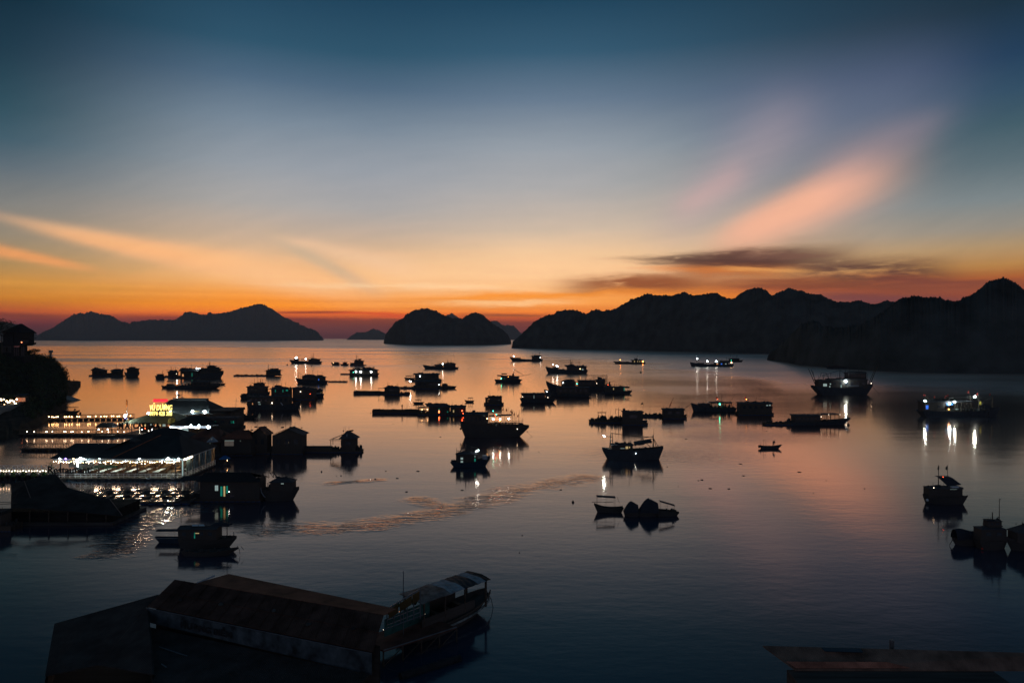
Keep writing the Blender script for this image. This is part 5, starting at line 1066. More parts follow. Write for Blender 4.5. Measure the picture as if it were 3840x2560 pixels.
# furniture
tabw = mat('white_table_top', (0.62, 0.70, 0.70), 0.4, 0.1, 1.0); tabb = mat('brown_table_top', (0.30, 0.17, 0.06), 0.4, 0.2, 1.0); chm = mat('brown_chair_wood', (0.12, 0.06, 0.03), 0.6, 0.3, 2.0); chr_ = mat('red_brown_chair', (0.26, 0.12, 0.08), 0.6, 0.3, 2.0)
TP = {}
def table(x, y, w_, l_, m_, label, group):
    e = bpy.data.objects.new('dining_table', None); C.objects.link(e); e.location = (X0 + x, Y0 + y, 0.42); tag(e, label, 'table', group)
    MB().box(-w_ / 2, w_ / 2, 0, l_, 0.70, 0.75).build('table_top', m_, e)
    for sx in (-1, 1):
        for yy in (0.12, l_ - 0.12): MB().box(sx * (w_ / 2 - 0.09) - 0.03, sx * (w_ / 2 - 0.09) + 0.03, yy - 0.03, yy + 0.03, 0, 0.70).build('leg', chm, e)
cb = MB(); cb.box(-0.2, 0.2, -0.2, 0.2, 0.42, 0.46); cb.box(0.16, 0.2, -0.2, 0.2, 0.46, 0.92)
for a in (-0.17, 0.17):
    for c in (-0.17, 0.17): cb.box(a - 0.02, a + 0.02, c - 0.02, c + 0.02, 0, 0.42)
proto = None
def chair(x, y, rz, white_row):
    global proto
    if proto is None: o = proto = cb.build('dining_chair', chm)
    else: o = proto.copy(); C.objects.link(o)
    o.location = (X0 + x, Y0 + y, 0.42); o.rotation_euler = (0, 0, rz)
    if white_row: tag(o, 'brown wooden chair along a white table top in the lit restaurant', 'chair', 'chairs along the white front tables')
    else: tag(o, 'brown wooden chair along a brown table in the back row of the lit restaurant', 'chair', 'chairs along the brown back tables')
xs_ = [1.9, 4.3, 6.45, 8.6, 10.8, 12.95, 15.1]
pos = ['leftmost', 'second from left', 'third from left', 'fourth from left, the middle one', 'fifth from left', 'sixth from left', 'rightmost']
for i_, x_ in enumerate(xs_):
    table(x_, 1.0, 0.85, 3.0, tabw, 'white topped table at the front of the lit restaurant, ' + pos[i_], 'white topped front tables')
    for k in range(5):
        chair(x_ + 0.62, 1.3 + k * 0.58, 0, True)
        chair(x_ - 0.62, 1.3 + k * 0.58, math.pi, True)
for i_, (x_, y_, l_) in enumerate([(5.6, 5.2, 2.6), (8.8, 5.6, 2.8), (11.0, 5.0, 3.4), (14.2, 5.2, 2.2), (17.0, 4.2, 3.6)]):
    table(x_, y_, 0.95, l_, tabb, 'brown table in the back row of the lit restaurant, ' + ['leftmost', 'second from left', 'middle, long one', 'fourth from left, short one', 'rightmost'][i_], 'brown back tables')
    for k in range(4):
        chair(x_ + 0.66, y_ + 0.3 + k * 0.6, 0, False)
        chair(x_ - 0.66, y_ + 0.3 + k * 0.6, math.pi, False)
table(18.9, 3.0, 0.9, 1.4, tabw, 'short table by the side railing of the lit restaurant', 'white topped front tables')
table(17.9, 1.2, 1.0, 1.6, tabb, 'low brown table next to the front right corner post', 'brown back tables')

def sign(name, label, cat, txt, px, py_top, py_bot, wpx, D, m, ext=0.04, frame=None, shear=0.0, bold=0.0, face=None):
    k = D / FP; p = W(px, py_bot, D)
    e = bpy.data.objects.new(name, None); C.objects.link(e); e.location = p; tag(e, label, cat)
    o, me = text_mesh(txt, 1.0, ext, m, shear=shear, bold=bold); fit_text(o, me, 0, 0, 0, wpx * k, (py_bot - py_top) * k); o.parent = e
    if frame:
        b = MB()
        for a in (-0.5, 0, 0.5): b.bar((a * wpx * k * 0.96, 0.12, -frame), (a * wpx * k * 0.96, 0.12, (py_bot - py_top) * k * 0.9), 0.035, 4)
        b.bar((-wpx * k / 2, 0.12, 0.02), (wpx * k / 2, 0.12, 0.02), 0.035, 4); b.build('support_frame', metal, e)
    return e
sign('letter_sign', 'dark serif letters reading Restaurant at the landing of the lit restaurant', 'sign', 'Restaurant', 258, 1748, 1775, 160, 104.3, rubber, 0.05, 0.35, bold=0.02)
# white and dark things by the landing
t = Th('plant', 'potted shrubs at the entrance of the big lit restaurant', 'plant', unit='m', loc=(X0 - 0.8, Y0 + 0.6, 0))
b = MB()
for i_ in range(160):
    c_ = Vector((q_.gauss(0, 0.28), q_.gauss(0, 0.25), 1.6 + q_.uniform(-1.0, 1.2))); a_ = Vector((q_.uniform(-1, 1), q_.uniform(-1, 1), q_.uniform(-1, 1))) * 0.12; d_ = Vector((q_.uniform(-1, 1), q_.uniform(-1, 1), q_.uniform(-1, 1))) * 0.12
    b.add([c_, c_ + a_, c_ + a_ + d_, c_ + d_], [(0, 1, 2, 3)])
t.part('foliage', b, mat('potted_leaves', (0.05, 0.09, 0.035), 0.9)); t.part('pot', MB().cyl((0, 0), 0.3, 0.42, 0.9, 10, 0.36), rubber)

# --- middle floating restaurant group with the neon sign
def hall(label, pxl, pxr, D, zf, ze, zr, depth, rooft='gable', lit=None, cat='restaurant', name='floating_restaurant', rx=None, solid=True, rm=None, over=0.5, slits=4, y=0.0):
    xl, xr = (pxl - 1920) / FP * D, (pxr - 1920) / FP * D
    t = Th(name, label, cat, unit='m', loc=((xl + xr) / 2, D + depth / 2, 0)); h_ = (xr - xl) / 2
    t.part('pontoon', MB().box(-h_ - 0.3, h_ + 0.3, -depth / 2 - 0.4, depth / 2 + 0.3, -0.2, zf), dwood)
    if rx: rx = tuple((v - (pxl + pxr) / 2) / FP * D for v in rx)
    r_ = MB(); X0_, X1_ = -h_ - over, h_ + over; Y0_, Y1_ = -depth / 2 - over, depth / 2 + over; ra, rb = rx or ((X0_, X1_) if rooft == 'gable' else (X0_ + depth * 0.4, X1_ - depth * 0.4))
    if rooft == 'flat': r_.box(X0_, X1_, Y0_, Y1_, ze + 0.02, zr)
    elif rooft == 'front':
        slab3(r_, [(X0_, Y0_, ze), (ra, Y0_, zr), (ra, Y1_, zr), (X0_, Y1_, ze)]); slab3(r_, [(ra, Y0_, zr), (X1_, Y0_, ze), (X1_, Y1_, ze), (ra, Y1_, zr)])
    else:
        slab3(r_, [(X0_, Y0_, ze), (X1_, Y0_, ze), (rb, 0, zr), (ra, 0, zr)]); slab3(r_, [(ra, 0, zr), (rb, 0, zr), (X1_, Y1_, ze), (X0_, Y1_, ze)])
        slab3(r_, [(X0_, Y1_, ze), (X0_, Y0_, ze), (ra, 0, zr)]); slab3(r_, [(X1_, Y0_, ze), (X1_, Y1_, ze), (rb, 0, zr)])
    t.part('roof', r_, rm or roofd)
    if solid: t.part('wall', MB().box(-h_, h_, -depth / 2, depth / 2, zf, ze - 0.06), wallm)
    else:
        t.part('back_wall', MB().box(-h_, h_, depth / 2 - 0.12, depth / 2, zf, ze - 0.1), mat('back_wall_paint', (0.22, 0.13, 0.07), 0.8)); t.part('floor', MB().box(-h_, h_, -depth / 2, depth / 2 - 0.15, zf + 0.002, zf + 0.06), floor_m)
        for i_ in range(7): xx = -h_ + 0.1 + (2 * h_ - 0.2) * i_ / 6; t.part('post', MB().box(xx - 0.06, xx + 0.06, -depth / 2, -depth / 2 + 0.12, zf + 0.06, ze - 0.05), dwood)
    t.h = h_; t.d = depth
    return t
# rear hall with the white fascia
t = hall('rear restaurant hall with the star and letter signs above its ridge', 565, 784, 163.0, 0.5, 4.0, 6.9, 9.0, 'hip', rx=(606, 742), solid=False)
t.part('white_fascia', MB().box(-t.h, 4.6, -4.95, -4.8, 3.72, 3.98), mat('white_fascia', (0.6, 0.65, 0.66), 0.5)); t.part('ridge_box', MB().box(-0.5 - 2.5, 4.6, -0.6, 0.6, 6.6, 7.15), roofd)
for x_, z_, r_, m_ in ((-2.0, 4.35, 0.22, LB), (3.3, 4.5, 0.22, LB), (6.25, 4.4, 0.26, LB), (-7.2, 4.1, 0.24, LB)): t.part('floodlight', MB().ball((x_, -5.2, z_), r_, 8, 6), m_, smooth=True)
t.part('tube_light', MB().bar((3.6, -5.2, 4.5), (4.9, -5.2, 4.5), 0.06, 5), GY)
for i_ in range(6): t.part('hanging_banner', MB().box(-1.6 + i_ * 0.55, -1.2 + i_ * 0.55, -4.6, -4.56, 2.9 + 0.2 * math.sin(i_ * 2), 3.6), (GW, GO, white, GY, GW, white)[i_])
for i_ in range(4): t.part('interior_light', MB().ball((-4 + i_ * 2.6, -1, 3.6), 0.16, 7, 5), LV)
# neon hall
t = hall('restaurant hall carrying the yellow neon sign, with a string of bulbs under its eave', 455, 663, 152.0, 0.5, 2.9, 5.2, 7.5, 'hip', rx=(560, 610), solid=False, rm=mat('roof_olive_sheet', (0.09, 0.085, 0.05), 0.7, 0.3, 0.4, kind='corrugated'))
for i_ in range(9): t.part('hanging_lantern', MB().box(-3.4 + i_ * 1.02, -2.9 + i_ * 1.02, -3.3, -3.0, 2.2, 2.75), (GO, GO, GY, GW, GO, GY, GW, GO, GW)[i_])
for i_ in range(12): t.part('table_light', MB().ball((-2.6 + i_ * 0.75, -2.0, 1.3 + 0.3 * math.sin(i_ * 2.1)), 0.10, 6, 4), (LW, LR, LV, LW, LY, LR)[i_ % 6])
for i_ in range(6): t.part('side_light', MB().ball((-1.9, -4.2, 0.9 + i_ * 0.30), 0.085, 6, 4), LV)
t.part('gable_box', MB().add([(4.1, -3.9, 3.05), (5.0, -4.3, 2.75), (5.7, -3.9, 3.05), (5.7, -3.5, 3.9), (5.0, -4.3, 4.3), (4.1, -3.5, 3.8)], [(0, 1, 4, 5), (1, 2, 3, 4), (0, 5, 3, 2), (5, 4, 3), (0, 2, 1)]), mat('yellow_gable', (0.55, 0.45, 0.12), 0.6))
t.part('flagpole', MB().bar((-5.4, -3, 3), (-5.4, -3, 8.2), 0.05, 5), metal); t.part('flag', MB().box(-5.55, -5.25, -3.1, -3.0, 6.5, 8.1), mat('orange_cloth', (0.7, 0.16, 0.03), 0.7)); t.part('floodlight', MB().ball((-5.2, -4.1, 4.7), 0.26, 8, 6), LB, smooth=True); t.part('violet_light', MB().ball((-5.2, -4.1, 4.2), 0.12, 8, 6), LP)
sign('neon_sign', 'larger yellow neon name sign, upper of the two yellow lines', 'neon sign', 'VŨ DƯƠNG', 603, 1511, 1538, 84, 151.0, NY, 0.05, 0.7, shear=0.15, bold=0.0)
sign('neon_sign', 'yellow neon telephone number below the larger yellow name sign', 'neon sign', '0974 428 388', 602, 1542, 1558, 84, 150.6, NY, 0.05, 0.5, shear=0.05, bold=0.0)
sign('neon_sign', 'red glowing sign reading RESTAURANT', 'neon sign', 'RESTAURANT', 600, 1498, 1505.5, 52, 161.0, NR, 0.04, 0.6, bold=0.01)
b = MB().box(-1.7, 1.7, 0.12, 0.2, -0.1, 0.62); o = b.build('sign_board', mat('red_sign_board', (0.4, 0.01, 0.02), 0.6, 0.05, 1.0, emit=(1.0, 0.02, 0.03), estr=0.55)); o.parent = [x for x in bpy.data.objects if x.get('label') == 'red glowing sign reading RESTAURANT'][0]
sign('letter_sign', 'short row of black rooftop letters right under the star emblem', 'sign', 'BÈ NỔI', 669, 1486, 1497, 41, 167.0, rubber, 0.05, 0.7, bold=0.03)
sign('letter_sign', 'long row of black rooftop letters half hidden by the ridge', 'sign', 'XUÂN ANH', 673, 1498, 1509, 82, 168.0, rubber, 0.05, 0.5, bold=0.03)
st = MB(); pts = [(math.sin(k * math.pi / 5) * (0.55 if k % 2 == 0 else 0.24), math.cos(k * math.pi / 5) * (0.55 if k % 2 == 0 else 0.24)) for k in range(10)]; st.prism(pts, -0.05, 0.05)
o = st.build('star_emblem', rubber); o.location = W(669, 1482, 167.0); tag(o, 'small black star emblem between wings above the rooftop letters', 'emblem')
wg = MB().bar((-0.95, 0, 0.3), (-0.4, 0, -0.2), 0.07, 5).bar((0.95, 0, 0.3), (0.4, 0, -0.2), 0.07, 5).build('wing', rubber, o)
sign('letter_sign', 'row of big dark serif letters standing before the orange lit hall', 'sign', 'M A  CASTERA', 522, 1584, 1608, 156, 146.0, rubber, 0.06, 1.2, bold=0.04)
# hall with blue white strip lights
t = hall('hall with a pale blue light strip under its eave, right of the neon sign', 640, 792, 147.0, 0.5, 3.3, 4.9, 6.0, 'hip', rx=(690, 740), solid=False)
t.part('strip_board', MB().box(-t.h, t.h, -3.35, -3.25, 2.55, 3.05), mat('lit_white_strip', (0.6, 0.65, 0.7), 0.5, 0.05, 1.0, emit=(0.75, 0.85, 1.0), estr=0.30))
for i_ in range(18): t.part('bulb', MB().ball((-t.h + 0.1 + i_ * 0.36, -3.42, 2.7 + 0.16 * math.sin(i_ * 0.5 + 2.2)), 0.085, 6, 4), LV if i_ % 3 else LW, smooth=True)
for x_, z_ in ((0.2, 3.25), (1.9, 3.2), (3.9, 3.0), (3.9, 2.7)): t.part('floodlight', MB().ball((x_, -3.5, z_), 0.15, 8, 6), LW, smooth=True)
t.part('lit_window', MB().box(-2.4, -0.6, -3.1, -3.0, 1.7, 2.4), GW)
# front dark roofs
t = hall('dark low roofed hall directly behind the lit restaurant', 470, 700, 126.0, 0.5, 2.7, 4.9, 7.0, 'hip', rx=(560, 625), rm=roofd)
for i_ in range(3): t.part('lit_patch', MB().box(-5.2 + i_ * 1.9, -4.4 + i_ * 1.9, -3.6, -3.56, 1.8, 2.3), (white, GW, white)[i_])
t = hall('dark hall behind the right half of the lit restaurant with small pale lights', 690, 822, 127.0, 0.5, 2.6, 4.6, 7.0, 'hip', rx=(740, 790), rm=roofr)
for i_ in range(5): t.part('small_light', MB().ball((-2.4 + i_ * 1.0, -3.7, 2.3 + 0.1 * (i_ % 2)), 0.10, 6, 4), GW)
t = hall('tall dark windowless barn like hall right of the neon sign', 786, 864, 160.0, 0.5, 4.3, 4.9, 8.0, 'flat', name='floating_house', cat='floating house', over=0.2)
t.part('antenna', MB().bar((2.0, 0, 4.8), (2.2, 0, 7.6), 0.04, 4).bar((1.6, 0, 6.8), (2.7, 0, 6.8), 0.03, 4), metal)
t = Th('houseboat', 'high bowed houseboat with green lit windows in front of the dark barn hall', 'houseboat', 836, 1640, G_HOUSE)
t.hull(-60, 72, 40, 38, 54, 44, 1, 22, 6, m=dwood, n=20); t.cabin(-50, 60, 40, 72, 78, 36, 'flat', 2, slits=3, wins=[(-26, 58, 14, 10, GG), (42, 60, 12, 9, GG)])
t.part('white_top', MB().box(-44, -8, -30, -20, 48, 51), white); t.part('blue_curtain', MB().box(-44, -38, -29, -28, 24, 46), tarpb)
t = Th('parasol', 'round pale parasol standing beside the dark hall', 'parasol', unit='m', loc=(W(822, 1680, 128.0).x, 125.0, 0))
t.part('pole', MB().bar((0, 0, 0.3), (0, 0, 3.6), 0.05, 6), metal); b = MB(); b.bar((0, 0, 3.0), (0, 0, 3.9), 1.0, 12, 0.05); t.part('canopy', b, hullw); t.part('base', MB().cyl((0, 0), 0.4, 0.3, 0.4, 10), concr)
t = Th('fishing_boat', 'low boat piled with nets and tied behind the dark barn hall', 'fishing boat', 918, 1569, G_FISH)
t.hull(-50, 48, 12, 10, 14, 30, 1, 12, 6, m=dwood); t.gear(-40, 44, 10, 12, 20, 20, seed=90); t.rig([((-50, 32), (-12, 32)), ((-50, 30), (-44, 12)), ((-12, 32), (-12, 12)), ((-40, 14), (-12, 30))], 0.6); t.mast(38, 14, 26, 1.4)
# small blue canopied boat near the restaurant corner
t = Th('sampan', 'small boat with a blue peaked canopy by the lit restaurant corner', 'sampan', 842, 1742, G_FISH)
t.hull(-20, 24, 12, 9, 12, 20, 1, 5, 3); t.cabin(-14, 14, 9, 22, 34, 18, 'hip', 3, solid=False, rm=tarpb); t.lamp(14, 18, LY, 1.6, -11); t.gear(-14, 16, 9, 6, 12, 6, seed=91)
# fish cages in front of the restaurant
t = Th('fish_cage_raft', 'grid of dark planks of a fish cage raft in front of the lit restaurant', 'raft', unit='m', loc=W(300, 1912, 0) if False else at(270, 1890))
Lc = at(735, 1878).x - at(270, 1890).x
b = MB()
for y_ in (0, 1.6, 4.8, 6.4): b.box(0, Lc, y_ - 0.2, y_ + 0.2, 0.15, 0.3)
for i_ in range(10): x_ = Lc * i_ / 9; b.box(x_ - 0.18, x_ + 0.18, -0.3, 6.6, 0.32, 0.44)
t.part('plank_grid', b, dwood)
for i_ in range(14): x_ = Lc * (i_ + 0.5) / 14; t.part('float_drum', MB().bar((x_ - 0.4, 0, 0.05), (x_ + 0.4, 0, 0.05), 0.24, 8), drum)
t.part('cage_rail', MB().path([(0, 0, 1.2), (Lc, 0, 1.2)], 0.03, 4).path([(0, 0, 0.3), (0, 0, 1.2)], 0.03, 4).path([(Lc, 0, 0.3), (Lc, 0, 1.2)], 0.03, 4).path([(Lc / 2, 0, 0.3), (Lc / 2, 0, 1.2)], 0.03, 4), wood)
for i_ in range(5): x_ = 2 + i_ * Lc / 6; t.part('net_heap', MB().ball((x_, 4.9, 0.4), 0.5, 8, 5, 0.6, 0.25), netm, kind='stuff')

# --- big dark house at the lower left
t = Th('floating_house', 'huge black roofed floating house at the left edge in front of the lit restaurant', 'floating house', unit='m', loc=(0, 0, 0))
D0 = 82.0; k0 = D0 / FP
def L_(px): return (px - 1920) * k0
blackr = mat('old_black_roof', (0.04, 0.036, 0.032), 0.9, 0.3, 0.5, kind='corrugated', spec=0.05)
t.part('wall', MB().box(L_(48), L_(446), 80.4, 86.5, 0.3, 1.5), mat('black_boards', (0.02, 0.018, 0.016), 0.95, 0.3, 0.6, kind='planks', spec=0.05))
V_ = lambda px, py, D: tuple(W(px, py, D))
b = MB(); slab3(b, [V_(60, 1902, 79.5), V_(300, 1920, 79.5), V_(250, 1827, 84.2), V_(88, 1803, 85.2)]); t.part('roof', b, blackr)
b = MB(); slab3(b, [V_(88, 1802, 85.2), V_(250, 1826, 84.2), V_(204, 1776, 88.2), V_(150, 1789, 87.8)]); t.part('roof', b, blackr, label='raised rear roof with a pale edge')
b = MB(); slab3(b, [V_(38, 1905, 79.5), V_(60, 1902, 79.5), V_(88, 1803, 85.2), V_(40, 1812, 86.2)]); t.part('roof', b, blackr)
b = MB(); slab3(b, [V_(300, 1920, 79.5), V_(457, 1934, 79.5), V_(410, 1873, 82.4), V_(250, 1827, 84.2)]); t.part('roof', b, blackr)
pale_ = mat('pale_edge_board', (0.16, 0.11, 0.09), 0.8)
for q1_, q2_ in ((W(206, 1776, 87.9), W(250, 1825, 84.1)), (W(412, 1874, 82.0), W(456, 1932, 79.3)), (W(89, 1804, 84.9), W(112, 1866, 81.2))): t.part('verge_board', MB().bar(q1_, q2_, 0.05, 5), pale_)
t.part('pontoon', MB().box(L_(45), L_(456), 80.0, 87.5, -0.2, 0.32), dwood)
for i_ in range(6): x_ = L_(80 + i_ * 70); t.part('post', MB().box(x_ - 0.06, x_ + 0.06, 80.1, 80.2, 0.32, 1.7), wood)
t = Th('floating_house', 'low dark platform shack cut off by the left edge', 'floating house', 20, 1985, G_HOUSE)
t.raft(-90, 40, 20, 60, gear=20, seed=92); t.cabin(-80, 0, 20, 60, 72, 50, 'flat', 4, rm=roofd); t.rig([((-60, 104), (40, 100)), ((-60, 92), (40, 98))], 0.8)

# --- foreground floating restaurant at the bottom left
R0, R1_ = Vector((-24.3, 49.1, 4.6)), Vector((-8.07, 42.8, 4.6)); E0, E1 = Vector((-25.15, 47.0, 3.5)), Vector((-8.22, 40.2, 3.5))
t = Th('floating_restaurant', 'large dark roofed floating restaurant with a long banner, bottom left foreground', 'restaurant', unit='m', loc=(0, 0, 0))
vv = Vector((0.50, -0.866, 0)); nrm = Vector((-(E1 - E0).y, (E1 - E0).x, 0)).normalized()      # points away from the viewer
rust = mat('old_rusty_roof', (0.070, 0.038, 0.028), 0.85, 0.35, 0.9, kind='corrugated', spec=0.05)
b = MB(); slab3(b, [tuple(E0), tuple(E1), tuple(R1_), tuple(R0)], 0.06)
for i_ in range(1, 17):
    f_1 = i_ / 17 + 0.004 * math.sin(i_ * 5); b.bar(E0.lerp(E1, f_1) + Vector((0, 0, 0.02)), R0.lerp(R1_, f_1) + Vector((0, 0, 0.02)), 0.028, 4)
b.bar(E0.lerp(R0, 0.52) + Vector((0, 0, 0.03)), E1.lerp(R1_, 0.5) + Vector((0, 0, 0.03)), 0.03, 4); t.part('roof', b, rust)
for i_, f_1 in enumerate((0.12, 0.31, 0.55, 0.72, 0.9)):
    c_ = E0.lerp(E1, f_1).lerp(R0.lerp(R1_, f_1), 0.35 + 0.1 * (i_ % 3)); t.part('roof_weight', MB().ball((c_.x, c_.y, c_.z + 0.07), 0.14 + 0.03 * (i_ % 2), 8, 5, 0.6, 0.2), netm)
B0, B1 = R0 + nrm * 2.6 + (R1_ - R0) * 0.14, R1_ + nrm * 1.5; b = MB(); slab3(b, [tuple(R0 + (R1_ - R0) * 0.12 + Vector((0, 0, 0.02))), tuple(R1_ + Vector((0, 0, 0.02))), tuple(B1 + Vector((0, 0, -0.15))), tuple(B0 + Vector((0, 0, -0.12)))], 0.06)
t.part('roof', b, mat('roof_red_light_tint', (0.13, 0.05, 0.03), 0.8, 0.35, 0.7, kind='corrugated'), label='reddish rear strip of roofing')  # warm red light on this rear strip is painted into its colour
t.part('ridge_board', MB().bar(R0 + (R1_ - R0) * 0.12, R0 + (R1_ - R0) * 0.12 + nrm * 1.6, 0.07, 5), hullw)
dn = -nrm * 0.5
b = MB(); q0, q1 = E0 + dn * 0.2, E1 + dn * 0.2; z1_, z2_ = 3.42, 2.35
b.add([(q0.x, q0.y, z1_), (q1.x, q1.y, z1_), (q1.x, q1.y, z2_ - 0.2), (q0.x, q0.y, z2_ + 0.1)], [(0, 1, 2, 3)]); b.add([(q0.x, q0.y + .05, z1_), (q1.x, q1.y + .05, z1_), (q1.x, q1.y + .05, z2_ - 0.2), (q0.x, q0.y + .05, z2_ + .1)], [(3, 2, 1, 0)])
bn = t.part('banner', b, mat('banner_cloth', (0.065, 0.08, 0.085), 0.85, 0.45, 1.1, spec=0.05)); t.part('banner_rope', MB().bar(q0 + Vector((0, -0.03, -0.06)), q1 + Vector((0, -0.03, -0.06)), 0.02, 4), metal)
o, me = text_mesh('HƯƠNG BIỂN', 1.0, 0.01, rubber, bold=0.03); fit_text(o, me, 0, 0, 0, 4.4, 0.62); pm = E0 + (E1 - E0) * 0.30; o.location = (pm.x - nrm.x * 0.2, pm.y - nrm.y * 0.2, 2.62); o.rotation_euler = (math.radians(90), 0, math.atan2((E1 - E0).y, (E1 - E0).x)); o.parent = t.o
b = MB(); f0, f1 = E0 - nrm * 0.35, E1 - nrm * 0.35; g0, g1 = E0 + vv * 9.0, E1 - nrm * 8.0
slab3(b, [(g0.x, g0.y, 1.9), (g1.x, g1.y, 1.9), (f1.x, f1.y, 2.3), (f0.x, f0.y, 2.3)], 0.06); t.part('roof', b, mat('black_lean_roof', (0.045, 0.038, 0.034), 0.9, 0.3, 0.8, kind='corrugated'), label='wide black lean to roof under the banner')
for s0 in (1.8, 3.0): p0, p1 = E0 + vv * s0 * 2.2 + Vector((0.6, 0, 0)), E0 - nrm * s0 * 1.3 + (E1 - E0) * 0.34; t.part('batten', MB().bar((p0.x, p0.y, 2.25), (p1.x, p1.y, 2.14), 0.035, 4), metal)
b = MB(); S0 = W(200, 2339, 47.0); S1 = W(352, 2286, 47.9); S2 = W(372, 2291, 48.0); S3 = W(562, 2238, 49.0)
slab3(b, [tuple(S0), tuple(S2), (S2.x + vv.x * 7, S2.y + vv.y * 7, S2.z - 0.9), (S0.x + vv.x * 7, S0.y + vv.y * 7, S0.z - 0.6)], 0.06); S3 = W(592, 2229, 48.75); slab3(b, [tuple(S2), tuple(S3), (E0.x, E0.y, 3.35), (E0.x + vv.x * 8, E0.y + vv.y * 8, 2.22), (S2.x + vv.x * 7.0, S2.y + vv.y * 7.0, S2.z - 0.88)], 0.06)
t.part('roof', b, MATS['black_lean_roof'], label='low side roof stepping down to the left corner')
t.part('end_wall', MB().add([(E0.x + .02, E0.y, 0.3), (E0.x + vv.x * 8, E0.y + vv.y * 8, 0.3), (E0.x + vv.x * 8, E0.y + vv.y * 8, 2.2), (E0.x + .02, E0.y, 3.3), (E0.x + .1, E0.y, 0.3), (E0.x + .1 + vv.x * 8, E0.y + vv.y * 8, 0.3), (E0.x + .1 + vv.x * 8, E0.y + vv.y * 8, 2.2), (E0.x + .1, E0.y, 3.3)], [(0, 1, 2, 3), (7, 6, 5, 4), (2, 6, 7, 3)]), MATS['black_lean_roof'])
ang = math.atan2((E1 - E0).y, (E1 - E0).x)
pw = MB(); w0, w1 = E0 + nrm * 0.8, E1 + nrm * 0.8
b = MB(); b.add([(w0.x, w0.y, 0.4), (w1.x, w1.y, 0.4), (w1.x, w1.y, 3.5), (w0.x, w0.y, 3.5)], [(0, 1, 2, 3)]); v0, v1 = w0 - nrm * 0.12, w1 - nrm * 0.12; b.add([(v0.x, v0.y, 0.4), (v1.x, v1.y, 0.4), (v1.x, v1.y, 3.4), (v0.x, v0.y, 3.4)], [(0, 1, 2, 3)]); t.part('wall', b, wallm)
b = MB(); c0 = Vector((S0.x + 0.2, S0.y + 0.1, 0)); b.add([(c0.x, c0.y, 0.3), (B1.x + 6.2, B1.y - 3.4, 0.3), (g1.x + 5.5, g1.y - 2.5, 0.3), (S0.x + vv.x * 9, S0.y + vv.y * 9, 0.3), (c0.x, c0.y, -0.2), (B1.x + 6.2, B1.y - 3.4, -0.2), (g1.x + 5.5, g1.y - 2.5, -0.2), (S0.x + vv.x * 9, S0.y + vv.y * 9, -0.2)], [(0, 1, 2, 3), (7, 6, 5, 4), (0, 4, 5, 1), (1, 5, 6, 2), (2, 6, 7, 3), (3, 7, 4, 0)]); t.part('pontoon_deck', b, dwood)
for k_ in range(5):
    pp = S0 + vv * (0.1 + k_ * 1.5) + Vector((0.12, 0, 0)); t.part('post', MB().box(pp.x - 0.06, pp.x + 0.06, pp.y - 0.06, pp.y + 0.06, 0.3, S0.z - 0.15 - k_ * 0.12), wood)
pp = S0 + Vector((0.12, -0.2, 0)); t.part('corner_lattice', MB().path([(pp.x, pp.y, 0.4), (pp.x + 0.7, pp.y, 0.9), (pp.x, pp.y, 1.4), (pp.x + 0.7, pp.y, 1.9)], 0.035, 4), wood)
for zz in (0.4, 1.0): t.part('side_rail', MB().bar((pp.x, pp.y, zz), (pp.x + vv.x * 6, pp.y + vv.y * 6, zz), 0.04, 4), wood)
t.part('side_wall', MB().add([(pp.x + .5, pp.y - .3, 0.3), (pp.x + vv.x * 7, pp.y + vv.y * 7, 0.3), (pp.x + vv.x * 7, pp.y + vv.y * 7, 1.5), (pp.x + .5, pp.y - .3, 2.0), (pp.x + .6, pp.y - .2, 0.3), (pp.x + .1 + vv.x * 7, pp.y + .1 + vv.y * 7, 0.3), (pp.x + .1 + vv.x * 7, pp.y + .1 + vv.y * 7, 1.5), (pp.x + .6, pp.y - .2, 2.0)], [(0, 1, 2, 3), (7, 6, 5, 4)]), wallm)
# right terrace of that restaurant
def Z(px, py, z): d = (CH - z) * FP / (py - HZ); return Vector(((px - 1920) / FP * d, d, z))
t = Th('terrace', 'railed green fenced terrace with gold lettered boards beside the tour boat', 'terrace', unit='m', loc=(0, 0, 0))
a0, a1 = Z(1450, 2400, 1.6), Z(1592, 2304, 1.6); dv = (a1 - a0); 
t.part('lower_bulb_rail', MB().bar(Z(1437, 2362, 2.2), Z(1592, 2304, 2.2), 0.04, 4), metal)
for i_ in range(10):
    p_ = Z(1437, 2362, 2.2).lerp(Z(1592, 2304, 2.2), i_ / 9); t.part('bulb', MB().ball(p_, 0.03, 6, 4), lampm('bulb_faint', (1.0, 0.8, 0.6), 1.4))
c0, c1 = Z(1450, 2285, 3.4), Z(1575, 2208, 4.4)
f_ = MB(); f_.bar(c0, c1, 0.05, 5); f_.bar(Z(1400, 2295, 3.0), c0, 0.04, 5)
for i_ in range(6):
    p_ = c0.lerp(c1, i_ / 5); f_.bar(p_, Vector((p_.x, p_.y, 2.3)), 0.045, 5)
for dz_ in (0.75, 1.1): f_.bar(c0 - Vector((0, 0, dz_)), c1 - Vector((0, 0, dz_ + 0.55)), 0.03, 4)
t.part('sign_rail', f_, metal)
gold = mat('dull_gold_board', (0.10, 0.06, 0.02), 0.6, 0.2, 1.0)
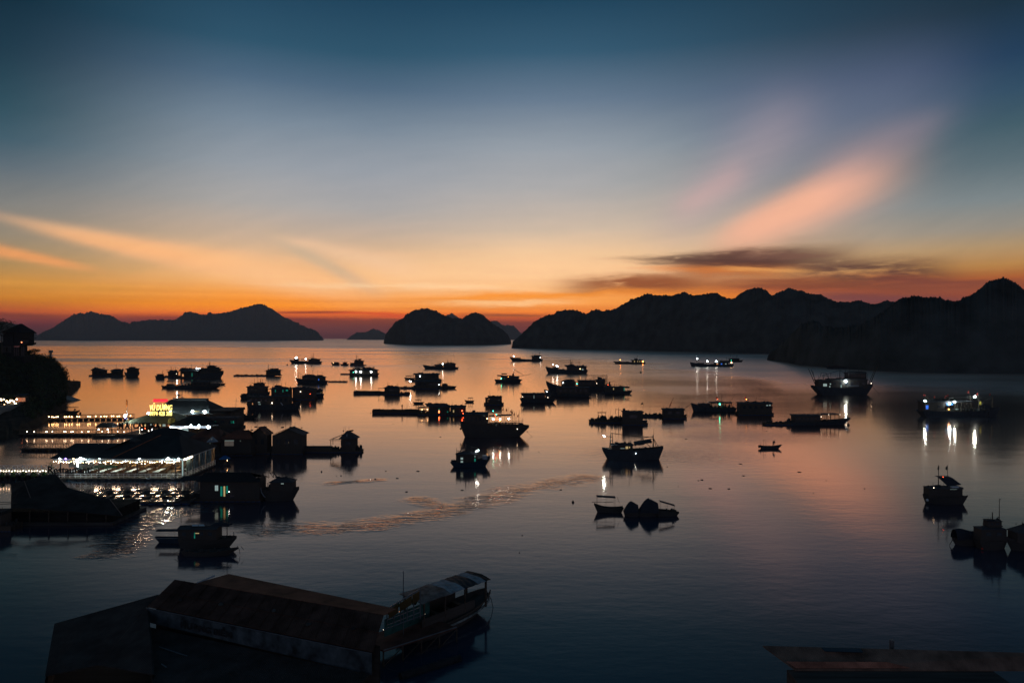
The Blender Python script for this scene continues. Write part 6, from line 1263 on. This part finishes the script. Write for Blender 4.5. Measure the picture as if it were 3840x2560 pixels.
for a, b_ in ((0.05, 0.34), (0.38, 0.74), (0.77, 0.98)):
    p_, q2 = c0.lerp(c1, a), c0.lerp(c1, b_); t.part('letter_board', MB().add([(p_.x, p_.y - .06, p_.z - .12), (q2.x, q2.y - .06, q2.z - .12), (q2.x, q2.y - .06, q2.z - .72), (p_.x, p_.y - .06, p_.z - .72), (p_.x, p_.y - .02, p_.z - .12), (q2.x, q2.y - .02, q2.z - .12), (q2.x, q2.y - .02, q2.z - .72), (p_.x, p_.y - .02, p_.z - .72)], [(0, 1, 2, 3), (7, 6, 5, 4), (0, 4, 5, 1), (3, 2, 6, 7)]), gold)
p_, q2 = Z(1440, 2330, 2.3), Z(1610, 2262, 2.3); t.part('green_fence', MB().add([(p_.x, p_.y, 1.2), (q2.x, q2.y, 1.2), (q2.x, q2.y, 2.5), (p_.x, p_.y, 2.4), (p_.x, p_.y + .06, 1.2), (q2.x, q2.y + .06, 1.2), (q2.x, q2.y + .06, 2.5), (p_.x, p_.y + .06, 2.4)], [(0, 1, 2, 3), (7, 6, 5, 4), (3, 2, 6, 7)]), mat('green_fence_paint', (0.03, 0.10, 0.085), 0.6, 0.3, 2.0))
m0 = Z(1512, 2280, 3.0); t.part('antenna_mast', MB().bar((m0.x, m0.y, 1.0), (m0.x, m0.y, 5.6), 0.035, 5), metal)
b = MB(); d0, d1, d2, d3 = Z(1437, 2440, 1.1), Z(1712, 2352, 1.1), Z(1590, 2310, 1.1), Z(1340, 2400, 1.1)
slab3(b, [tuple(d0), tuple(d1), tuple(d2), tuple(d3)], 0.12); t.part('lower_deck', b, mat('red_brown_deck', (0.12, 0.05, 0.035), 0.8, 0.3, 1.0)); 
fr = MB()
for i_ in range(5):
    p_ = d0.lerp(d1, i_ / 4); fr.bar((p_.x, p_.y, -0.2), (p_.x, p_.y, 1.0), 0.06, 5)
    if i_ < 4: q2 = d0.lerp(d1, (i_ + 1) / 4); fr.bar((p_.x, p_.y, 0.0), (q2.x, q2.y, 0.95), 0.035, 4)
t.part('deck_frame', fr, wood); t.part('deck_edge', MB().bar(d0, d1, 0.04, 5), metal); t.part('float_log', MB().bar(Z(1500, 2540, 0.1), Z(1725, 2470, 0.1), 0.28, 8), rubber); t.part('deck_light', MB().ball(Z(1497, 2294, 2.4), 0.03, 6, 4), GO)
for i_ in range(9):
    q2 = Z(1460 + i_ * 15, 2300 - i_ * 6, 2.2); t.part('potted_plant', MB().ball((q2.x, q2.y + 0.1, 2.3 + 0.1 * (i_ % 3)), 0.2, 7, 5, 1.1, 0.35), mat('potted_leaves', (0.05, 0.09, 0.035), 0.9))

# --- tour boat at the landing
ps, pb = at(1545, 2395), at(1806, 2290); ang = math.atan2(pb.y - ps.y, pb.x - ps.x); Lb = (pb - ps).length
t = Th('tour_boat', 'moored wooden tour boat with a patched flat canopy roof and pale side strake', 'tour boat', unit='m', loc=(ps.x, ps.y, 0), rot=ang)
t.hull(-0.6, Lb + 0.7, 1.0, 0.85, 1.55, 2.5, 1, 1.3, 0.3, m=dwood, n=26, rail=False)
st_ = MB(); st2 = MB(); n_ = 22
for sd in (-1, 1):
    pts = []
    for i_ in range(n_ + 1):
        tt = i_ / n_; xx = -0.6 + (Lb + 1.3) * tt; bb = 1.25 * min(1, 0.72 + tt * 1.1) * max(0, 1 - tt ** 4.2) ** 0.75 + 0.25; zz = 0.85 + 0.15 * (1 - tt) ** 3 + 0.7 * tt ** 3.2
        pts.append((xx, sd * (bb + 0.02), zz))
    st_.path(pts, 0.055, 5); st2.path([(a * 0.985 + 0.02, q * 0.93, c * 0.62) for a, q, c in pts], 0.09, 5)
t.part('gunwale', st_, wood); t.part('pale_strake', st2, mat('faded_strake', (0.24, 0.26, 0.24), 0.7, 0.4, 2.0))
rl, rr_, hw = 1.0, Lb - 0.1, 1.35; zr_ = 2.95; segs = [(-0.2, 2.6, mat('patched_sheet', (0.13, 0.12, 0.11), 0.7, 0.5, 1.4, kind='corrugated')), (2.6, 4.0, mat('pale_cloth_cover', (0.26, 0.28, 0.29), 0.8, 0.3, 2.0)), (4.0, 5.4, mat('black_sheet', (0.03, 0.032, 0.035), 0.7)), (5.4, 6.2, mat('pale_cloth_cover', (0.3, 0.3, 0.3), 0.8)), (6.2, Lb - 0.3, roofd)]
for a, b_, m_ in segs:
    g = MB(); nn = 5; vs_ = []
    for i_ in range(nn + 1):
        xx = a + (b_ - a) * i_ / nn
        for kk in range(6): u = kk / 5 * 2 - 1; vs_.append((xx, u * hw, zr_ + 0.14 * (1 - u * u) + 0.025 * math.sin(xx * 9 + kk * 2)))
    m2 = len(vs_); vs_ += [(p, q, r - 0.05) for p, q, r in vs_]; fs_ = [(i_ * 6 + kk, (i_ + 1) * 6 + kk, (i_ + 1) * 6 + kk + 1, i_ * 6 + kk + 1) for i_ in range(nn) for kk in range(5)]; fs_ += [tuple(m2 + v for v in f[::-1]) for f in fs_]
    fs_ += [(i_ * 6, i_ * 6 + m2, i_ * 6 + 6 + m2, i_ * 6 + 6) for i_ in range(nn)]; g.add(vs_, fs_); t.part('canopy_panel', g, m_)
for xx in (0.2, 2.2, 4.2, 6.4, Lb - 0.6):
    for yy in (-1.12, 1.12): t.part('canopy_post', MB().box(xx - 0.05, xx + 0.05, yy - 0.05, yy + 0.05, 0.8, 2.9), wood)
t.part('cabin_side', MB().box(0.0, 5.2, -1.16, -1.1, 0.8, 1.7), wallm); t.part('cabin_side', MB().box(0.0, 5.2, 1.1, 1.16, 0.8, 1.7), wallm)
for i_ in range(4): t.part('bench', MB().box(1.0 + i_ * 1.2, 1.35 + i_ * 1.2, -1.0, 1.0, 0.75, 1.15), wood)
t.part('mooring_rope', MB().path([(Lb + 0.6, 0, 1.4), (Lb + 0.9, -0.2, 0.7), (Lb + 1.0, -0.3, 0.0)], 0.025, 4), rope)

# --- roof at the bottom right
t = Th('floating_house', 'long low floating house seen from above at the bottom right corner', 'floating house', unit='m', loc=(0, 0, 0))
a, b_, c, d = Z(2862, 2422, 3.4), Z(3990, 2452, 3.4), Z(3990, 2514, 2.7), Z(2985, 2512, 2.7)
b = MB(); slab3(b, [tuple(d), tuple(c), tuple(b_), tuple(a)], 0.07); t.part('roof', b, mat('faded_brown_roof', (0.19, 0.115, 0.08), 0.8, 0.3, 0.8, kind='corrugated'))
b = MB(); e_ = [Z(2950, 2484, 3.0), Z(3330, 2485, 3.0), Z(3420, 2508, 2.78), Z(2988, 2508, 2.78)]; b.add([(p.x, p.y, p.z + 0.035) for p in e_[::-1]], [(0, 1, 2, 3)]); b.add([(p.x, p.y, p.z + 0.02) for p in e_], [(0, 1, 2, 3)]); t.part('painted_light_patch', b, mat('patch_light_tint', (0.42, 0.15, 0.09), 0.8, 0.25, 1.2, kind='corrugated'))  # thin sheet coloured like the reddish light falling on this part of the roof
b = MB(); e_ = [Z(3084, 2432, 3.42), Z(3230, 2436, 3.42), Z(3240, 2450, 3.34), Z(3096, 2446, 3.34)]; b.add([(p.x, p.y, p.z + 0.05) for p in e_[::-1]], [(0, 1, 2, 3)]); b.add([(p.x, p.y, p.z + 0.02) for p in e_], [(0, 1, 2, 3)]); t.part('skylight', b, glass)
t.part('wall', MB().box(a.x + 0.9, 28.0, 35.6, a.y - 1.4, 0.3, 2.62), wallm); t.part('pontoon', MB().box(a.x + 0.4, 28.5, 35.0, a.y - 0.8, -0.2, 0.3), dwood)
for i_ in range(3): t.part('tyre', MB().path([(a.x + 0.2 + 0.4 * math.cos(k * 0.5236), 38.0 + i_ * 0.9, 0.5 + 0.4 * math.sin(k * 0.5236)) for k in range(13)], 0.12, 6), rubber)
t.part('roof_vent', MB().cyl((Z(3370, 2440, 3.4).x, 41.2), 0.14, 3.2, 3.75, 8), metal)
t.gear(Z(3300, 2440, 3.4).x, Z(3740, 2440, 3.4).x, 3.3, 0.3, 0.3, 16, 'roof_debris', y=41.4, seed=93) if False else None

# ================================================================== left headland, villa, promenade
leafm = mat('tree_leaves', (0.036, 0.05, 0.028), 0.95, 0.45, 0.6, spec=0.03); barkm = mat('tree_bark', (0.07, 0.055, 0.045), 0.95)
shore = [(-400, 1700), (-60, 1665), (0, 1655), (66, 1640), (97, 1622), (150, 1592), (184, 1574), (215, 1556), (240, 1532), (248, 1508), (262, 1503), (250, 1492), (232, 1482), (262, 1468), (301, 1447)]
crest = [(-400, 1230), (-60, 1270), (0, 1290), (60, 1318), (101, 1328), (143, 1338), (167, 1346), (191, 1348), (208, 1360), (226, 1378), (238, 1390), (247, 1408), (252, 1430), (270, 1436), (288, 1436), (301, 1446)]
vs_ = []; nC, nR = 120, 34; rockm = mat('headland_ground', (0.028, 0.026, 0.022), 0.95, 0.4, 0.25, spec=0.03)
def shore_D(px):
    return CH * FP / (lerp_tab(shore_front, px) - HZ)
shore_front = [(-400, 1700), (-60, 1665), (0, 1655), (66, 1640), (97, 1622), (150, 1592), (184, 1574), (215, 1556), (236, 1534), (246, 1510), (262, 1484), (301, 1447.5)]
def head_z(px, D):
    """height of the headland terrain along the sight line px at distance D"""
    d0 = shore_D(px); d1 = 318.0 if px < 252 else 318.0 + 0 * px; cy = lerp_tab(crest, px); zc = max(0.4, CH - (cy - HZ) / FP * 300.0)
    if D < d0: return -0.6
    tt = min(1.0, (D - d0) / max(8.0, 300.0 - d0))
    prom = 2.2 * min(1.0, (D - d0) / 6.0); s0 = (216.0 - d0) / max(8.0, 300.0 - d0); s0 = max(0.15, min(0.8, s0)) if px < 110 else 0.15 + max(0.0, min(0.8, s0) - 0.15) * max(0.0, 1 - (px - 110) / 50.0)
    z = prom + max(0.0, zc - 2.2) * max(0.0, (tt - s0) / (1 - s0)) ** 0.75 if zc > 2.2 else min(zc, prom)
    if D > 300: z *= max(0.0, 1 - (D - 300) / 45.0) ** 0.6
    z += 0.35 * mn.noise(Vector((px * 0.06, D * 0.12, 1)))
    return z
for i in range(nC + 1):
    px = -400 + 702 * i / nC; d0 = shore_D(px)
    for j in range(nR + 1):
        D = d0 - 1.0 + (346.0 - d0) * (j / nR); vs_.append(((px - 1920) / FP * D, D, head_z(px, D) if 0 < j < nR else -0.8))
b = MB(); b.add(vs_, [(i * (nR + 1) + j, (i + 1) * (nR + 1) + j, (i + 1) * (nR + 1) + j + 1, i * (nR + 1) + j + 1) for i in range(nC) for j in range(nR)])
o = b.build('headland', rockm, kind='structure'); o['label'] = 'dark wooded headland rising at the left edge'
def leaves(b, c, r, n, sz, flat=1.0, q=q_):
    for _ in range(n):
        while True:
            v = Vector((q.uniform(-1, 1), q.uniform(-1, 1), q.uniform(-1, 1)))
            if 0.25 < v.length < 1.0: break
        v = Vector((v.x * r, v.y * r, v.z * r * flat)); p = Vector(c) + v
        a = Vector((q.gauss(0, 1), q.gauss(0, 1), q.gauss(0, 1))).normalized() * sz * q.uniform(0.6, 1.3); d = a.cross(Vector((q.gauss(0, 1), q.gauss(0, 1), q.gauss(0, 1)))).normalized() * sz * q.uniform(0.4, 0.9)
        b.add([p - a * 0.5, p + d * 0.5, p + a * 0.5, p - d * 0.5], [(0, 1, 2, 3)])
# continuous scrub and forest cover
b = MB()
for _ in range(1150):
    px = q_.uniform(-120, 246); d0 = shore_D(px); D = q_.uniform(max(d0 + 5, 221 if px < 104 else 0), 312)
    z = head_z(px, D); rr = q_.uniform(1.0, 2.3) * (0.55 if D < d0 + 16 else 1.0); leaves(b, ((px - 1920) / FP * D, D, z + rr * 0.25), rr, 30, 0.55)
for px in [i * 3.0 for i in range(-20, 84)]:
    D = 298 + q_.uniform(-3, 6); rr = q_.uniform(0.9, 1.7); leaves(b, ((px - 1920) / FP * D, D, head_z(px, D) + rr * 0.2), rr, 46, 0.42)
o = b.build('woodland', leafm, kind='stuff'); tag(o, 'dense dark scrub and trees covering the left headland', 'woodland')
# trees one can tell apart
def tree(px, py, D, h, cr, label, spread=1.0, flat=0.5, lobes=5, name='tree', lf=90):
    p = W(px, py, D); t = Th(name, label, 'tree', unit='m', loc=p, group='separate trees on the shore')
    tb = MB(); tb.bar((0, 0, -1.5), (0.1, 0, h * 0.6), 0.22, 7, 0.13); cs = []
    for i in range(lobes):
        a = i * 6.283 / lobes + q_.uniform(-0.3, 0.3); c = (math.cos(a) * cr * 0.62 * spread, math.sin(a) * cr * 0.5, h * q_.uniform(0.74, 0.95)); cs.append(c); tb.bar((0.1, 0, h * 0.5), c, 0.11, 5, 0.04)
    cs.append((0, 0, h)); t.part('trunk', tb, barkm); cb_ = MB()
    for c in cs: leaves(cb_, c, cr * 0.52, lf, 0.36, flat)
    t.part('crown', cb_, leafm)
tree(126, 1336, 292, 2.8, 2.3, 'umbrella shaped tree on the headland crest with light under its crown')
tree(108, 1334, 293, 1.6, 1.3, 'small round tree right beside the villa balcony', lobes=3)
tree(6, 1312, 268, 10.5, 5.0, 'tall dark tree left of the villa roof', flat=0.9, lobes=7, lf=170)
tree(-22, 1300, 270, 9.5, 5.5, 'broad dark tree cut by the left edge above the slope', flat=0.9, lobes=7, lf=170)
tree(30, 1550, 205, 5.0, 3.4, 'tree leaning over the promenade lamps', flat=0.7)
tree(84, 1540, 215, 5.5, 3.0, 'tree at the right end of the promenade lamps', flat=0.8)
tree(140, 1560, 208, 3.4, 2.4, 'bushy tree on the slope above the footbridge landing', flat=0.8)
tree(205, 1520, 235, 3.6, 2.6, 'bushy tree at the foot of the headland near the small sampan', flat=0.8)
# villa
V0 = W(40, 1330, 272.0)
t = Th('villa', 'hillside villa with tall columns and a cantilevered balcony at the left edge', 'building', unit='m', loc=(V0.x, V0.y, V0.z), rot=0.0)
kv = 272.0 / FP
def vx(px): return (px - 40) * kv
def vz(py): return (1330 - py) * kv
vw = mat('dim_villa_wall', (0.03, 0.03, 0.03), 0.9, spec=0.03); t.part('wall', MB().box(vx(18), vx(56), -1, 7, -3, vz(1250)), vw); t.part('upper_wall', MB().box(vx(24), vx(86), -0.6, 6.4, vz(1292), vz(1248)), vw)
b = MB(); slab3(b, [(vx(14), -1.8, vz(1247)), (vx(90), -1.8, vz(1247)), (vx(63), 3, vz(1213)), (vx(54), 3, vz(1213))], 0.15); slab3(b, [(vx(90), -1.8, vz(1247)), (vx(90), 7.4, vz(1247)), (vx(63), 3, vz(1213))], 0.15); slab3(b, [(vx(14), 7.4, vz(1247)), (vx(14), -1.8, vz(1247)), (vx(54), 3, vz(1213))], 0.15); slab3(b, [(vx(54), 3, vz(1213)), (vx(63), 3, vz(1213)), (vx(90), 7.4, vz(1247)), (vx(14), 7.4, vz(1247))], 0.15); t.part('roof', b, mat('dark_villa_tiles', (0.025, 0.025, 0.027), 0.9, spec=0.03))
t.part('balcony', MB().prism([(vx(56), vz(1285)), (vx(116), vz(1284)), (vx(116), vz(1290)), (vx(100), vz(1296)), (vx(56), vz(1298))], -1.6, 3), vw)
r_ = MB(); r_.bar((vx(88), -1.5, vz(1276)), (vx(115), -1.5, vz(1276)), 0.05, 4)
for i_ in range(7): r_.bar((vx(88 + i_ * 4.5), -1.5, vz(1285)), (vx(88 + i_ * 4.5), -1.5, vz(1276)), 0.05, 4)
t.part('balcony_railing', r_, metal); t.part('sun_roof', MB().box(vx(84), vx(120), -1.4, 2.6, vz(1269.5), vz(1267)), roofd)
for px_ in (62, 69, 76, 90, 97): t.part('column', MB().cyl((vx(px_), -1.2), 0.16, vz(1334), vz(1297), 8), mat('dim_plaster', (0.10, 0.07, 0.07), 0.8))
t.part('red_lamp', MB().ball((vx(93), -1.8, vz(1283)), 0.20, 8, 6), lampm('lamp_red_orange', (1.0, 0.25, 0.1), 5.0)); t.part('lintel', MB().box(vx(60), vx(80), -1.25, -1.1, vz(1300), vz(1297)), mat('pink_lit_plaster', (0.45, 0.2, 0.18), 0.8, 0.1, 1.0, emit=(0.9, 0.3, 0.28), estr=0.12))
t.part('terrace', MB().box(vx(14), vx(102), -1.8, 4, -6, vz(1334)), vw)
for i_ in range(2): t.win(vx(28 + i_ * 14), vz(1310), 1.0, 1.6, glass, y=-1.0, parent=None)
# water tower
P_ = W(190, 1352, 300.0); t = Th('water_tower', 'slender tower with a square tank standing on the headland crest', 'tower', unit='m', loc=P_); k_ = 300.0 / FP
t.part('shaft', MB().cyl((0, 0), 0.42, -2, 22 * k_, 10, 0.34), concr); t.part('tank', MB().box(-5 * k_, 5 * k_, -5 * k_, 5 * k_, 29 * k_, 39 * k_), concr); t.part('platform', MB().box(-6.5 * k_, 6.5 * k_, -6 * k_, 6 * k_, 21 * k_, 22.5 * k_), concr); t.part('tank_leg', MB().box(-4.4 * k_, -3 * k_, -0.1, 0.1, 22.6 * k_, 28.9 * k_), metal); t.part('tank_leg', MB().box(3 * k_, 4.4 * k_, -0.1, 0.1, 22.6 * k_, 28.9 * k_), metal); t.part('riser_pipe', MB().cyl((0, 0), 0.22, 22.6 * k_, 28.9 * k_, 8), metal)
# people on the rocky tip
for px_, lb in ((261, 'person standing on the rocky tip nearer the trees'), (276, 'person standing on the rocky tip nearer the water')):
    D = 304.0; person(lb, ((px_ - 1920) / FP * D, D, head_z(px_, D) - 0.05), 1.6, 0.5)
# stone jetty spit
b = MB(); c_ = at(240, 1500); c2 = at(268, 1504.5); b.prism([(0, -0.4), (0, 1.5), (1.6, 1.2), (4.6, 0.1), (4.8, -0.4)], -2.4, 2.4); o = b.build('stone_spit', concr); o.location = (at(236, 1502).x, at(236, 1502).y, 0); tag(o, 'short sloping stone spit at the foot of the headland', 'jetty')
# promenade wall and road, lamps, parasols
D1 = 176.0
def hz(px, D, up=0.0): return Vector(((px - 1920) / FP * D, D, head_z(px, D) + up))
pts = [Vector((((px - 1920) / FP) * D, D, 3.1)) for px, D in ((-60, 168), (0, 176), (38, 187), (84, 203), (110, 214))]
b = MB()
for p_, q2 in zip(pts, pts[1:]): b.add([(p_.x, p_.y, -0.5), (q2.x, q2.y, -0.5), (q2.x, q2.y, q2.z), (p_.x, p_.y, p_.z), (p_.x - 0.5, p_.y + 0.5, -0.5), (q2.x - 0.5, q2.y + 0.5, -0.5), (q2.x - 0.5, q2.y + 0.5, q2.z), (p_.x - 0.5, p_.y + 0.5, p_.z)], [(0, 1, 2, 3), (3, 2, 6, 7), (7, 6, 5, 4)])
o = b.build('promenade_wall', concr); tag(o, 'pale concrete sea wall along the promenade at the left edge', 'wall')
b = MB(); n_ = len(pts); b.add([(p.x - 0.4, p.y + 0.4, 2.95) for p in pts] + [(p.x - 9, p.y + 11, 3.0) for p in pts], [(i, i + 1, n_ + i + 1, n_ + i) for i in range(n_ - 1)]); o = b.build('promenade', mat('promenade_paving', (0.2, 0.17, 0.13), 0.85), kind='structure')
lp = [(2, 1498), (4, 1502), (13, 1498), (24, 1505), (38, 1502), (44, 1503), (51, 1506), (47, 1514), (54, 1513), (59, 1514), (29, 1511), (42, 1519), (62, 1498), (16, 1518), (-8, 1508), (35, 1508)]
for i_, (px_, py_) in enumerate(lp):
    D = 196.0 + (i_ % 4) * 1.5; p_ = W(px_, py_, D); t = Th('festoon_lamp', 'warm round lamp on a thin pole in the promenade cluster at the left edge', 'lamp', unit='m', loc=(p_.x, p_.y, 3.0), group='promenade lamps')
    t.part('pole', MB().bar((0, 0, -0.2), (0, 0, p_.z - 3.0), 0.035, 5), metal); t.part('globe', MB().ball((0, 0, p_.z - 3.0 + 0.1), 0.17 if i_ % 3 else 0.22, 8, 6), LY if i_ % 2 else LV, smooth=True)
for px_, py_, lb in ((66, 1535, 'kiosk stall with warm lit front on the promenade'), (82, 1535, 'small red lit stall at the right of the promenade kiosk')):
    D = 201.0; p_ = W(px_, py_, D); t = Th('kiosk', lb, 'kiosk', unit='m', loc=(p_.x, p_.y, 2.9)); t.part('wall', MB().box(-0.8, 0.8, 0.3, 1.6, 0, 1.9), wallm); t.part('counter', MB().box(-0.75, 0.75, 0.18, 0.28, 0.3, 1.4), mat('lit_counter', (0.5, 0.25, 0.15), 0.7, 0.2, 2.0, emit=(1.0, 0.35, 0.18), estr=0.25)); b = MB(); slab3(b, [(-1, -0.4, 2.0), (1, -0.4, 2.0), (1, 1.7, 2.5), (-1, 1.7, 2.5)]); t.part('awning', b, tarp)
for i_, (px_, py_) in enumerate([(57, 1425), (116, 1452), (124, 1455), (66, 1622), (43, 1628), (50, 1631), (56, 1629)]):
    D = (262, 245, 246, 158, 157, 156, 156)[i_]; p_ = W(px_, py_, D); t = Th('path_lamp', ['tilted tube lamp high on the wooded slope', 'left one of two tiny lamps on the wooded slope', 'right one of two tiny lamps on the wooded slope', 'white lamp at the shore end of the middle footbridge', 'small lamp left of the shore end white lamp', 'warm lamp beside the shore end white lamp', 'faint lamp beside the shore end white lamp'][i_], 'lamp', unit='m', loc=p_, group='shore lamps')
    if i_ == 0: t.part('tube', MB().bar((-2.4, 0, 1.0), (0, 0, 0.2), 0.09, 5), GY)
    else: t.part('globe', MB().ball((0, 0, 0), (0, 0.10, 0.07, 0.16, 0.09, 0.14, 0.09)[i_], 7, 5), (LW, LV, LV, LW, LV, LY, LV)[i_], smooth=True)
    t.part('pole', MB().bar((0, 0.1, -2.5), (0, 0.1, 0), 0.04, 4), metal)

# --- distant shore lights and buildings
D = 6570.0
t = Th('shore_hotel', 'distant lit hotel with three rows of windows on the long left island', 'building', unit='m', loc=(W(707, 1274, D).x, D, 0)); kk = D / FP
t.part('wall', MB().box(-10 * kk, 10 * kk, 0, 30, 0, 20 * kk), wallm)
for r_i, (z_, n_) in enumerate(((4, 8), (8, 7), (13, 4), (19, 2))):
    for i_ in range(n_): x_ = (i_ - (n_ - 1) / 2) * 2.3; t.part('window', MB().box((x_ - 0.6) * kk, (x_ + 0.6) * kk, -2, -0.5, (z_ - 0.6) * kk, (z_ + 0.7) * kk), lampm('far_window', (1.0, 0.85, 0.6), 3.2))
for i_, (px_, py_, s_) in enumerate([(528, 1264, 1.0), (553, 1259, 1.1), (555, 1264, .7), (566, 1266, .9), (575, 1271, .8), (609, 1263, .9), (618, 1263, .9), (632, 1267, .7), (641, 1267, .8), (649, 1267, .9), (655, 1267, .8), (682, 1254, 1.2), (733, 1266, .9), (738, 1267, .7)]):
    p_ = W(px_, py_, D); o = MB().ball((0, 0, 0), s_ * kk, 6, 4).build('shore_light', lampm('far_shore_light', (1.0, 0.8, 0.55), 3.6)); o.location = p_; tag(o, 'tiny warm light on the dark shore of the long left island', 'light', 'lights along the far island shore')
D = 455.0; kk = D / FP
t = Th('shore_house', 'faint pale house at the foot of the right hand hill', 'building', unit='m', loc=(W(3640, 1386, D).x, D - 6, 0.0)); t.part('wall', MB().box(-18 * kk, 14 * kk, 0, 6, -1, 56 * kk), mat('faint_plaster', (0.09, 0.08, 0.075), 0.9)); t.part('roof', MB().box(-20 * kk, 16 * kk, -1, 7, 56 * kk, 59 * kk), roofr)
for i_ in range(6): t.win((-12 + (i_ % 3) * 11) * kk, (20 + (i_ // 3) * 20) * kk, 5 * kk, 8 * kk, glass, y=0)
t.part('annex', MB().box(16 * kk, 46 * kk, -2, 6, -1, 26 * kk), mat('faint_plaster', (0.09, 0.08, 0.075), 0.9))
t = Th('shore_house', 'low house with lit windows at the right edge of the far shore', 'building', unit='m', loc=(W(3810, 1390, D).x, D - 8, 0.0)); t.part('wall', MB().box(-10 * kk, 40 * kk, 0, 6, -1, 28 * kk), wallm); t.part('roof', MB().box(-12 * kk, 42 * kk, -1, 7, 28 * kk, 31 * kk), roofd)
for i_ in range(4): t.part('lit_window', MB().box((6 + i_ * 7) * kk, (11 + i_ * 7) * kk, -0.3, -0.1, 15 * kk, 24 * kk), GW)
for x_, z_, m_ in ((-14, 14, LY), (-6, 15, GW), (-2, 16, LV), (2, 15, GW), (10, 12, LV)): t.part('lamp', MB().ball((x_ * kk, -1.5, z_ * kk), 1.5 * kk, 6, 4), m_)

def haze():
    m = bpy.data.materials.new('haze'); m.use_nodes = True
    n = m.node_tree.nodes; n.clear()
    v = n.new('ShaderNodeVolumePrincipled'); v.inputs['Anisotropy'].default_value = 0.25; v.inputs['Color'].default_value = (0.97, 0.97, 0.98, 1); v.inputs['Density'].default_value = HAZE
    o = n.new('ShaderNodeOutputMaterial'); m.node_tree.links.new(v.outputs[0], o.inputs['Volume'])
    b = MB(); b.box(-15500, 15500, -600, 15500, -1.5, 420)
    h = b.build('haze', m, kind='stuff'); tag(h, 'thin evening haze over the whole bay', 'haze')
haze()
